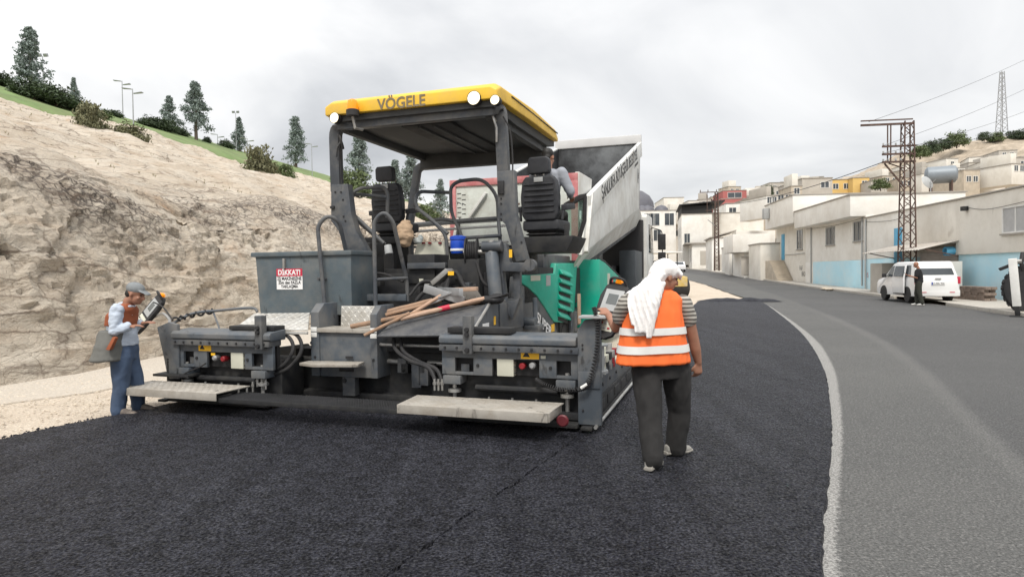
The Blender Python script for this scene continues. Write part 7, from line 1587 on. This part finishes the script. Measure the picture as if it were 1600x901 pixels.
# open side door seen from outside, and the dark doorway
vside([(1.22, .42), (1.22, 1.64), (2.2, 1.64), (2.3, 1.1), (2.3, .42)], -1, .004, 'doorway', M['black'])
dr = MB().rings([[(-.97, .95, .40), (-.97, 2.08, .40), (-.97, 2.08, 1.08), (-.86, 2.02, 1.66), (-.86, .95, 1.66), (-.97, .95, 1.08)], [(-.92, .95, .40), (-.92, 2.08, .40), (-.92, 2.08, 1.08), (-.81, 2.02, 1.66), (-.81, .95, 1.66), (-.92, .95, 1.08)]]).build('sliding_door', VW, van, .012)
MB().rings([[(-.978, 1.05, 1.14), (-.978, 1.98, 1.14), (-.885, 1.94, 1.60), (-.885, 1.05, 1.60)], [(-.94, 1.05, 1.14), (-.94, 1.98, 1.14), (-.84, 1.94, 1.60), (-.84, 1.05, 1.60)]]).build('door_window', M['window_glass'], dr)
rw = [(-.68, .135, 1.2), (.68, .135, 1.2), (.60, .30, 1.62), (-.60, .30, 1.62)]
MB().rings([[V(p) + V((0, -.025, 0)) for p in rw], [V(p) + V((0, .05, 0)) for p in rw]]).build('rear_window', M['window_glass'], vb)
MB().box((-.26, -.02, .78), (.26, .02, .90)).build('number_plate', M['print_white'], vb, .004); lettering('63 ABL 936', .10, M['print'], vb, (0, -.0235, .84), (1, 0, 0), (0, 0, 1)); MB().box((-.26, -.0225, .78), (-.22, -.02, .90)).build('plate_band', M['blue'], vb)
for s in (-1, 1):
    MB().box((s * .83 - .06, .0, .82), (s * .83 + .045, .1, 1.12)).build('tail_lamp', M['print_red'], vb, .02); MB().box((s * .55 - .1, -.015, .45), (s * .55 + .1, .02, .48)).build('reflector', M['print_red'], vb)
    w_ = MB().box((s * .98 - .1, 2.85, 1.08), (s * .98 + .08, 2.97, 1.26)).build('mirror', M['black'], vb, .03)
    for yy in (.85, 3.3):
        we = bpy.data.objects.new('wheel', None); C.objects.link(we); we.parent = van; we.location = (s * .77, yy, .30); wheel(we, (0, 0, 0), .31, .2, rimm=M['galv'])
MB().box((-.86, .0, .30), (.86, .06, .56)).build('bumper', VW, vb, .02); MB().box((-.12, -.02, 1.02), (.12, .01, 1.07)).build('tailgate_handle', M['galv'], vb, .01)

# backhoe loader: its stabiliser leg and rear wheel come into view at the right edge
bh_ = thing('backhoe_loader', 'parked backhoe loader with raised white stabiliser leg and big white rimmed wheel', 'backhoe', (17.2, 19.9, .03), R(-25))
xw = at(1600, 470, 20.3); bh_.location = (xw.x + .62, 20.7, .02); bh_.rotation_euler = (0, 0, R(50))
we = bpy.data.objects.new('wheel', None); C.objects.link(we); we.parent = bh_; we.location = (0, 0, .82)
wheel(we, (0, 0, 0), .82, .48, rimm=M['white'])
for i in range(26):
    a_ = i * 2 * math.pi / 26; MB().bar((-.22, .80 * math.cos(a_), .80 * math.sin(a_)), (0.02, .80 * math.cos(a_ + .12), .80 * math.sin(a_ + .12)), .07, .07).build('tread_lug', M['black'], we); 
mw = bh_.matrix_basis.inverted() if False else (Matrix.Translation(bh_.location) @ Matrix.Rotation(R(50), 4, 'Z')).inverted()
def bq_(px, py, y): return mw @ at(px, py, y)
lg = MB(); lg.bar(bq_(1582, 404, 20.0), bq_(1589, 478, 20.0), .20, .22); MB_l = lg.build('stabiliser_leg', M['white'], bh_, .015)
MB().bar(bq_(1588, 476, 20.0), bq_(1591, 495, 20.0), .14, .14).build('stabiliser_foot', M['dark'], bh_, .01); bf = bq_(1590, 496, 20.0); MB().box(bf - V((.25, .2, .0)), bf + V((.25, .2, .06))).build('stabiliser_pad', M['dark'], bh_, .01)
MB().lathe([(.06, -.13), (.06, .13)], bq_(1588, 408, 19.95), 'y', 14).build('pin', M['steel'], bh_)
p_ = bq_(1600, 420, 20.2); MB().box((.3, -3.6, .8), (1.9, -.9, 1.6)).build('body', M['print_yellow'], bh_, .05); MB().tube(catmull([bq_(1598, 395, 20.1), bq_(1596, 410, 20.0), bq_(1598, 422, 20.1)], 6), .06, 8).build('hose', M['black'], bh_); MB().prism([(-.85, 1.55), (.2, 1.85), (.9, 1.5), (.85, 1.42), (.2, 1.72), (-.82, 1.42)], 'x', -.35, .35).build('mudguard', M['black'], bh_, .01)
MB().box((.3, -2.6, 1.6), (1.7, -.9, 2.9)).build('cab', M['window_glass'], bh_, .06)

# yellow road roller beyond the truck
rp_ = at(1072, 462, 36); rr_ = thing('road_roller', 'yellow road roller with a black drum waiting on the dusty verge', 'roller', (rp_.x - .75, 36, gz(0, 36) + .02), R(10))
MB().lathe([(.001, -.8), (.50, -.8), (.55, -.78), (.55, .78), (.50, .8), (.001, .8)], (0, 0, .55), 'x', 28).build('drum', M['dark'], rr_); MB().lathe([(.001, -.8), (.50, -.8), (.55, -.78), (.55, .78), (.50, .8), (.001, .8)], (0, 2.6, .55), 'x', 28).build('drum', M['dark'], rr_)
MB().prism([(-.6, .6), (-.6, 1.15), (.5, 1.25), (.9, 1.1), (1.7, 1.1), (2.1, 1.3), (3.2, 1.2), (3.2, .6)], 'x', -.62, .62).build('body', mat('yellow_machine_paint', (.55, .40, .12), .5, 0, .1, 2, dirt=(.5, .44, .34), damt=.7), rr_, .05)
for x in (-.55, .55):
    for y in (.6, 1.9): MB().cyl((x, y, 1.1), (x, y, 2.5), .03).build('roof_post', M['black'], rr_)
MB().box((-.75, .3, 2.48), (.75, 2.2, 2.58)).build('roof', M['white'], rr_, .04); MB().box((-.25, 1.2, 1.1), (.25, 1.7, 1.5)).build('seat', M['seat'], rr_, .04); MB().cyl((0, .8, 1.2), (0, .95, 1.75), .025).build('steering_column', M['black'], rr_)
# a pale car and a truck far up the street
cr = at(1062, 414, 88); car = thing('parked_car', 'small white car parked at the top of the street', 'car', (cr.x, 88, gz(0, 88) + .02), R(-6))
mb = MB(); co = [(0, .35), (0, .9), (.5, 1.0), (1.0, 1.45), (2.6, 1.45), (3.3, .95), (4.1, .85), (4.2, .35)]; mb.prism(co, 'x', -.82, .82); cbd = mb.build('body', VW, car, .06); MB().prism([(.75, 1.02), (1.08, 1.38), (2.5, 1.38), (3.0, 1.02)], 'x', -.835, .835).build('side_window', M['window_glass'], cbd); MB().rings([[(-.65, .5, 1.02), (.65, .5, 1.02), (.6, .92, 1.4), (-.6, .92, 1.4)], [(-.65, .56, 1.0), (.65, .56, 1.0), (.6, 1.0, 1.4), (-.6, 1.0, 1.4)]]).build('rear_window', M['window_glass'], cbd)
for s in (-1, 1):
    for yy in (.8, 3.3): we = bpy.data.objects.new('wheel', None); C.objects.link(we); we.parent = car; we.location = (s * .75, yy, .31); wheel(we, (0, 0, 0), .31, .2)

# ================================================================ TREES, SHRUBS, LAMPS
M['blue_green'] = mat('blue_green_needles', (.20, .245, .225), .8, 0, .4, .8); M['leaf_dark'] = mat('dark_leaves', (.055, .08, .04), .75, 0, .4, 1.2)
M['leaf_olive'] = mat('olive_leaves', (.15, .15, .08), .8, 0, .35, 1.2); M['leaf_mid'] = mat('mid_green_leaves', (.11, .145, .06), .8, 0, .35, 1.2); M['bark'] = mat('grey_bark', (.12, .095, .075), .9, 0, .25, 4)
def leaves(rng, centres, per, size, spread, up=0.3, long_=2.2):
    vs, fs = [], []
    for (c, r) in centres:
        for _ in range(per):
            p = V(c) + V((rng.gauss(0, 1), rng.gauss(0, 1), rng.gauss(0, .8))) * r * spread; a = V((rng.gauss(0, 1), rng.gauss(0, 1), rng.gauss(0, 1) + up * 3)).normalized(); b = a.orthogonal().normalized(); b = Matrix.Rotation(rng.uniform(0, 6.28), 3, a) @ b
            s = size * rng.uniform(.6, 1.3); o = len(vs); vs += [p - b * s * .5, p + a * s * long_ * .5, p + b * s * .5, p - a * s * long_ * .5]; fs.append((o, o + 1, o + 2, o + 3))
    return vs, fs
def crown_mesh(name, vs, fs, m): me = bpy.data.meshes.new(name); me.from_pydata([tuple(v) for v in vs], [], fs); me.materials.append(m); return me
def conifer(seed, w, cone=1.0, base=.12):
    """unit-height conifer: crown of drooping and rising sprays round a tapered trunk"""
    rng = random.Random(seed); cs = []
    for i in range(150):
        t = rng.random() ** .8; z = base + (1 - base) * t; rad = w * ((1 - t) ** cone * .92 + .05) * 1.0; a = rng.uniform(0, 6.28); rad *= max(.25, .85 + 1.1 * noise.noise((math.cos(a) * 1.3 + seed * 3, math.sin(a) * 1.3, t * 4.5))); q = rad * math.sqrt(rng.uniform(.25, 1.1)); cs.append(((q * math.cos(a), q * math.sin(a), z), .05 * (1.15 - t * .6)))
    return leaves(rng, cs, 30, .020, .62, .35)
CON = [crown_mesh('crown', *conifer(s, w_, c_, b_), M['blue_green']) for s, w_, c_, b_ in ((1, .25, .75, .05), (2, .27, .8, .2), (3, .2, .9, .05), (5, .24, .7, .1))]
TRK = MB().tube([(0, 0, -.04), (.004, 0, .3), (0, .004, .6), (0, 0, .95)], [.028, .022, .014, .003], 8).mesh('trunk'); TRK.materials.append(M['bark'])
def tree(label, p, h, k, wid=1.0, rz=0, group=None):
    o = thing('conifer_tree', label, 'tree', p, rz, group); o.scale = (h * wid, h * wid, h); link('crown', CON[k], None, o); link('trunk', TRK, None, o); return o
def px_h(p, npx): return npx * p.y / 1000
for (px, d, n_, k_, wd, lab) in ((57, 60, 96, 0, 1.05, 'tall double topped blue green conifer above the dark hedge on the hilltop'), (124, 63, 40, 2, 1.0, 'small pointed conifer on the lawn next to the dark hedge'), (271, 63, 52, 0, 1.1, 'bushy blue green conifer rising out of a low hedge'),
        (312, 61, 84, 1, 1.0, 'well shaped conifer with bare lower trunk on the lawn'), (379, 63, 50, 2, 1.1, 'slim conifer beside the floodlight pole'), (466, 62, 74, 3, .95, 'blue green conifer near the double lamp where the lawn drops'),
        (564, 50, 78, 1, 1.05, 'round topped conifer seen between the canopy posts above the empty seat'), (620, 44, 62, 2, 1.25, 'narrow pointed conifer seen under the canopy beside the sack'), (645, 42, 78, 3, 1.0, 'tall conifer seen behind the front canopy post'), (690, 30, 60, 0, 1.0, 'small conifer seen through the paver handrails'), (722, 42, 60, 2, 1.0, 'conifer tip showing above the truck tailgate')):
    p = hill_pt(px, d); tree(lab, p, px_h(p, n_ * 1.04), k_, wd * 1.12, px)
def shrub_mesh(seed, m, per=34, flat=.75, size=.045):
    rng = random.Random(seed); cs = []
    for i in range(85):
        v = V((rng.gauss(0, 1), rng.gauss(0, 1), rng.gauss(0, 1))).normalized() * rng.uniform(.4, 1); cs.append(((v.x * .5, v.y * .5, (abs(v.z) * .9 + .05) * flat * (1 + .3 * noise.noise(v * 2 + V((seed, 0, 0))))), .11))
    return crown_mesh('crown', *leaves(rng, cs, per, size, .7, .25), m)
SH = {k_: [shrub_mesh(s, M[k_]) for s in (1, 2)] for k_ in ('leaf_dark', 'leaf_olive', 'leaf_mid')}
STM = MB().tube([(0, 0, -.2), (.03, .02, .2), (-.03, 0, .5)], [.035, .025, .008], 6).mesh('stem'); STM.materials.append(M['bark'])
def shrub(label, p, w_, h_, m, i=0, group=None):
    o = thing('shrub', label, 'shrub', p, p.x, group); o.scale = (w_, w_, h_ / .85); link('crown', SH[m][i % 2], None, o); link('stem', STM, None, o); return o
for i, (px, d, wp, hp, m_, lab) in enumerate(((150, 36, 48, 55, 'leaf_olive', 'big olive green bush growing out of the upper rock slope'), (207, 36, 55, 34, 'leaf_olive', 'loose low bush on the rock beside the big olive bush'), (410, 34, 50, 56, 'leaf_olive', 'straggly grey green bush on the rock edge below the lawn'), (442, 36, 42, 28, 'leaf_mid', 'low green bush on the rock edge next to the straggly one'),
        (60, 54, 70, 34, 'leaf_dark', 'dark green hedge bush at the foot of the tall double conifer'), (95, 54, 60, 30, 'leaf_dark', 'dark hedge bush running down from the tall double conifer'), (128, 54, 40, 24, 'leaf_dark', 'dark rounded bush below the small pointed conifer'), (8, 60, 42, 22, 'leaf_dark', 'dark bush at the upper left end of the lawn'), (188, 62, 22, 12, 'leaf_dark', 'small round bush by the foot of the park lamp'),
        (240, 62, 36, 18, 'leaf_dark', 'low dark hedge on the lawn left of the bushy conifer'), (262, 61, 40, 22, 'leaf_dark', 'low dark hedge around the bushy conifer'), (288, 61, 26, 16, 'leaf_dark', 'low dark hedge between the two lawn conifers'), (328, 62, 14, 10, 'leaf_dark', 'tiny round bush beside the bare trunked conifer'), (358, 62, 26, 14, 'leaf_dark', 'low hedge bush before the floodlight pole'),
        (556, 38, 60, 45, 'leaf_mid', 'wide green bush behind the left canopy post'), (598, 34, 40, 40, 'leaf_mid', 'green bush seen above the empty seat headrest'), (665, 26, 46, 30, 'leaf_mid', 'low green bush seen through the paver rails'), (165, 54, 30, 16, 'leaf_mid', 'small light bush at the rim of the lawn'))):
    p = hill_pt(px, d); shrub(lab, p, px_h(p, wp), px_h(p, hp), m_, i)
for i, (px, py, y, wp, hp, m_, lab) in enumerate(((1438, 244, 190, 30, 20, 'leaf_mid', 'green tree at the lower left end of the hilltop row'), (1455, 238, 192, 26, 22, 'leaf_dark', 'pointed dark tree in the hilltop row'), (1474, 232, 194, 24, 18, 'leaf_dark', 'dark round tree in the hilltop row'), (1495, 226, 195, 34, 24, 'leaf_mid', 'large green tree ending the hilltop row'), (1538, 218, 200, 18, 14, 'leaf_dark', 'dark tree left of the radio mast'), (1556, 220, 200, 22, 16, 'leaf_mid', 'tree at the foot of the radio mast'), (1590, 218, 200, 36, 18, 'leaf_dark', 'wide dark tree right of the radio mast'),
        (1580, 258, 140, 26, 16, 'leaf_mid', 'green bush among the hillside houses below the mast'), (1376, 294, 100, 28, 18, 'leaf_mid', 'green bush next to the ochre yellow house'), (1201, 306, 112, 14, 20, 'leaf_dark', 'small black green tree on the village skyline'), (1248, 290, 115, 18, 10, 'leaf_olive', 'grey green shrub on the village skyline'))):
    p = at(px, py, y); shrub(lab, p, px_h(p, wp), px_h(p, hp), m_, i)
# dry tufts on the rock
rng = random.Random(4); vs, fs = [], []
for _ in range(320):
    px, d = rng.uniform(0, 520), rng.uniform(17, 44)
    p = hill_pt(px, d) + V((0, 0, .05))
    for _ in range(7):
        a = V((rng.gauss(0, .5), rng.gauss(0, .5), 1)).normalized(); s = rng.uniform(.05, .16); b = V((a.y, -a.x, 0)).normalized() * .012; o = len(vs); vs += [p - b, p + b, p + a * s]; fs.append((o, o + 1, o + 2))
me = crown_mesh('dry_grass', vs, fs, mat('dry_grass', (.30, .27, .16), .9, 0, .3, 2)); tag(link('dry_grass', me, None), 'dry grass tufts scattered over the pale rock slope', 'grass', kind='stuff')
# park lamps on the lawn
def lamp(px, d, n_, lab, flood=False):
    p = hill_pt(px, d); h = px_h(p, n_); o = thing('park_lamp', lab, 'lamp post', p, 0)
    MB().cyl((0, 0, -.3), (0, 0, h), .07, .045, 8).build('pole', M['galv'], o)
    for s, dz in ((-1, 0), (1, .45)):
        if flood: MB().box((s * .35 - .2, -.15, h - .05), (s * .35 + .2, .15, h + .3), (R(25), 0, 0)).build('lamp_head', M['galv'], o, .03)
        else: MB().rings([[(s * .1, -.12, h - dz), (s * .1, .12, h - dz), (s * .1, .1, h - dz - .06), (s * .1, -.1, h - dz - .06)], [(s * 1.0, -.2, h - dz + .12), (s * 1.0, .2, h - dz + .12), (s * 1.0, .18, h - dz + .02), (s * 1.0, -.18, h - dz + .02)]]).build('lamp_head', M['galv'], o, .01)
    return o
lamp(199, 62, 58, 'tall double armed park lamp standing alone on the lawn'); lamp(215, 50, 62, 'nearer double armed park lamp at the rim of the rock'); lamp(374, 63, 58, 'floodlight pole with two lamps beside the slim conifer', True); lamp(491, 52, 50, 'double armed lamp near the paver canopy'); lamp(77, 64, 60, 'floodlight pole beside the tall double conifer', True); lamp(391, 58, 26, 'short lamp post by the straggly bush'); lamp(345, 64, 16, 'small lamp post between two conifers')
